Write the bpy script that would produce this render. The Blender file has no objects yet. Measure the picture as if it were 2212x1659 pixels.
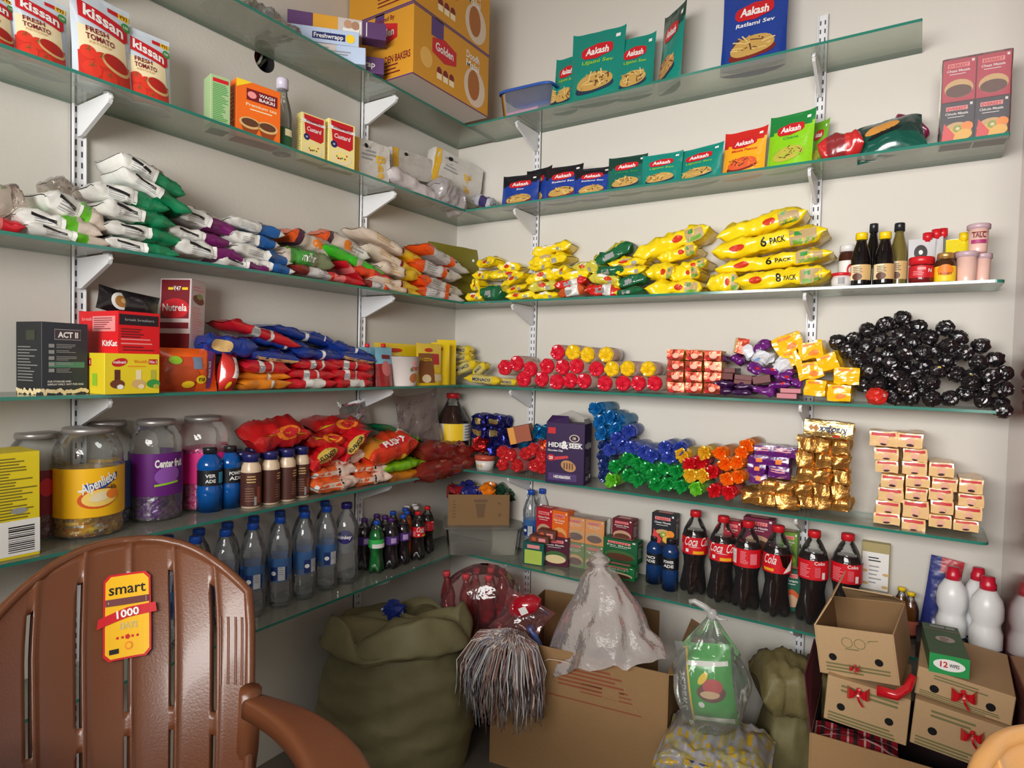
import bpy, bmesh, math, random
from mathutils import Vector, Matrix, noise
from math import sin, cos, pi, radians as RAD
EXPO, WORLD, KEY, FILL = 0.86, 0.6, 84.0, 1.0
WALLC = (213, 208, 199); GLASST = (240, 246, 240); GLASSH = 0.14
HOLE = (-.928, 2.067, .034)

SC = bpy.context.scene
COL = SC.collection
# ---------------------------------------------------------------- camera, light, exposure
cam = bpy.data.cameras.new('camera'); camo = bpy.data.objects.new('camera', cam); COL.objects.link(camo)
camo.location = (1.65045, -2.08844, 1.19172)
camo.rotation_euler = (RAD(88.11573), RAD(-1.33737), RAD(33.06842))
cam.sensor_fit = 'HORIZONTAL'; cam.sensor_width = 36.0
cam.lens = 1350.6036 / 2212 * 36.0; cam.clip_start = 0.02
SC.camera = camo
SC.view_settings.view_transform = 'Standard'
try: SC.view_settings.look = 'None'
except Exception: pass
SC.view_settings.gamma = 1.0; SC.view_settings.use_curve_mapping = False
SC.view_settings.exposure = EXPO
W = bpy.data.worlds.new('sky'); SC.world = W; W.use_nodes = True
W.node_tree.nodes['Background'].inputs[0].default_value = (0.93, 0.96, 1.0, 1)
W.node_tree.nodes['Background'].inputs[1].default_value = WORLD
def area(name, loc, rot, sx, sy, power, col=(1, 1, 1)):
    l = bpy.data.lights.new(name, 'AREA'); l.shape = 'RECTANGLE'; l.size = sx; l.size_y = sy; l.energy = power; l.color = col
    o = bpy.data.objects.new(name, l); o.location = loc; o.rotation_euler = rot; COL.objects.link(o); return o
# daylight through the open shop front behind the viewer
area('shopfront_daylight', (1.15, -3.7, 1.52), (RAD(82), 0, RAD(9)), 2.2, 1.0, KEY, (1.0, 0.985, 0.95))
# weak added fill from overhead; no lamp fitting belongs to it
area('ceiling_tube_light', (1.0, -1.5, 2.82), (0, 0, RAD(20)), 1.1, 0.06, FILL, (1.0, 0.97, 0.93))

# ---------------------------------------------------------------- materials
def lin(c): return tuple((x / 255 / 12.92) if x <= 10 else ((x / 255 + 0.055) / 1.055) ** 2.4 for x in c[:3])
_M = {}
def P(name, c, rough=0.5, metal=0.0, spec=0.5, bump=0.0, scale=60.0, coat=0.0, detail=2.0, sss=0, var=0.0):
    if name in _M: return _M[name]
    m = bpy.data.materials.new(name); m.use_nodes = True; _M[name] = m
    nt = m.node_tree; b = nt.nodes['Principled BSDF']
    b.inputs['Base Color'].default_value = (*lin(c), 1); b.inputs['Roughness'].default_value = rough
    b.inputs['Metallic'].default_value = metal; b.inputs['Specular IOR Level'].default_value = spec
    if coat: b.inputs['Coat Weight'].default_value = coat; b.inputs['Coat Roughness'].default_value = 0.08
    if bump or var:
        tc = nt.nodes.new('ShaderNodeTexCoord'); n = nt.nodes.new('ShaderNodeTexNoise')
        n.inputs['Scale'].default_value = scale; n.inputs['Detail'].default_value = detail
        nt.links.new(tc.outputs['Object'], n.inputs['Vector'])
        if bump:
            bp = nt.nodes.new('ShaderNodeBump'); bp.inputs['Strength'].default_value = bump; bp.inputs['Distance'].default_value = 0.004
            nt.links.new(n.outputs['Fac'], bp.inputs['Height']); nt.links.new(bp.outputs['Normal'], b.inputs['Normal'])
        if var:
            mx = nt.nodes.new('ShaderNodeMixRGB'); k = lin(c)
            mx.inputs[1].default_value = (*[x * (1 - var) for x in k], 1); mx.inputs[2].default_value = (*[min(1, x * (1 + var)) for x in k], 1)
            nt.links.new(n.outputs['Fac'], mx.inputs[0]); nt.links.new(mx.outputs[0], b.inputs['Base Color'])
    return m
def film(name, c, rough=0.22, bump=0.35, scale=55, metal=0.0): return P('film_' + name, c, rough, metal, 0.6, bump, scale, 0.25, 1.0)
def foil(name, c, rough=0.25, bump=0.8, scale=45): return P('foil_' + name, c, rough, 0.85, 0.5, bump, scale, 0.0, 3.0)
def card(name, c): return P('card_' + name, c, 0.5, 0, 0.35)
def ink(name, c): return P('ink_' + name, c, 0.45, 0, 0.4)
def plas(name, c, rough=0.3): return P('plastic_' + name, c, rough, 0, 0.5)
def clear(name, tint, haze=0.0, hazec=(230, 230, 230), rough=0.05, bump=0.0, scale=30, edge=0.5, refl=1.0, rim=.14):
    """thin clear sheet: light passes straight through, tinted, with a clear gloss and a little dust or haze"""
    if name in _M: return _M[name]
    m = bpy.data.materials.new(name); m.use_nodes = True; _M[name] = m
    nt = m.node_tree; nt.nodes.clear(); N = nt.nodes.new; L = nt.links.new
    out = N('ShaderNodeOutputMaterial'); tr = N('ShaderNodeBsdfTransparent'); tr.inputs[0].default_value = (*lin(tint), 1)
    df = N('ShaderNodeBsdfDiffuse'); df.inputs[0].default_value = (*lin(hazec), 1)
    gl = N('ShaderNodeBsdfGlossy'); gl.inputs['Roughness'].default_value = rough; gl.inputs[0].default_value = (1, 1, 1, 1)
    lw = N('ShaderNodeLayerWeight'); lw.inputs['Blend'].default_value = edge
    m1 = N('ShaderNodeMixShader'); L(tr.outputs[0], m1.inputs[1]); L(df.outputs[0], m1.inputs[2])
    if haze:
        mr = N('ShaderNodeMapRange'); mr.inputs[3].default_value = haze; mr.inputs[4].default_value = min(1, haze + rim)
        L(lw.outputs['Facing'], mr.inputs[0]); L(mr.outputs[0], m1.inputs[0])
    else:
        m1.inputs[0].default_value = 0.0
    fr = N('ShaderNodeFresnel'); fr.inputs[0].default_value = 1.45
    mu = N('ShaderNodeMath'); mu.operation = 'MULTIPLY'; mu.inputs[1].default_value = refl; L(fr.outputs[0], mu.inputs[0])
    m2 = N('ShaderNodeMixShader'); L(mu.outputs[0], m2.inputs[0]); L(m1.outputs[0], m2.inputs[1]); L(gl.outputs[0], m2.inputs[2])
    if bump:
        tc = N('ShaderNodeTexCoord'); n = N('ShaderNodeTexNoise'); n.inputs['Scale'].default_value = scale; n.inputs['Detail'].default_value = 3
        b = N('ShaderNodeBump'); b.inputs['Strength'].default_value = bump; b.inputs['Distance'].default_value = 0.01
        L(tc.outputs['Object'], n.inputs['Vector']); L(n.outputs['Fac'], b.inputs['Height'])
        for q in (gl, df, fr, lw): L(b.outputs[0], q.inputs['Normal'])
    L(m2.outputs[0], out.inputs[0]); return m

# ---------------------------------------------------------------- mesh builder
_T = {}
def text_mesh(s, bold=0.0, step=0.0):
    k = (s, bold, step)
    if k in _T: return _T[k]
    cu = bpy.data.curves.new('lettering', 'FONT'); cu.body = s; cu.size = 1.0; cu.resolution_u = 2; cu.offset = bold
    o = bpy.data.objects.new('lettering', cu); me = bpy.data.meshes.new_from_object(o)
    bm = bmesh.new(); bm.from_mesh(me)
    if bm.verts:
        x0 = min(v.co.x for v in bm.verts); x1 = max(v.co.x for v in bm.verts)
        if step:
            bmesh.ops.triangulate(bm, faces=bm.faces[:])
            x = x0 + step
            while x < x1:
                bmesh.ops.bisect_plane(bm, geom=bm.verts[:] + bm.edges[:] + bm.faces[:], plane_co=(x, 0, 0), plane_no=(1, 0, 0)); x += step
    else: x0 = x1 = 0
    bm.verts.index_update()
    r = ([(v.co.x - x0, v.co.y) for v in bm.verts], [[v.index for v in f.verts] for f in bm.faces], x1 - x0)
    bm.free(); bpy.data.meshes.remove(me); bpy.data.objects.remove(o); bpy.data.curves.remove(cu)
    _T[k] = r; return r

class MB:
    def __init__(s): s.v = []; s.f = []; s.m = []; s.sm = []; s.mats = []
    def slot(s, mat):
        if mat not in s.mats: s.mats.append(mat)
        return s.mats.index(mat)
    def add(s, vs, fs, mat, smooth=False):
        b = len(s.v); s.v += [tuple(v) for v in vs]
        ml = not isinstance(mat, bpy.types.Material)
        for i, f in enumerate(fs):
            s.f.append([b + q for q in f]); s.m.append(s.slot(mat[i] if ml else mat)); s.sm.append(smooth)
    def build(s, name, parent=None):
        me = bpy.data.meshes.new(name); me.from_pydata(s.v, [], s.f)
        for m in s.mats: me.materials.append(m)
        me.polygons.foreach_set('material_index', s.m); me.polygons.foreach_set('use_smooth', s.sm)
        me.update(); o = bpy.data.objects.new(name, me); COL.objects.link(o)
        if parent: o.parent = parent
        return o
    def xf(s, M, i0=0):
        for i in range(i0, len(s.v)): s.v[i] = tuple(M @ Vector(s.v[i]))
    # --- solids
    def grid(s, fn, nu, nv, mat, cu=False, cv=False, smooth=True, flip=False):
        """fn(u, v) -> point, u, v in 0..1; mat a material or a function of the face middle (u, v)"""
        mu, mv = (nu if cu else nu + 1), (nv if cv else nv + 1)
        vs = [fn(i / nu, j / nv) for j in range(mv) for i in range(mu)]
        fs, ms = [], []
        for j in range(nv):
            for i in range(nu):
                a, b, c, d = j * mu + i, j * mu + (i + 1) % mu, ((j + 1) % mv) * mu + (i + 1) % mu, ((j + 1) % mv) * mu + i
                fs.append([d, c, b, a] if flip else [a, b, c, d])
                ms.append(mat((i + .5) / nu, (j + .5) / nv) if callable(mat) else mat)
        s.add(vs, fs, ms, smooth)
    def box(s, sx, sy, sz, mat, c=0.0012, org=(0, 0, 0), M=None, **fm):
        """chamfered box standing on org; front is -y"""
        X, Y = sx / 2, sy / 2; vs = []; c = min(c, sx / 3, sy / 3, sz / 3)
        for dx in (-1, 1):
            for dy in (-1, 1):
                for dz in (-1, 1):
                    zc = sz / 2 + dz * sz / 2
                    for ax in range(3):
                        q = [dx * X, dy * Y, zc]
                        for t, d in ((0, dx), (1, dy), (2, dz)):
                            if t != ax: q[t] -= d * c
                        vs.append(Vector(q) + Vector(org))
        I = lambda dx, dy, dz, ax: ((dx * 2 + dy) * 2 + dz) * 3 + ax
        fs = [[I(0, 0, 0, 0), I(0, 0, 1, 0), I(0, 1, 1, 0), I(0, 1, 0, 0)], [I(1, 0, 0, 0), I(1, 1, 0, 0), I(1, 1, 1, 0), I(1, 0, 1, 0)],
              [I(0, 0, 0, 1), I(1, 0, 0, 1), I(1, 0, 1, 1), I(0, 0, 1, 1)], [I(0, 1, 0, 1), I(0, 1, 1, 1), I(1, 1, 1, 1), I(1, 1, 0, 1)],
              [I(0, 0, 0, 2), I(0, 1, 0, 2), I(1, 1, 0, 2), I(1, 0, 0, 2)], [I(0, 0, 1, 2), I(1, 0, 1, 2), I(1, 1, 1, 2), I(0, 1, 1, 2)]]
        ms = [fm.get(k, mat) for k in ('left', 'right', 'front', 'back', 'bottom', 'top')]
        for a in (0, 1):
            for b in (0, 1):
                fs += [[I(a, b, 0, 0), I(a, b, 0, 1), I(a, b, 1, 1), I(a, b, 1, 0)], [I(a, 0, b, 0), I(a, 0, b, 2), I(a, 1, b, 2), I(a, 1, b, 0)], [I(0, a, b, 1), I(0, a, b, 2), I(1, a, b, 2), I(1, a, b, 1)]]
                ms += [mat] * 3
        for a in (0, 1):
            for b in (0, 1):
                for d in (0, 1): fs.append([I(a, b, d, 0), I(a, b, d, 1), I(a, b, d, 2)]); ms.append(mat)
        if M: vs = [M @ v for v in vs]
        s.add(vs, fs, ms)
    def lathe(s, prof, n, mat, rmod=None, smooth=True, org=(0, 0, 0), caps=True, M=None):
        """prof: [(radius, z)] from the bottom up; mat a material or a function of (row, angle)"""
        vs = []
        for k, (r, z) in enumerate(prof):
            for i in range(n):
                a = 2 * pi * i / n; rr, zz = (rmod(r, z, a) if rmod else (r, z)); q = Vector((rr * sin(a), -rr * cos(a), zz)) + Vector(org)
                vs.append(M @ q if M else q)
        fs, ms = [], []
        for k in range(len(prof) - 1):
            for i in range(n):
                j = (i + 1) % n; fs.append([k * n + i, k * n + j, (k + 1) * n + j, (k + 1) * n + i]); ms.append(mat(k, 2 * pi * (i + .5) / n) if callable(mat) else mat)
        if caps:
            g = (lambda k: mat(k, 0)) if callable(mat) else (lambda k: mat)
            if prof[0][0] > 1e-4: fs.append(list(range(n))[::-1]); ms.append(g(0))
            if prof[-1][0] > 1e-4: e = (len(prof) - 1) * n; fs.append([e + i for i in range(n)]); ms.append(g(len(prof) - 2))
        s.add(vs, fs, ms, smooth)
    def tubepath(s, pts, r, mat, n=8, closed=False):
        vs, fs = [], []; pts = [Vector(p) for p in pts]; up = Vector((0, 0, 1)); L = len(pts)
        for i, p in enumerate(pts):
            t = (pts[min(i + 1, L - 1)] - pts[max(i - 1, 0)]).normalized(); a = t.cross(up)
            if a.length < 1e-3: a = t.cross(Vector((0, 1, 0)))
            a.normalize(); b = t.cross(a); rr = r(i / (L - 1)) if callable(r) else r
            vs += [p + a * rr * cos(2 * pi * k / n) + b * rr * sin(2 * pi * k / n) for k in range(n)]
        for i in range(L - 1):
            for k in range(n): fs.append([i * n + k, i * n + (k + 1) % n, (i + 1) * n + (k + 1) % n, (i + 1) * n + k])
        fs += [list(range(n))[::-1], [(L - 1) * n + k for k in range(n)]]
        s.add(vs, fs, mat, True)
    # --- printing on a surface S(a, b, off) -> point
    def quad(s, S, a0, b0, a1, b1, mat, o=.0004, n=1, nb=1):
        s.grid(lambda u, v: S(a0 + (a1 - a0) * u, b0 + (b1 - b0) * v, o), n, nb, mat)
    def ell(s, S, ca, cb, ra, rb, mat, o=.0005, n=20, rot=0.0, rings=1):
        vs = [S(ca, cb, o)]; fs = []
        for k in range(1, rings + 1):
            for i in range(n):
                t = 2 * pi * i / n; x, y = ra * cos(t) * k / rings, rb * sin(t) * k / rings
                vs.append(S(ca + x * cos(rot) - y * sin(rot), cb + x * sin(rot) + y * cos(rot), o))
        for i in range(n):
            j = (i + 1) % n; fs.append([0, 1 + i, 1 + j])
            for k in range(1, rings): fs.append([1 + (k - 1) * n + i, 1 + k * n + i, 1 + k * n + j, 1 + (k - 1) * n + j])
        s.add(vs, fs, mat, True)
    def pol(s, S, pts, mat, o=.0005):
        bm = bmesh.new(); bm.faces.new([bm.verts.new((a, b, 0)) for a, b in pts])
        for ax in (0, 1):
            lo, hi = min(p[ax] for p in pts), max(p[ax] for p in pts)
            for k in range(1, 8):
                c = [0, 0, 0]; n = [0, 0, 0]; c[ax] = lo + (hi - lo) * k / 8; n[ax] = 1
                bmesh.ops.bisect_plane(bm, geom=bm.verts[:] + bm.edges[:] + bm.faces[:], plane_co=c, plane_no=n)
        bm.verts.index_update(); s.add([S(v.co.x, v.co.y, o) for v in bm.verts], [[v.index for v in f.verts] for f in bm.faces], mat); bm.free()
    def text(s, S, t, a, b, h, mat, o=.0008, al='C', bold=0.02, shear=0.0, rot=0.0, wid=None, curved=False, step=0.25, sx=1.0):
        vs, fs, w = text_mesh(t, bold, step if curved else 0.0)
        if not vs: return
        k = h / 0.7; kx = k * sx if wid is None else wid / max(w, 1e-6)
        off = {'C': -w * kx / 2, 'L': 0, 'R': -w * kx}[al]; ca, sa = cos(rot), sin(rot); q = []
        for x, y in vs:
            X, Y = x * kx + off + shear * y * k, y * k
            q.append(S(a + X * ca - Y * sa, b + X * sa + Y * ca, o))
        s.add(q, fs, mat)
    def lines(s, S, a0, a1, b, n, dh, mat, o=.0006, th=.45, seed=1, al='L', nseg=1):
        r = random.Random(seed)
        for i in range(n):
            w = (a1 - a0) * r.uniform(.55, 1); x0 = a0 if al == 'L' else (a0 + a1 - w) / 2
            s.quad(S, x0, b - i * dh - dh * th, x0 + w, b - i * dh, mat, o, nseg)
    def bars(s, S, a0, a1, b0, b1, mat, o=.0009, n=16, seed=3, horiz=False):
        r = random.Random(seed); x = a0 if not horiz else b0; e = a1 if not horiz else b1; st = (e - x) / n
        while x < e - st:
            w = st * r.uniform(.25, .75)
            if horiz: s.quad(S, a0, x, a1, x + w, mat, o)
            else: s.quad(S, x, b0, x + w, b1, mat, o)
            x += st
def fS(sy): return lambda a, b, o: Vector((a, -sy / 2 - o, b))
def rS(sx): return lambda a, b, o: Vector((sx / 2 + o, a, b))
def lS(sx): return lambda a, b, o: Vector((-sx / 2 - o, -a, b))
def tS(sz): return lambda a, b, o: Vector((a, b, sz + o))
def cS(r, M=None):
    """surface of an upright cylinder, r a radius or a function of the height"""
    def f(a, b, o):
        R = r(b) if callable(r) else r; t = a / R; return Vector(((R + o) * sin(t), -(R + o) * cos(t), b))
    return f

# ---------------------------------------------------------------- things
def tag(o, label, cat, group=None, kind=None):
    if label: o['label'] = label
    if cat: o['category'] = cat
    if group: o['group'] = group
    if kind: o['kind'] = kind
    return o
def root(name): o = bpy.data.objects.new(name, None); o.empty_display_size = .02; COL.objects.link(o); return o
def put(o, wall, T, D=0.0, rz=0.0, rx=0.0, ry=0.0):
    """stand a thing on its spot: T = (x, y, z, ...) of the middle of its front foot, D its depth; wall L turns it to face +x"""
    b = pi / 2 if wall == 'L' else 0.0
    x, y = T[0], T[1]
    if wall == 'L': x -= D / 2
    else: y += D / 2
    o.location = (x, y, T[2]); o.rotation_euler = (RAD(rx), RAD(ry), b + RAD(rz)); return o
def dup(o, label=None, cat=None, group=None):
    c = o.copy(); COL.objects.link(c)
    for ch in list(o.children):
        d = ch.copy(); COL.objects.link(d); d.parent = c; d.matrix_parent_inverse = ch.matrix_parent_inverse.copy()
        for g in list(ch.children):
            e = g.copy(); COL.objects.link(e); e.parent = d; e.matrix_parent_inverse = g.matrix_parent_inverse.copy()
    for k, v in (('label', label), ('category', cat), ('group', group)):
        if v: c[k] = v
    return c
def nz(p, s=1.0): return noise.noise(Vector(p) * s)
def sp(x, e): return math.copysign(abs(x) ** e, x)
def clamp(x, a=0.0, b=1.0): return max(a, min(b, x))

def pouch(m, w, h, t, mat, nu=14, nv=16, seal=.04, wr=.12, seed=0, stand=False, pinch=.05, back=None, corner=0.0):
    """a filled film pouch standing upright, front -y; mat: material or function of (u, v). Returns its front surface."""
    def prof(u, v):
        e = clamp((u - .02) / .96); g = sin(pi * clamp(e)) ** .55
        if stand: q = clamp((1 - v - seal) / (1 - seal)) ** .75 * (1 if v > .001 else 1)
        else: q = sin(pi * clamp((v - seal) / (1 - 2 * seal))) ** .55
        return t / 2 * g * q
    def pt(u, v, o, sgn):
        a = (u - .5) * w; b = v * h; k = prof(u, v)
        a *= 1 - pinch * sin(pi * clamp(v)) * (1 if not stand else .6)
        n = nz((a * 30 + seed * 7.3, b * 22, seed * 3.1)) * wr * t * (k / (t / 2) * .8 + .12)
        dz = corner * (abs(2 * u - 1) ** 6) * h * v + nz((a * 18, seed, v * 3)) * .012 * h * v
        return Vector((a, sgn * (k + o + n * .5) , b + dz))
    m.grid(lambda u, v: pt(u, v, 0, -1), nu, nv, mat)
    m.grid(lambda u, v: pt(u, v, 0, 1), nu, nv, (back or mat), flip=True)
    if stand:
        mm = mat(.5, 0) if callable(mat) else mat
        vs = [pt(i / nu, 0, 0, -1) for i in range(nu + 1)] + [pt(i / nu, 0, 0, 1) for i in range(nu, -1, -1)]
        m.add(vs, [list(range(len(vs)))], mm)
    return bil(lambda u, v: pt(u, v, 0, -1), nu, nv, lambda a, b: (a / w + .5, b / h), lambda u, v: Vector((0, -1, 0)))
def bil(fn, nu, nv, uv, nrm, wrap=False):
    """the faceted surface itself, so that print lies on it"""
    C = {}
    def g(i, j):
        k = (i, j % nv if wrap else j)
        if k not in C: C[k] = fn(k[0] / nu, k[1] / nv)
        return C[k]
    def S(a, b, o):
        u, v = uv(a, b); x = clamp(u) * nu; y = (v if wrap else clamp(v)) * nv; i = min(int(math.floor(x)), nu - 1); j = math.floor(y) if wrap else min(int(math.floor(y)), nv - 1)
        p, q = x - i, y - j
        return g(i, j) * (1 - p) * (1 - q) + g(i + 1, j) * p * (1 - q) + g(i, j + 1) * (1 - p) * q + g(i + 1, j + 1) * p * q + nrm(u, v) * o
    return S

def pack(m, w, D, t, mat, nu=20, nt=20, e=.6, seal=.06, wr=.1, seed=0, sag=0.0, endh=.25, tape=.5):
    """a filled film pack lying on its back, long side to the front; mat: material or function of (u, phi), phi 0 = front, 90 = top.
    Returns its surface S(a, phi, off) with phi in degrees."""
    def pt(u, ph, o):
        x = (u - .5) * w; s = abs(2 * u - 1)
        k = sin(pi / 2 * clamp((1 - s - seal * .55) / .34)) ** tape; fq = min(1, .14 / max(w, .1)); wf = 1 - .07 * sin(pi * clamp(s * 1.1)) * clamp(s)
        c, q = cos(ph), sin(ph)
        T = t * (endh + (1 - endh) * 1) if False else t
        th = T / 2 * (k if s < 1 else 0.0) + .0012
        dx = Vector((x, -D / 2 * wf * sp(c, e), t / 2 + th * sp(q, e)))
        n = nz((x * 26 + seed * 5.7, c * D * 22, q * 1.3 + seed)) * wr * min(t, .045) * k + nz((x * 70 + seed, c * 3, q * 2 + seed * 2)) * wr * .4 * min(t, .045) * k + (abs(nz((x * 48 * fq + seed, c * D * 44 * fq, q * 2.6 + seed))) - .22) * wr * 1.15 * min(t, .04) * k
        dx += Vector((0, -c, q)) * n; dx.z += (1 - k) * .25 * t * nz((x * 9 + seed, c * 2, seed * 1.7)) + sag; dx.z = max(dx.z, .0003)
        return dx
    m.grid(lambda u, v: pt(u, 2 * pi * v, 0), nu, nt, (lambda u, v: mat(u, v * 360)) if (callable(mat)) else mat, cv=True)
    return bil(lambda u, v: pt(u, 2 * pi * v, 0), nu, nt, lambda a, ph: (a / w + .5, ph / 360), lambda u, v: Vector((0, -cos(2 * pi * v), sin(2 * pi * v))), True)
def packS(S, t, base=0.0):
    """turn a pack's front (phi) surface into a flat-ish one: b in metres above the pack's middle height"""
    return lambda a, b, o: S(a, base + b / (t / 2) * 52, o)

def brick(m, sx, sy, sz, mat, amp=.08, n=5, seed=0, endm=None, rnd=.25):
    """a crumpled wrapped block standing on z=0"""
    def face(fn, mt): m.grid(fn, n, n, mt, smooth=False)
    def d(p):
        q = Vector((p[0] / (sx / 2), p[1] / (sy / 2), (p[2] - sz / 2) / (sz / 2)))
        l = max(abs(q.x), abs(q.y), abs(q.z)); rr = q.normalized() * l * 1.18
        q = q.lerp(rr, rnd)
        k = amp * min(sx, sy, sz)
        nn = Vector((nz((p[0] * 40 + seed * 9, p[1] * 40, p[2] * 40)), nz((p[0] * 40, p[1] * 40 + seed * 5, p[2] * 40 + 9)), nz((p[0] * 40 + 5, p[1] * 40, p[2] * 40 + seed * 7))))
        return Vector((q.x * sx / 2, q.y * sy / 2, q.z * sz / 2 + sz / 2)) + nn * k * 1.6
    X, Y, Z = sx / 2, sy / 2, sz
    face(lambda u, v: d((-X + sx * u, -Y, Z * v)), endm or mat); face(lambda u, v: d((X - sx * u, Y, Z * v)), endm or mat)
    face(lambda u, v: d((X, -Y + sy * u, Z * v)), mat); face(lambda u, v: d((-X, Y - sy * u, Z * v)), mat)
    face(lambda u, v: d((-X + sx * u, -Y + sy * v, Z)), mat); face(lambda u, v: d((-X + sx * u, Y - sy * v, 0)), mat)
    return lambda a, b, o: d((a, -Y, b)) + Vector((0, -o, 0))

def roll(m, r, L, body, end, style='fold', seed=0, n=20):
    """a wrapped roll lying with its axis along y, its front end (-y) closed by folded or twisted film"""
    R = random.Random(seed)
    M = Matrix.Translation((0, 0, r)) @ Matrix.Rotation(pi / 2, 4, 'X')   # lathe z -> -y
    bs = lambda k, a: body
    m.lathe([(r * .9, -L / 2), (r, -L / 2 + .004), (r, L / 2 - .012)], n, body, M=M, caps=True)
    ph = R.uniform(0, 6.28); pl = R.choice((5, 6, 7))
    if style == 'fold':
        def rm(q, z, a):
            k = clamp((z - L / 2 + .012) / .016)
            return (q * (1 + .05 * sin(pl * a + ph) * k), z + .005 * sin(pl * a + ph + q * 40) * k * (q / r) + nz((q * 90, a * 2, seed)) * .003 * k)
        m.lathe([(r, L / 2 - .012), (r * 1.01, L / 2 - .004), (r * .86, L / 2 + .003), (r * .5, L / 2 + .001), (r * .16, L / 2 + .006), (0.0002, L / 2 + .004)], n, end, rmod=rm, M=M, caps=False, smooth=False)
    else:
        def rm(q, z, a):
            k = clamp((z - L / 2) / .02)
            return (q * (1 + .09 * sin(pl * a + ph) * k + .22 * nz((cos(a) * 2, sin(a) * 2, z * 60 + seed)) * k), z + .006 * sin(3 * a + ph) * k + .003 * sin(11 * a) * k)
        m.lathe([(r, L / 2 - .012), (r * .92, L / 2 - .002), (r * .5, L / 2 + .006), (r * .3, L / 2 + .010), (r * .55, L / 2 + .018), (r * 1.05, L / 2 + .027), (r * .8, L / 2 + .0275), (r * .25, L / 2 + .016), (0.0002, L / 2 + .012)], n + 8, end, rmod=rm, M=M, caps=False, smooth=False)

def cap_parts(m, r, h, z, mat, ribs=24):
    m.lathe([(r, z), (r, z + h * .85), (r * .93, z + h), (0.0002, z + h)], ribs * 2, mat, rmod=lambda q, zz, a: (q * (1 + (.02 if q > r * .9 else 0) * cos(ribs * a)), zz), caps=True)
# ---------------------------------------------------------------- the room
def wallmat(name, c):
    m = P(name, c, 0.6, 0, 0.25, 0.12, 90, 0, 4); nt = m.node_tree; b = nt.nodes['Principled BSDF']
    tc = nt.nodes.new('ShaderNodeTexCoord'); n = nt.nodes.new('ShaderNodeTexNoise'); n.inputs['Scale'].default_value = 1.1; n.inputs['Detail'].default_value = 5
    mx = nt.nodes.new('ShaderNodeMixRGB'); k = lin(c); mx.inputs[1].default_value = (*[x * .95 for x in k], 1); mx.inputs[2].default_value = (*k, 1)
    nt.links.new(tc.outputs['Object'], n.inputs['Vector']); nt.links.new(n.outputs['Fac'], mx.inputs[0]); nt.links.new(mx.outputs[0], b.inputs['Base Color']); return m
PAINT = wallmat('wall_paint', WALLC)
XE, ZC, FLZ = 1.8534, 2.9, -.06
def struct(m, name): o = m.build(name); o['kind'] = 'structure'; return o
def slab(name, x0, x1, y0, y1, z0, z1, mat):
    m = MB(); m.box(x1 - x0, y1 - y0, z1 - z0, mat, 0.0005, ((x0 + x1) / 2, (y0 + y1) / 2, z0)); return struct(m, name)
m = MB()                                   # left wall with a round pipe hole above the second shelf
hy, hz, hr = HOLE; n = 32
rim = [(0, hy + hr * cos(2 * pi * i / n), hz + hr * sin(2 * pi * i / n)) for i in range(n)]
def onframe(a, q=.25):
    c, s = cos(a), sin(a); k = q / max(abs(c), abs(s)); return (0, hy + c * k, hz + s * k)
fr = [onframe(2 * pi * i / n) for i in range(n)]
m.add(rim + fr, [[i, (i + 1) % n, n + (i + 1) % n, n + i] for i in range(n)], PAINT)
q = .25
for y0, y1, z0, z1 in ((-3.7, 0, FLZ, hz - q), (-3.7, 0, hz + q, ZC), (-3.7, hy - q, hz - q, hz + q), (hy + q, 0, hz - q, hz + q)):
    m.add([(0, y0, z0), (0, y1, z0), (0, y1, z1), (0, y0, z1)], [[0, 1, 2, 3]], PAINT)
DARK = P('dark_hollow', (28, 22, 22), .9)
m.add(rim + [(-.06, y, z) for _, y, z in rim] , [[i, n + i, n + (i + 1) % n, (i + 1) % n] for i in range(n)] + [[n + i for i in range(n)]], DARK)
m.add([(-.12, -3.7, 0), (-.12, 0, 0), (-.12, 0, ZC), (-.12, -3.7, ZC)], [[0, 1, 2, 3]], PAINT)
struct(m, 'wall_left')
slab('wall_right', -.12, XE + .1, 0, .12, FLZ, ZC, PAINT)
TILE = P('floor_tile', (104, 96, 86), .35, 0, .5, .05, 20, 0, 2, 0, .12)
slab('floor', -.12, 4.2, -3.9, .12, FLZ - .1, FLZ, TILE)
slab('ceiling', -.12, 4.2, -3.9, .12, ZC, ZC + .1, P('ceiling_paint', (215, 208, 200), .8))
PINK = P('pink_laminate', (150, 92, 90), .12, 0, .7, .03, 8, .6)
slab('trim_1', XE, XE + .05, -.62, 0, FLZ, ZC, PINK)
slab('wall_far', 4.1, 4.2, -3.9, .12, FLZ, ZC, PAINT)
slab('wall_front', -.12, 4.2, -3.9, -3.8, FLZ, .92, PAINT); slab('wall_front', -.12, 4.2, -3.9, -3.8, 2.05, ZC, PAINT)  # unseen front wall; sill and lintel added to limit the incoming light

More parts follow.
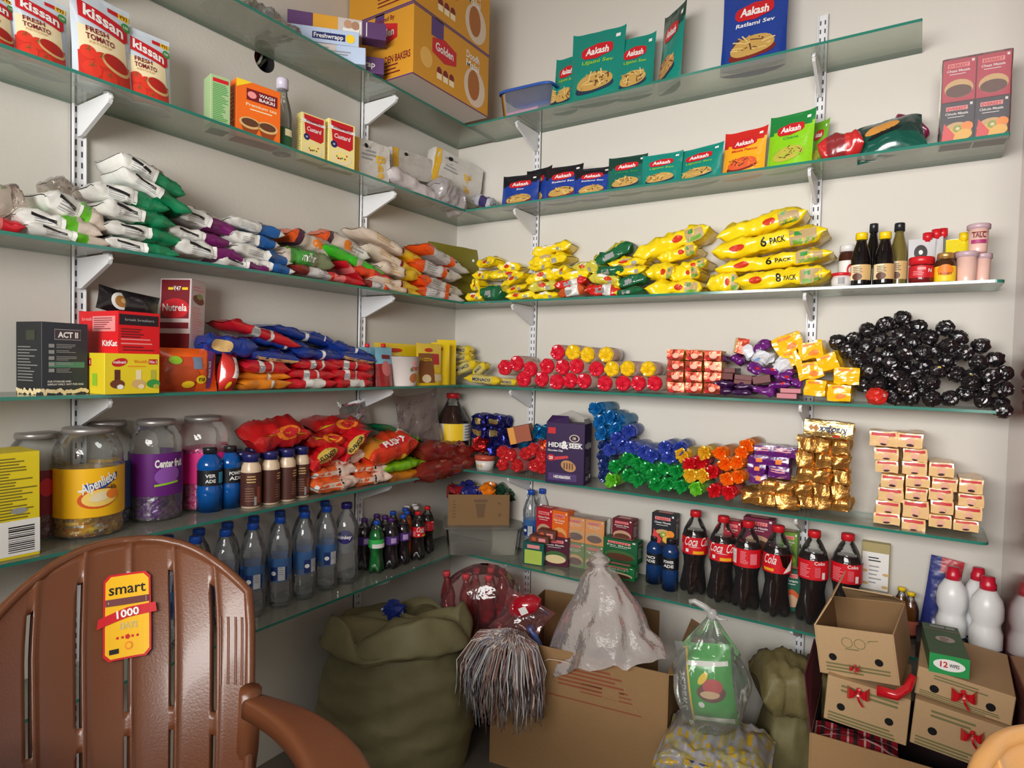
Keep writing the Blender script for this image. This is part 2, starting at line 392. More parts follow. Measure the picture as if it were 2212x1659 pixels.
SLOT_ = P('dark_gap', (30, 30, 32), .9)
m = MB(); m.box(1.3, .42, 1.2, P('counter_wood', (110, 78, 54), .5), .004); m.box(1.34, .46, .03, P('counter_top', (90, 84, 78), .25), .003, (0, 0, 1.2)); o = m.build('shop_counter'); o.location = (1.22, -3.0, FLZ); tag(o, 'Wooden shop counter behind the viewer facing the shelves', 'counter')  # unseen block added to keep daylight off the floor goods
m = MB(); SL = P('cupboard_steel', (120, 124, 126), .4, .3); m.box(.46, .5, 1.8, SL, .006); m.quad(rS(.46), -.003, .05, .003, 1.75, SLOT_, .001); m.box(.02, .02, .16, P('cupboard_handle', (200, 200, 200), .2, .9), .004, (.242, .05, .9)); o = m.build('steel_cupboard'); o.location = (.26, -2.62, FLZ); tag(o, 'Grey steel cupboard against the shaded wall behind the viewer', 'cupboard')  # unseen block added to shade the near end of the left wall
slab('trim_2', -.12, 4.2, -2.56, -2.42, 1.96, ZC, PAINT)  # unseen beam added to dim the upper walls
# bundle of cables seen through the pipe hole
for i, (c, lb) in enumerate((((120, 30, 40), 'dark red cable bent inside the round wall hole'), ((220, 220, 205), 'white cable crossing the round wall hole'), ((60, 70, 60), 'dark grey cable at the back of the round wall hole'))):
    m = MB(); y = hy - .02 + .018 * i; m.tubepath([(-.03 - .006 * i, y - .03, hz - .04), (-.022, y, hz - .012 + .012 * i), (-.03, y + .012, hz + .02), (-.035, y + .02, hz + .045)], .0045, plas('cable%d' % i, c), 8)
    tag(m.build('cable'), lb, 'cable')

# ---------------------------------------------------------------- shelving
ZS = (2.0858, 1.7689, 1.4208, 1.1049, .7826, .4617); DL, DR, TH = .1874, .19, .0073
XEND = (1.6245, 1.811, 1.8154, 1.8136, 1.809, 1.81)
GLASS = clear('shelf_glass', GLASST, GLASSH, (206, 206, 192), .03, refl=.7)
EDGE = P('glass_edge', (44, 122, 106), .12, 0, .6, 0, 60, .3)
def glass(x0, x1, y0, y1, z, name, label, rc=0.0):
    m = MB(); pts = [(x0, y0), (x1, y0), (x1, y1), (x0, y1)]
    if rc:
        pts = [(x0, y0)] + [(x1 - rc + rc * sin(t), y0 + rc - rc * cos(t)) for t in [pi / 2 * i / 8 for i in range(9)]] + [(x1, y1), (x0, y1)]
    n = len(pts); c = .0008
    vs = [(x, y, z - TH) for x, y in pts] + [(x, y, z) for x, y in pts]
    fs = [[i, (i + 1) % n, n + (i + 1) % n, n + i] for i in range(n)]
    m.add(vs, fs, EDGE); m.add(vs, [list(range(n))[::-1], [n + i for i in range(n)]], GLASS)
    return tag(m.build(name), label, 'shelf', 'glass shelves on the wall brackets')
NTH = ('topmost', 'second from the top', 'third from the top', 'fourth from the top', 'fifth from the top', 'lowest')
for i, z in enumerate(ZS):
    glass(.004, DL, -2.34, -.003 if i else -.02, z, 'glass_shelf', '%s green-edged glass shelf on the shaded wall behind the chair' % NTH[i].capitalize())
    glass(DL + .0008, XEND[i], -DR, -.004, z, 'glass_shelf', '%s green-edged glass shelf on the bright wall beside the pink panel' % NTH[i].capitalize(), .02 if i in (2, 4) else .004)
WHITE = P('white_powder_coat', (226, 226, 228), .35)
SLOT = P('slot_shadow', (70, 66, 78), .8)
def strip(wall, s, label, z0, z1, name='slotted_upright'):
    m = MB(); wd = .029
    m.box(wd, .007, z1 - z0, WHITE, .0012, (0, 0, z0)); m.box(.004, .013, z1 - z0, WHITE, .001, (-wd / 2 + .002, -.003, z0)); m.box(.004, .013, z1 - z0, WHITE, .001, (wd / 2 - .002, -.003, z0))
    z = z0 + .02
    while z < z1 - .02:
        for a in (-.0062, .0062): m.quad(fS(.007), a - .0018, z, a + .0018, z + .013, SLOT, .0003)
        z += .025
    o = m.build(name); o.location = (.0036, s, 0) if wall == 'L' else (s, -.0036, 0); o.rotation_euler = (0, 0, pi / 2 if wall == 'L' else 0)
    return tag(o, label, 'shelf upright')
strip('L', -1.4165, 'White slotted shelf upright behind the tall ketchup pouches and candy jars', .1, 2.25)
strip('L', -.537, 'White slotted shelf upright on the shaded wall, nearer the room corner', .1, 2.25)
strip('R', .389, 'White slotted shelf upright on the bright wall, nearer the room corner', .1, 2.25)
strip('R', 1.372, 'White slotted shelf upright on the bright wall behind the big noodle packs', .1, 2.25)
def bracket():
    m = MB(); d = .15; h = .07; t = .0085
    prof = [(0, 0), (d - .004, 0), (d, -.004), (d, -.016), (d - .005, -.022), (.02, -h), (0, -h)]
    vs = [(sx * t, -y - .008, z) for sx in (-.5, .5) for y, z in prof]; n = len(prof)
    m.add(vs, [list(range(n))[::-1], [n + i for i in range(n)]] + [[i, (i + 1) % n, n + (i + 1) % n, n + i] for i in range(n)], WHITE)
    m.lathe([(.0001, -.001), (.009, -.001), (.0095, .001), (.0085, .0022)], 14, clear('rubber_pad', (200, 205, 200), .3), org=(0, -d + .004, 0))
    m.lathe([(.0045, 0), (.0045, .004), (.003, .005), (.0001, .005)], 12, WHITE, M=Matrix.Translation((0, -d - .008, -.01)) @ Matrix.Rotation(pi / 2, 4, 'X'))
    return m
b0 = None; US = (('L', -1.4165, 'on the upright behind the ketchup and jars'), ('L', -.537, 'shaded wall upright by the corner'), ('R', .389, 'bright wall upright by the corner'), ('R', 1.372, 'bright wall upright above the colas'))
for wall, s, wh in US:
    for i, z in enumerate(ZS):
        if b0 is None: b0 = o = bracket().build('shelf_bracket')
        else: o = dup(b0)
        o.location = (0, s, z - TH - .0024) if wall == 'L' else (s, 0, z - TH - .0024); o.rotation_euler = (0, 0, pi / 2 if wall == 'L' else 0)
        tag(o, 'White bracket, %s shelf, %s' % (NTH[i], wh), 'bracket', 'shelf brackets')
# ================================================================ shelf goods: shared builders
RED = ink('red', (200, 30, 40)); WHT = ink('white', (238, 236, 232)); BLK = ink('black', (26, 24, 26)); YEL = ink('yellow', (248, 208, 40)); GRN = ink('green', (60, 150, 70)); CRM = ink('cream', (240, 222, 180)); GRY = ink('grey', (150, 150, 150)); NVY = ink('navy', (30, 40, 100)); BRN = ink('brown', (96, 58, 40)); ORG = ink('orange', (240, 130, 40)); MAR = ink('maroon', (120, 24, 34)); PNK = ink('pink', (240, 150, 150)); TAN = ink('tan', (214, 176, 116)); PUR = ink('purple', (92, 40, 110)); TEA = ink('teal', (20, 130, 120)); LIM = ink('lime', (150, 200, 50)); SKY = ink('sky', (110, 165, 215)); GLD = ink('straw', (222, 190, 110))
CLEARB = clear('pet', (250, 252, 252), .004, (235, 240, 245), .03, .25, 26, .35, rim=.05)
CLEARW = clear('clear_wrap', (240, 240, 238), .10, (240, 238, 235), .06, .6, 24, .4)
def aakash(name, w, h, t, base, food, title=None, bowl=None, top=None, subc=WHT, seed=0, lean=0.0, lab=True, dark=None, foodcol=None):
    """stand-up snack pouch: red name plaque, variety, heap of snack in a bowl"""
    m = MB(); F = film(*base); TP = film(*top) if top else F
    S = pouch(m, w, h, t, (lambda u, v: TP if v > .72 + .12 * (u - .5) else F), 18, 20, .05, .16, seed, True, .05, corner=.03)
    q = lambda a, b, o: S(a * w, b * h, o + .0012)
    m.pol(q, [(-.30, .66), (-.24, .61), (.02, .60), (.26, .66), (.30, .70), (.29, .78), (.24, .81), (0, .82), (-.26, .77), (-.30, .73)][::1], RED)
    m.text(q, 'Aakash', 0, .665, .085 if False else .1, WHT, .0006, 'C', .03, .1, wid=.44, curved=True)
    if title: m.text(q, title, .02, .53, .05, subc, .0004, 'C', .02, .15, wid=min(.6, .07 * len(title)), curved=True); m.text(q, 'namkeen', .02, .475, .03, subc, .0004, 'C', .01, .1, wid=.25) if False else None
    r = random.Random(seed); fc = foodcol or GLD
    if bowl: m.ell(q, .0, .19, .36, .10, bowl, .0002, 20, .12, 3)
    m.ell(q, .0, .26, .34, .13, food, .0006, 22, .1, 3)
    for i in range(26):
        a, b = r.uniform(-.28, .28), r.uniform(.2, .37)
        if (a / .33) ** 2 + ((b - .27) / .13) ** 2 > 1: continue
        L, th, rr = r.uniform(.05, .11), .012, r.uniform(0, pi)
        c, s_ = cos(rr), sin(rr); m.pol(q, [(a + c * L - s_ * th, b + (s_ * L + c * th) * .6), (a - c * L - s_ * th, b + (-s_ * L + c * th) * .6), (a - c * L + s_ * th, b + (-s_ * L - c * th) * .6), (a + c * L + s_ * th, b + (s_ * L - c * th) * .6)], (fc, food)[i % 2] if i % 3 else BRN, .0009 + .0001 * (i % 3))
    m.quad(q, .33, .86, .41, .91, WHT, .0004, 2)
    return m.build(name)
STRAW = ink('sev', (226, 196, 124)); STRAW2 = ink('sev_shade', (196, 156, 84))
BLU = ('pouch_blue', (28, 62, 150)); TEAL = ('pouch_teal', (14, 134, 120)); DGR = ('pouch_dark_green', (20, 62, 52)); BLKP = ('pouch_black', (24, 26, 34))
BOWLN = ink('bowl_navy', (36, 54, 74)); BOWLR = ink('bowl_red', (120, 36, 30))
GPO = 'standing snack pouches'
def pch(wall, T, D, name, label, cat, grp, rz=0, rx=-6, ry=0, **k):
    k.setdefault('t', D); o = aakash(name, T[3], T[4], k.pop('t'), **k); put(o, wall, T, D, rz, rx, ry); return tag(o, label, cat, grp)
# ---- top shelf, bright wall
pch('R', (0.568,-0.145,2.0858,0.1035,0.1975), .05, 'snack_pouch', 'Teal snack pouch mostly hidden at the corner side of the top shelf', 'snack pouch', GPO, base=TEAL, food=STRAW2, title='Ujjaini Sev', bowl=BOWLN, subc=LIM, seed=1, foodcol=STRAW)
pch('R', (0.6903,-0.162,2.0858,0.192,0.252), .055, 'snack_pouch', 'Largest teal snack pouch, standing in front of two others on the top shelf', 'snack pouch', GPO, rz=6, base=TEAL, food=STRAW2, title='Ujjaini Sev', bowl=BOWLN, subc=LIM, seed=2, foodcol=STRAW)
pch('R', (0.8202,-0.14,2.0858,0.1334,0.2059), .05, 'snack_pouch', 'Teal snack pouch beside the dark green one on the top shelf', 'snack pouch', GPO, rz=4, base=TEAL, food=STRAW2, title='Ujjaini Sev', bowl=BOWLN, subc=LIM, seed=3, foodcol=STRAW)
pch('R', (0.9413,-0.14,2.0858,0.125,0.2519), .05, 'snack_pouch', 'Dark green and teal pouch turned sideways on the top shelf', 'snack pouch', GPO, rz=-38, rx=-4, base=TEAL, top=DGR, food=ink('nuts', (190, 140, 90)), bowl=BOWLN, seed=4)
pch('R', (1.1963,-0.14,2.0858,0.1888,0.2539), .06, 'snack_pouch', 'Tall blue snack pouch alone near the end of the top shelf', 'snack pouch', GPO, rz=2, base=BLU, food=STRAW2, title='Ratlami Sev', bowl=BOWLR, seed=5, foodcol=STRAW)
# ---- second shelf, bright wall
SM = [
 ((0.3758,-0.13,1.7689,0.1513,0.13), BLU, BLKP, 'Sev', 'Blue and black snack pouch at the corner end of the second shelf', 8),
 ((0.4132,-0.08,1.7689,0.1259,0.1619), BLU, BLKP, None, 'Blue snack pouch hidden behind two blue ones on the second shelf', -10),
 ((0.5589,-0.135,1.7689,0.1478,0.1345), BLU, BLKP, 'Ratlami Sev', 'Middle one of the three blue and black pouches on the second shelf', 4),
 ((0.6735,-0.13,1.7689,0.1345,0.1119), BLU, BLKP, 'Ratlami Sev', 'Blue and black pouch next to the dark green pouch', 10),
 ((0.8044,-0.14,1.7689,0.1369,0.1288), ('pouch_pine', (14, 104, 92)), DGR, 'Laung Sev', 'Dark green topped pouch in the middle of the second shelf', 4),
 ((0.9246,-0.14,1.7689,0.1362,0.1181), TEAL, None, 'Ujjaini Sev', 'Teal pouch beside the dark green topped one, second shelf', 2),
 ((1.0437,-0.135,1.7689,0.1539,0.1199), TEAL, None, 'Ujjaini Sev', 'Teal pouch leaning next to the orange pouch, second shelf', -12),
 ((1.1812,-0.14,1.7689,0.13,0.147), ('pouch_amber', (246, 170, 30)), ('pouch_redtop', (206, 40, 34)), 'Masala Peanut', 'Orange and red peanut pouch on the second shelf', -8),
 ((1.3761,-0.09,1.7689,0.0487,0.1537), ('pouch_green', (110, 170, 40)), None, None, 'Green pouch half hidden behind the lime green pouch', -25),
 ((1.3105,-0.145,1.7689,0.1288,0.1713), ('pouch_lime', (140, 206, 30)), ('pouch_greentop', (30, 130, 60)), 'Chana', 'Bright lime green pouch next to the slotted upright, second shelf', -10),
]
for i, (T, b, tp, ti, lb, rz) in enumerate(SM):
    fd = ink('peanut', (222, 92, 50)) if 'peanut' in lb else ink('chana', (190, 180, 70)) if 'lime' in lb else STRAW2
    pch('R', T, .045, 'snack_pouch', lb, 'snack pouch', GPO, rz=rz, rx=-8, base=b, top=tp, food=fd, title=ti, bowl=BOWLN if b is TEAL or 'pine' in b[0] else (None if 'lime' in lb else BOWLR), subc=WHT if b is BLU else (RED if 'peanut' in lb else LIM if b is TEAL else GRN), seed=20 + i, foodcol={'peanut': ORG}.get('peanut' if 'peanut' in lb else '', LIM if 'lime' in lb else STRAW))
# lying pouches at the end of the second shelf
def lying(wall, T, D, name, label, cat, grp, mat, ry=0, rz=0, rx=0, e=.6, wr=.12, seed=0, deco=None, t=None, seal=.06, nu=16):
    m = MB(); S = pack(m, T[3], D, t or T[4], mat, nu + 4, 20, e, seal, wr, seed)
    if deco: deco(m, S, T[3], t or T[4])
    o = m.build(name); put(o, wall, (T[0], T[1], T[2] + (max(0, T[4] - t) / 2 if t and ry else 0)), D, rz, rx, ry); return tag(o, label, cat, grp)
def two(c1, c2, lo=.35, hi=.65, topc=None):
    a, b = film(*c1), film(*c2); tc = film(*topc) if topc else None
    return lambda u, ph: (tc if tc and 60 < ph < 150 else (b if lo < u < hi else a))
def snackdeco(m, S, w, t):
    m.ell(lambda a, b, o: S(a, b, o), -.02 * w, 60, .26 * w, 26, ink('nuts', (190, 140, 90)), .0008, 18, .3, 3)
lying('R', (1.4502,-0.16,1.7767,0.1129,0.0715), .12, 'snack_packet', 'Red snack packet lying on the second shelf beside the lime pouch', 'snack packet', 'lying snack packets', two(('snack_red', (196, 40, 40)), ('snack_maroon', (140, 40, 44)), .2, .6), -6, seed=3, deco=snackdeco, wr=.2)
lying('R', (1.6379,-0.08,1.8161,0.0675,0.1007), .05, 'snack_packet', 'Maroon packet end standing up behind the dark green packet', 'snack packet', 'lying snack packets', film('snack_wine', (124, 24, 64)), -50, seed=4)
m = MB(); T = (1.5691,-0.16,1.7672,0.1736,0.1376); S = pouch(m, T[3] * .95, T[4] * .92, .055, (lambda u, v: film('snack_green_dark', (34, 60, 56), .15, .6, 30) if v > .62 - .25 * u else film('snack_green', (16, 84, 70), .15, .6, 30)), 16, 14, .04, .35, 5, False, .06, corner=-.1); q = lambda a, b, o: S(a * T[3], b * T[4], o + .0014)
m.ell(q, -.08, .62, .26, .12, ink('snack_gold', (214, 150, 70)), .0006, 20, .25, 3); m.ell(q, -.06, .47, .26, .06, BLK, .0005, 18, .25, 3)
o = m.build('snack_packet'); put(o, 'R', T, .06, 4, -24, -9); tag(o, 'Dark green snack packet slumped between the red packet and boxes', 'snack packet', 'lying snack packets')
# ---- masala multipack with four boxes
def masala_face(m, S, w, h, title, base, food, pl=PNK, mid=None):
    m.quad(S, -w * .36, h * .80, w * .30, h * .90, pl, .0006); m.text(S, 'EVEREST', -.03 * w, h * .815, h * .06, RED if pl is PNK else WHT, .0012, wid=w * .58, bold=.03)
    m.text(S, title, -.03 * w, h * .70, h * .055, WHT, .0008, wid=w * .7); m.quad(S, -w * .3, h * .64, w * .2, h * .655, WHT, .0006)
    m.quad(S, w * .36, h * .90, w * .44, h * .96, WHT, .0006)
    m.ell(S, 0, h * .30, w * .44, h * .22, food, .0006, 20); m.ell(S, 0, h * .24, w * .40, h * .15, mid or BRN, .0008, 20)
    m.quad(S, -w * .49, h * .02, w * .49, h * .10, base, .0006)
def masala(w, D, h, col, title, food=TAN, mid=BRN, name='masala_box', parent=None, loc=None, fruit=False):
    m = MB(); base = card('m%d_%d_%d' % col, col); m.box(w, D, h, base, .0008); masala_face(m, fS(D), w, h, title, base, food, mid=mid)
    if fruit:
        S = fS(D)
        m.pol(S, [(-.46 * w, .08 * h), (-.40 * w, .52 * h), (-.06 * w, .22 * h), (-.12 * w, .08 * h)], ink('melon', (226, 70, 70)), .001)
        m.ell(S, .02 * w, .36 * h, .15 * w, .09 * h, ink('kiwi', (150, 170, 60)), .0012); m.ell(S, .02 * w, .36 * h, .06 * w, .035 * h, CRM, .0014)
        m.ell(S, .30 * w, .40 * h, .18 * w, .11 * h, ink('citrus', (246, 150, 50)), .0013); m.ell(S, .22 * w, .22 * h, .24 * w, .12 * h, ink('mango', (240, 190, 80)), .0014)
    m.text(rS(w), 'EVEREST', 0, h * .8, h * .06, PNK, .0006, wid=D * .7); m.lines(rS(w), -D * .35, D * .35, h * .7, 8, h * .06, WHT, .0005, .3)
    m.quad(tS(h), -w * .3, -D * .25, w * .3, D * .25, PNK, .0006)
    o = m.build(name, parent)
    if loc: o.location = loc
    return o
SHRINK = clear('shrink_film', (246, 244, 244), .12, (240, 236, 236), .08, .5, 18, .3)
def multipack(wall, T, D, cols, label, rz=0, fruit=False, names=('Chhole Masala', 'Chaat Masala'), films=True):
    r = root('masala_multipack'); w, h = T[3] / 2, T[4] / 2
    for i in (0, 1):
        for j in (0, 1): masala(w * .97, D, h * .985, cols[j], names[j], TAN if not (fruit and j == 0) else TAN, BRN if j or not fruit else ink('mango', (240, 190, 80)), parent=r, loc=((i - .5) * w, 0, j * h), fruit=fruit and j == 0)
    m = MB(); X, Y, Z = T[3] / 2 + .002, D / 2 + .002, T[4] + .002
    def sh(u, v):
        a = 2 * pi * v; x, y = sp(cos(a), .18) * X, sp(sin(a), .18) * Y; return Vector((x, y, Z * u)) + Vector((x, y, 0)) * .02 * nz((x * 40, y * 40, u * 5))
    m.grid(sh, 8, 32, SHRINK, cv=True); m.add([sh(1, i / 32) for i in range(32)] + [Vector((0, 0, Z + .004))], [[i, (i + 1) % 32, 32] for i in range(32)], SHRINK, True)
    m.build('shrink_film', r); put(r, wall, T, D, rz); return tag(r, label, 'multipack')
multipack('R', (1.7404,-0.15,1.7689,0.1402,0.213), .05, ((44, 44, 58), (190, 40, 70)), 'Shrink-wrapped pair of red over black spice boxes at the second shelf end', 4, True)
# ---- top shelf, shaded wall and corner: cartons, foil rolls, lunch box
def biscuit_carton(z, label):
    r = root('biscuit_carton'); m = MB(); w, D, h = .405, .29, .218; CB = card('carton_orange', (214, 150, 44)); m.box(w, D, h, CB, .002, bottom=card('carton_under', (206, 196, 190)))
    S = fS(D); L = lS(w); PV = ink('violet', (88, 60, 120))
    for e in (0.0, h - .004): m.quad(S, -w / 2, e, w / 2, e + .004, PV, .0005); m.quad(L, -D / 2, e, D / 2, e + .004, PV, .0005)
    m.quad(S, -w * .29, h * .72, -w * .14, h, PV, .0005)
    def logo(S, a, b, k):
        m.pol(S, [(a - k, b - k * .36), (a, b - k * .62), (a + k, b - k * .36), (a + k, b + k * .36), (a, b + k * .62), (a - k, b + k * .36)], RED, .0008); m.text(S, 'Golden', a, b - k * .16, k * .42, WHT, .0012, wid=k * 1.5, bold=.02)
    logo(S, -.05, .128, .062)
    for i, t in enumerate(('Doodh', 'Malai')): m.text(S, t, .105, .165 - .03 * i, .024, WHT, .0008, bold=.02, wid=.075)
    m.ell(S, .118, .075, .062, .066, ink('milk', (222, 200, 176)), .0006, 20); m.ell(S, .112, .082, .034, .052, ink('toast', (170, 100, 40)), .0009, 16)
    for i in range(3): m.ell(S, -.075 + .032 * i, .056, .013, .015, MAR, .0008, 12); m.quad(S, -.088 + .032 * i, .030, -.062 + .032 * i, .050, CRM, .0009)
    m.ell(S, -.14, .075, .03, .032, ink('carton_light', (232, 180, 90)), .0006, 16)
    logo(L, .02, .150, .058)
    m.text(L, 'GOLDEN BAKERS', .06, .055, .022, MAR, .0006, wid=.15, bold=.02); m.text(L, 'Manufactured By', .0, .19, .014, MAR, .0006, wid=.13); m.lines(L, -.01, .13, .048, 3, .012, MAR, .0006, .35, 4)
    m.quad(L, -.02, .165, .02, h, PV, .0005)
    m.build('carton', r)
    m = MB(); m.quad(tS(h), -w / 2, -.02, w / 2, .02, clear('packing_tape', (225, 200, 150), .2), .0006); m.build('tape', r)
    r.location = (.151, -.411, z); r.rotation_euler = (0, 0, pi / 2); return tag(r, label, 'carton', 'orange biscuit cartons')
biscuit_carton(2.0862, 'Lower orange biscuit carton standing on the corner of the top shelf'); biscuit_carton(2.3065, 'Upper orange biscuit carton stacked on another, cut by the picture top')
def roll_box(name, x, y, z, L, s, rz, cols, label, deco=None, rx=0):
    m = MB(); cs = [card(*c) for c in cols]; n = len(cs)
    for i, c in enumerate(cs): m.box(L / n - (0 if i in (0, n - 1) else 0), s, s, c, .0008, (-L / 2 + L / n * (i + .5), 0, 0))
    if deco: deco(m, fS(s), L, s)
    o = m.build(name); o.location = (x, y, z); o.rotation_euler = (rx, 0, RAD(rz)); return tag(o, label, 'box', 'cling film and foil boxes')
PLB = ('box_plum', (96, 62, 110)); AMB = ('box_amber', (222, 160, 50)); PHO = ('box_photo', (206, 196, 190)); ICE = ('box_ice', (190, 206, 232))
roll_box('foil_box', .102, -.735, 2.0862, .27, .05, 48, (PLB, AMB, AMB, PLB), 'Purple and orange wrap box lying lowest of the foil boxes on the top shelf', lambda m, S, L, s: (m.text(S, 'wrap', L * .3, .018, .018, WHT, .0008, bold=.02), m.lines(S, -.05, .05, .04, 4, .008, BRN)))
roll_box('foil_box', .098, -.80, 2.0862, .26, .05, 44, (ICE, PHO, ICE), 'Pale box lying flat against the wall beneath the blue wrap box', lambda m, S, L, s: m.lines(S, -.1, .1, .04, 4, .008, GRY))
roll_box('foil_box', .09, -.815, 2.1374, .25, .044, 46, (ICE, ICE, ICE), 'Pale blue freshness wrap box on the pile of foil boxes', lambda m, S, L, s: (m.quad(S, -.01, .010, .085, .030, NVY, .0008), m.text(S, 'Freshwrapp', .037, .014, .013, WHT, .0014, wid=.085), m.ell(S, .1, .02, .013, .013, YEL, .0009)))
roll_box('foil_box', .110, -.75, 2.1835, .29, .05, 48, (PLB, AMB, PHO, PLB), 'Purple wrap box with orange middle and family photo, topmost of the foil boxes', lambda m, S, L, s: (m.ell(S, .03, .032, .012, .013, ink('skin_tone', (196, 150, 120)), .0008), m.ell(S, .052, .03, .012, .013, ink('skin_tone2', (180, 134, 106)), .0009), m.quad(S, .015, .004, .066, .02, WHT, .0008), m.quad(S, L * .29, .004, L * .3, .046, WHT, .0008), m.quad(S, L * .22, .006, L * .24, .044, WHT, .0008)))
lying('L', (.16, -1.03, 2.087, .22, .05), .14, 'clear_plastic_bag', 'Crumpled empty clear plastic bag lying on the top shelf by the wall hole', 'bag', None, CLEARW, 4, seed=9, wr=.6)
def lunchbox():
    r = root('lunch_box'); m = MB(); w, D, h = .215, .15, .085
    body = clear('tub_clear', (226, 232, 240), .12, (220, 226, 236), .1, 0, 30, .4)
    def f(u, v):
        a = 2 * pi * v; k = .9 + .1 * u; return Vector((sp(cos(a), .3) * w / 2 * k, sp(sin(a), .3) * D / 2 * k, h * u))
    m.grid(f, 4, 40, body, cv=True); m.add([f(0, i / 40) for i in range(40)], [list(range(40))[::-1]], body); m.build('tub', r)
    m = MB(); bl = plas('lid_blue', (44, 86, 170)); g = lambda k, z: [Vector((sp(cos(2 * pi * i / 40), .3) * (w / 2 + k), sp(sin(2 * pi * i / 40), .3) * (D / 2 + k), z)) for i in range(40)]
    ring = g(.004, h - .004) + g(.005, h + .004) + g(0, h + .008); m.add(ring, [[a * 40 + i, a * 40 + (i + 1) % 40, (a + 1) * 40 + (i + 1) % 40, (a + 1) * 40 + i] for a in (0, 1) for i in range(40)] + [[80 + i for i in range(40)]], bl, False); m.build('lid', r)
    r.location = (.432, -.115, 2.0862); r.rotation_euler = (0, 0, RAD(3)); return tag(r, 'Clear lunch box with blue lid beside the orange cartons', 'lunch box')
lunchbox()
m = MB(); m.box(.15, .03, .016, plas('pink_bar', (238, 160, 190)), .003); o = m.build('pink_bar'); o.location = (.41, -.155, 2.0905); tag(o, 'Pink bar lying inside the clear lunch box', 'stationery')
m = MB(); m.box(.13, .05, .03, card('cream_bar', (206, 190, 160)), .003); o = m.build('cream_packet'); o.location = (.42, -.09, 2.0885); tag(o, 'Cream packet inside the clear lunch box behind the pink bar', 'packet')

# ---- second shelf, shaded wall: ketchup pouches
def ketchup(T, label, rz, seed, wall='L'):
    m = MB(); w, h, t = T[3], T[4], .05; SIL = film('silver', (206, 216, 226), .2, .3, 40); LOW = film('ketchup_red', (196, 44, 34), .25, .3, 40)
    S = pouch(m, w, h, t, SIL, 18, 20, .05, .07, seed, True, .04); q = lambda a, b, o: S(a * w, b * h, o + .0012)
    m.quad(q, -.42, .02, .36, .62, CRM, 0, 10, 8); m.quad(q, -.44, .02, .40, .34, ink('tomato', (204, 50, 36)), .0005, 10, 6)
    for a, b, k in ((-.3, .34, .12), (-.1, .3, .13), (-.26, .17, .14), (.0, .12, .13)):
        m.ell(q, a, b, k, k * .62, ink('tomato_skin', (222, 56, 36)), .0008 + k * .002, 16, 0, 2)
        for j in range(5): t_ = 1.2 * j; m.pol(q, [(a, b + k * .3), (a + .08 * cos(t_), b + k * .3 + .05 * sin(t_)), (a + .02 * cos(t_ + .5), b + k * .3 + .015 * sin(t_ + .5))], ink('leaf', (60, 110, 50)), .0018)
    m.ell(q, .14, .30, .25, .10, TAN, .0014, 20, -.12, 3); m.ell(q, .14, .315, .22, .08, ink('sauce', (176, 36, 30)), .0018, 20, -.12, 3)
    m.pol(q, [(-.40, .70), (.34, .60), (.42, .64), (.42, .78), (-.40, .88)], RED, .0008)
    m.text(q, 'kissan', .0, .69, .12, WHT, .0014, wid=.66, bold=.03, rot=-.13, curved=True)
    m.text(q, 'FRESH', -.13, .565, .055, MAR, .0012, wid=.36, bold=.02, curved=True); m.text(q, 'TOMATO', -.09, .485, .06, MAR, .0012, wid=.46, bold=.02, curved=True); m.text(q, 'KETCHUP', -.1, .445, .025, TAN, .0012, wid=.36)
    m.quad(q, .1, .88, .28, .93, RED, .0008, 3); m.quad(q, .28, .87, .47, .93, YEL, .0008, 3); m.text(q, '\u20b993', .37, .877, .045, MAR, .0012, wid=.14, bold=.02)
    m.ell(q, .40, .80, .085, .05, GRN, .0012, 16, 0, 2); m.text(q, '100', .40, .785, .03, WHT, .0018, wid=.1)
    o = m.build('ketchup_pouch'); put(o, wall, T, .05, rz, -5); return tag(o, label, 'ketchup pouch', 'ketchup pouches')
ketchup((0.1374,-1.6119,1.7689,0.088,0.1323), 'Ketchup pouch cut off by the picture edge', 4, 1)
ketchup((0.1324,-1.5278,1.7689,0.1083,0.1641), 'Ketchup pouch second from the picture edge, plain silver side showing', 4, 2)
ketchup((0.1374,-1.4091,1.7689,0.1312,0.2126), 'Biggest looking ketchup pouch, overlapping the last smaller one', 6, 3)
ketchup((0.1274,-1.3088,1.7689,0.1055,0.1852), 'Smaller ketchup pouch nearest the green box', -4, 4)
# boxes, bottle, custard cartons
def carton(wall, T, D, name, label, cat, grp, col, deco=None, rz=0, rx=0, ry=0, side=None, top=None, c=.0008, parts=None):
    w, h = T[3], T[4]; m = MB(); base = card('c%d_%d_%d' % col, col); kw = {}
    if side: kw['left'] = kw['right'] = card('c%d_%d_%d' % side, side)
    if top: kw['top'] = card('c%d_%d_%d' % top, top)
    m.box(w, D, h, base, c, **kw)
    if deco: deco(m, fS(D), w, h, lS(w), rS(w), tS(h))
    o = m.build(name); put(o, wall, T, D, rz, rx, ry); return tag(o, label, cat, grp)
carton('L', (0.1374,-1.1445,1.7689,0.0479,0.1344), .05, 'tall_box', 'Tall narrow pale green box next to the orange tea box', 'box', None, (164, 190, 140), lambda m, S, w, h, l, r, t: (m.quad(S, -w * .4, h * .87, w * .4, h * .94, RED), m.lines(S, -w * .4, w * .4, h * .84, 22, h * .033, GRN, seed=5)), -12)
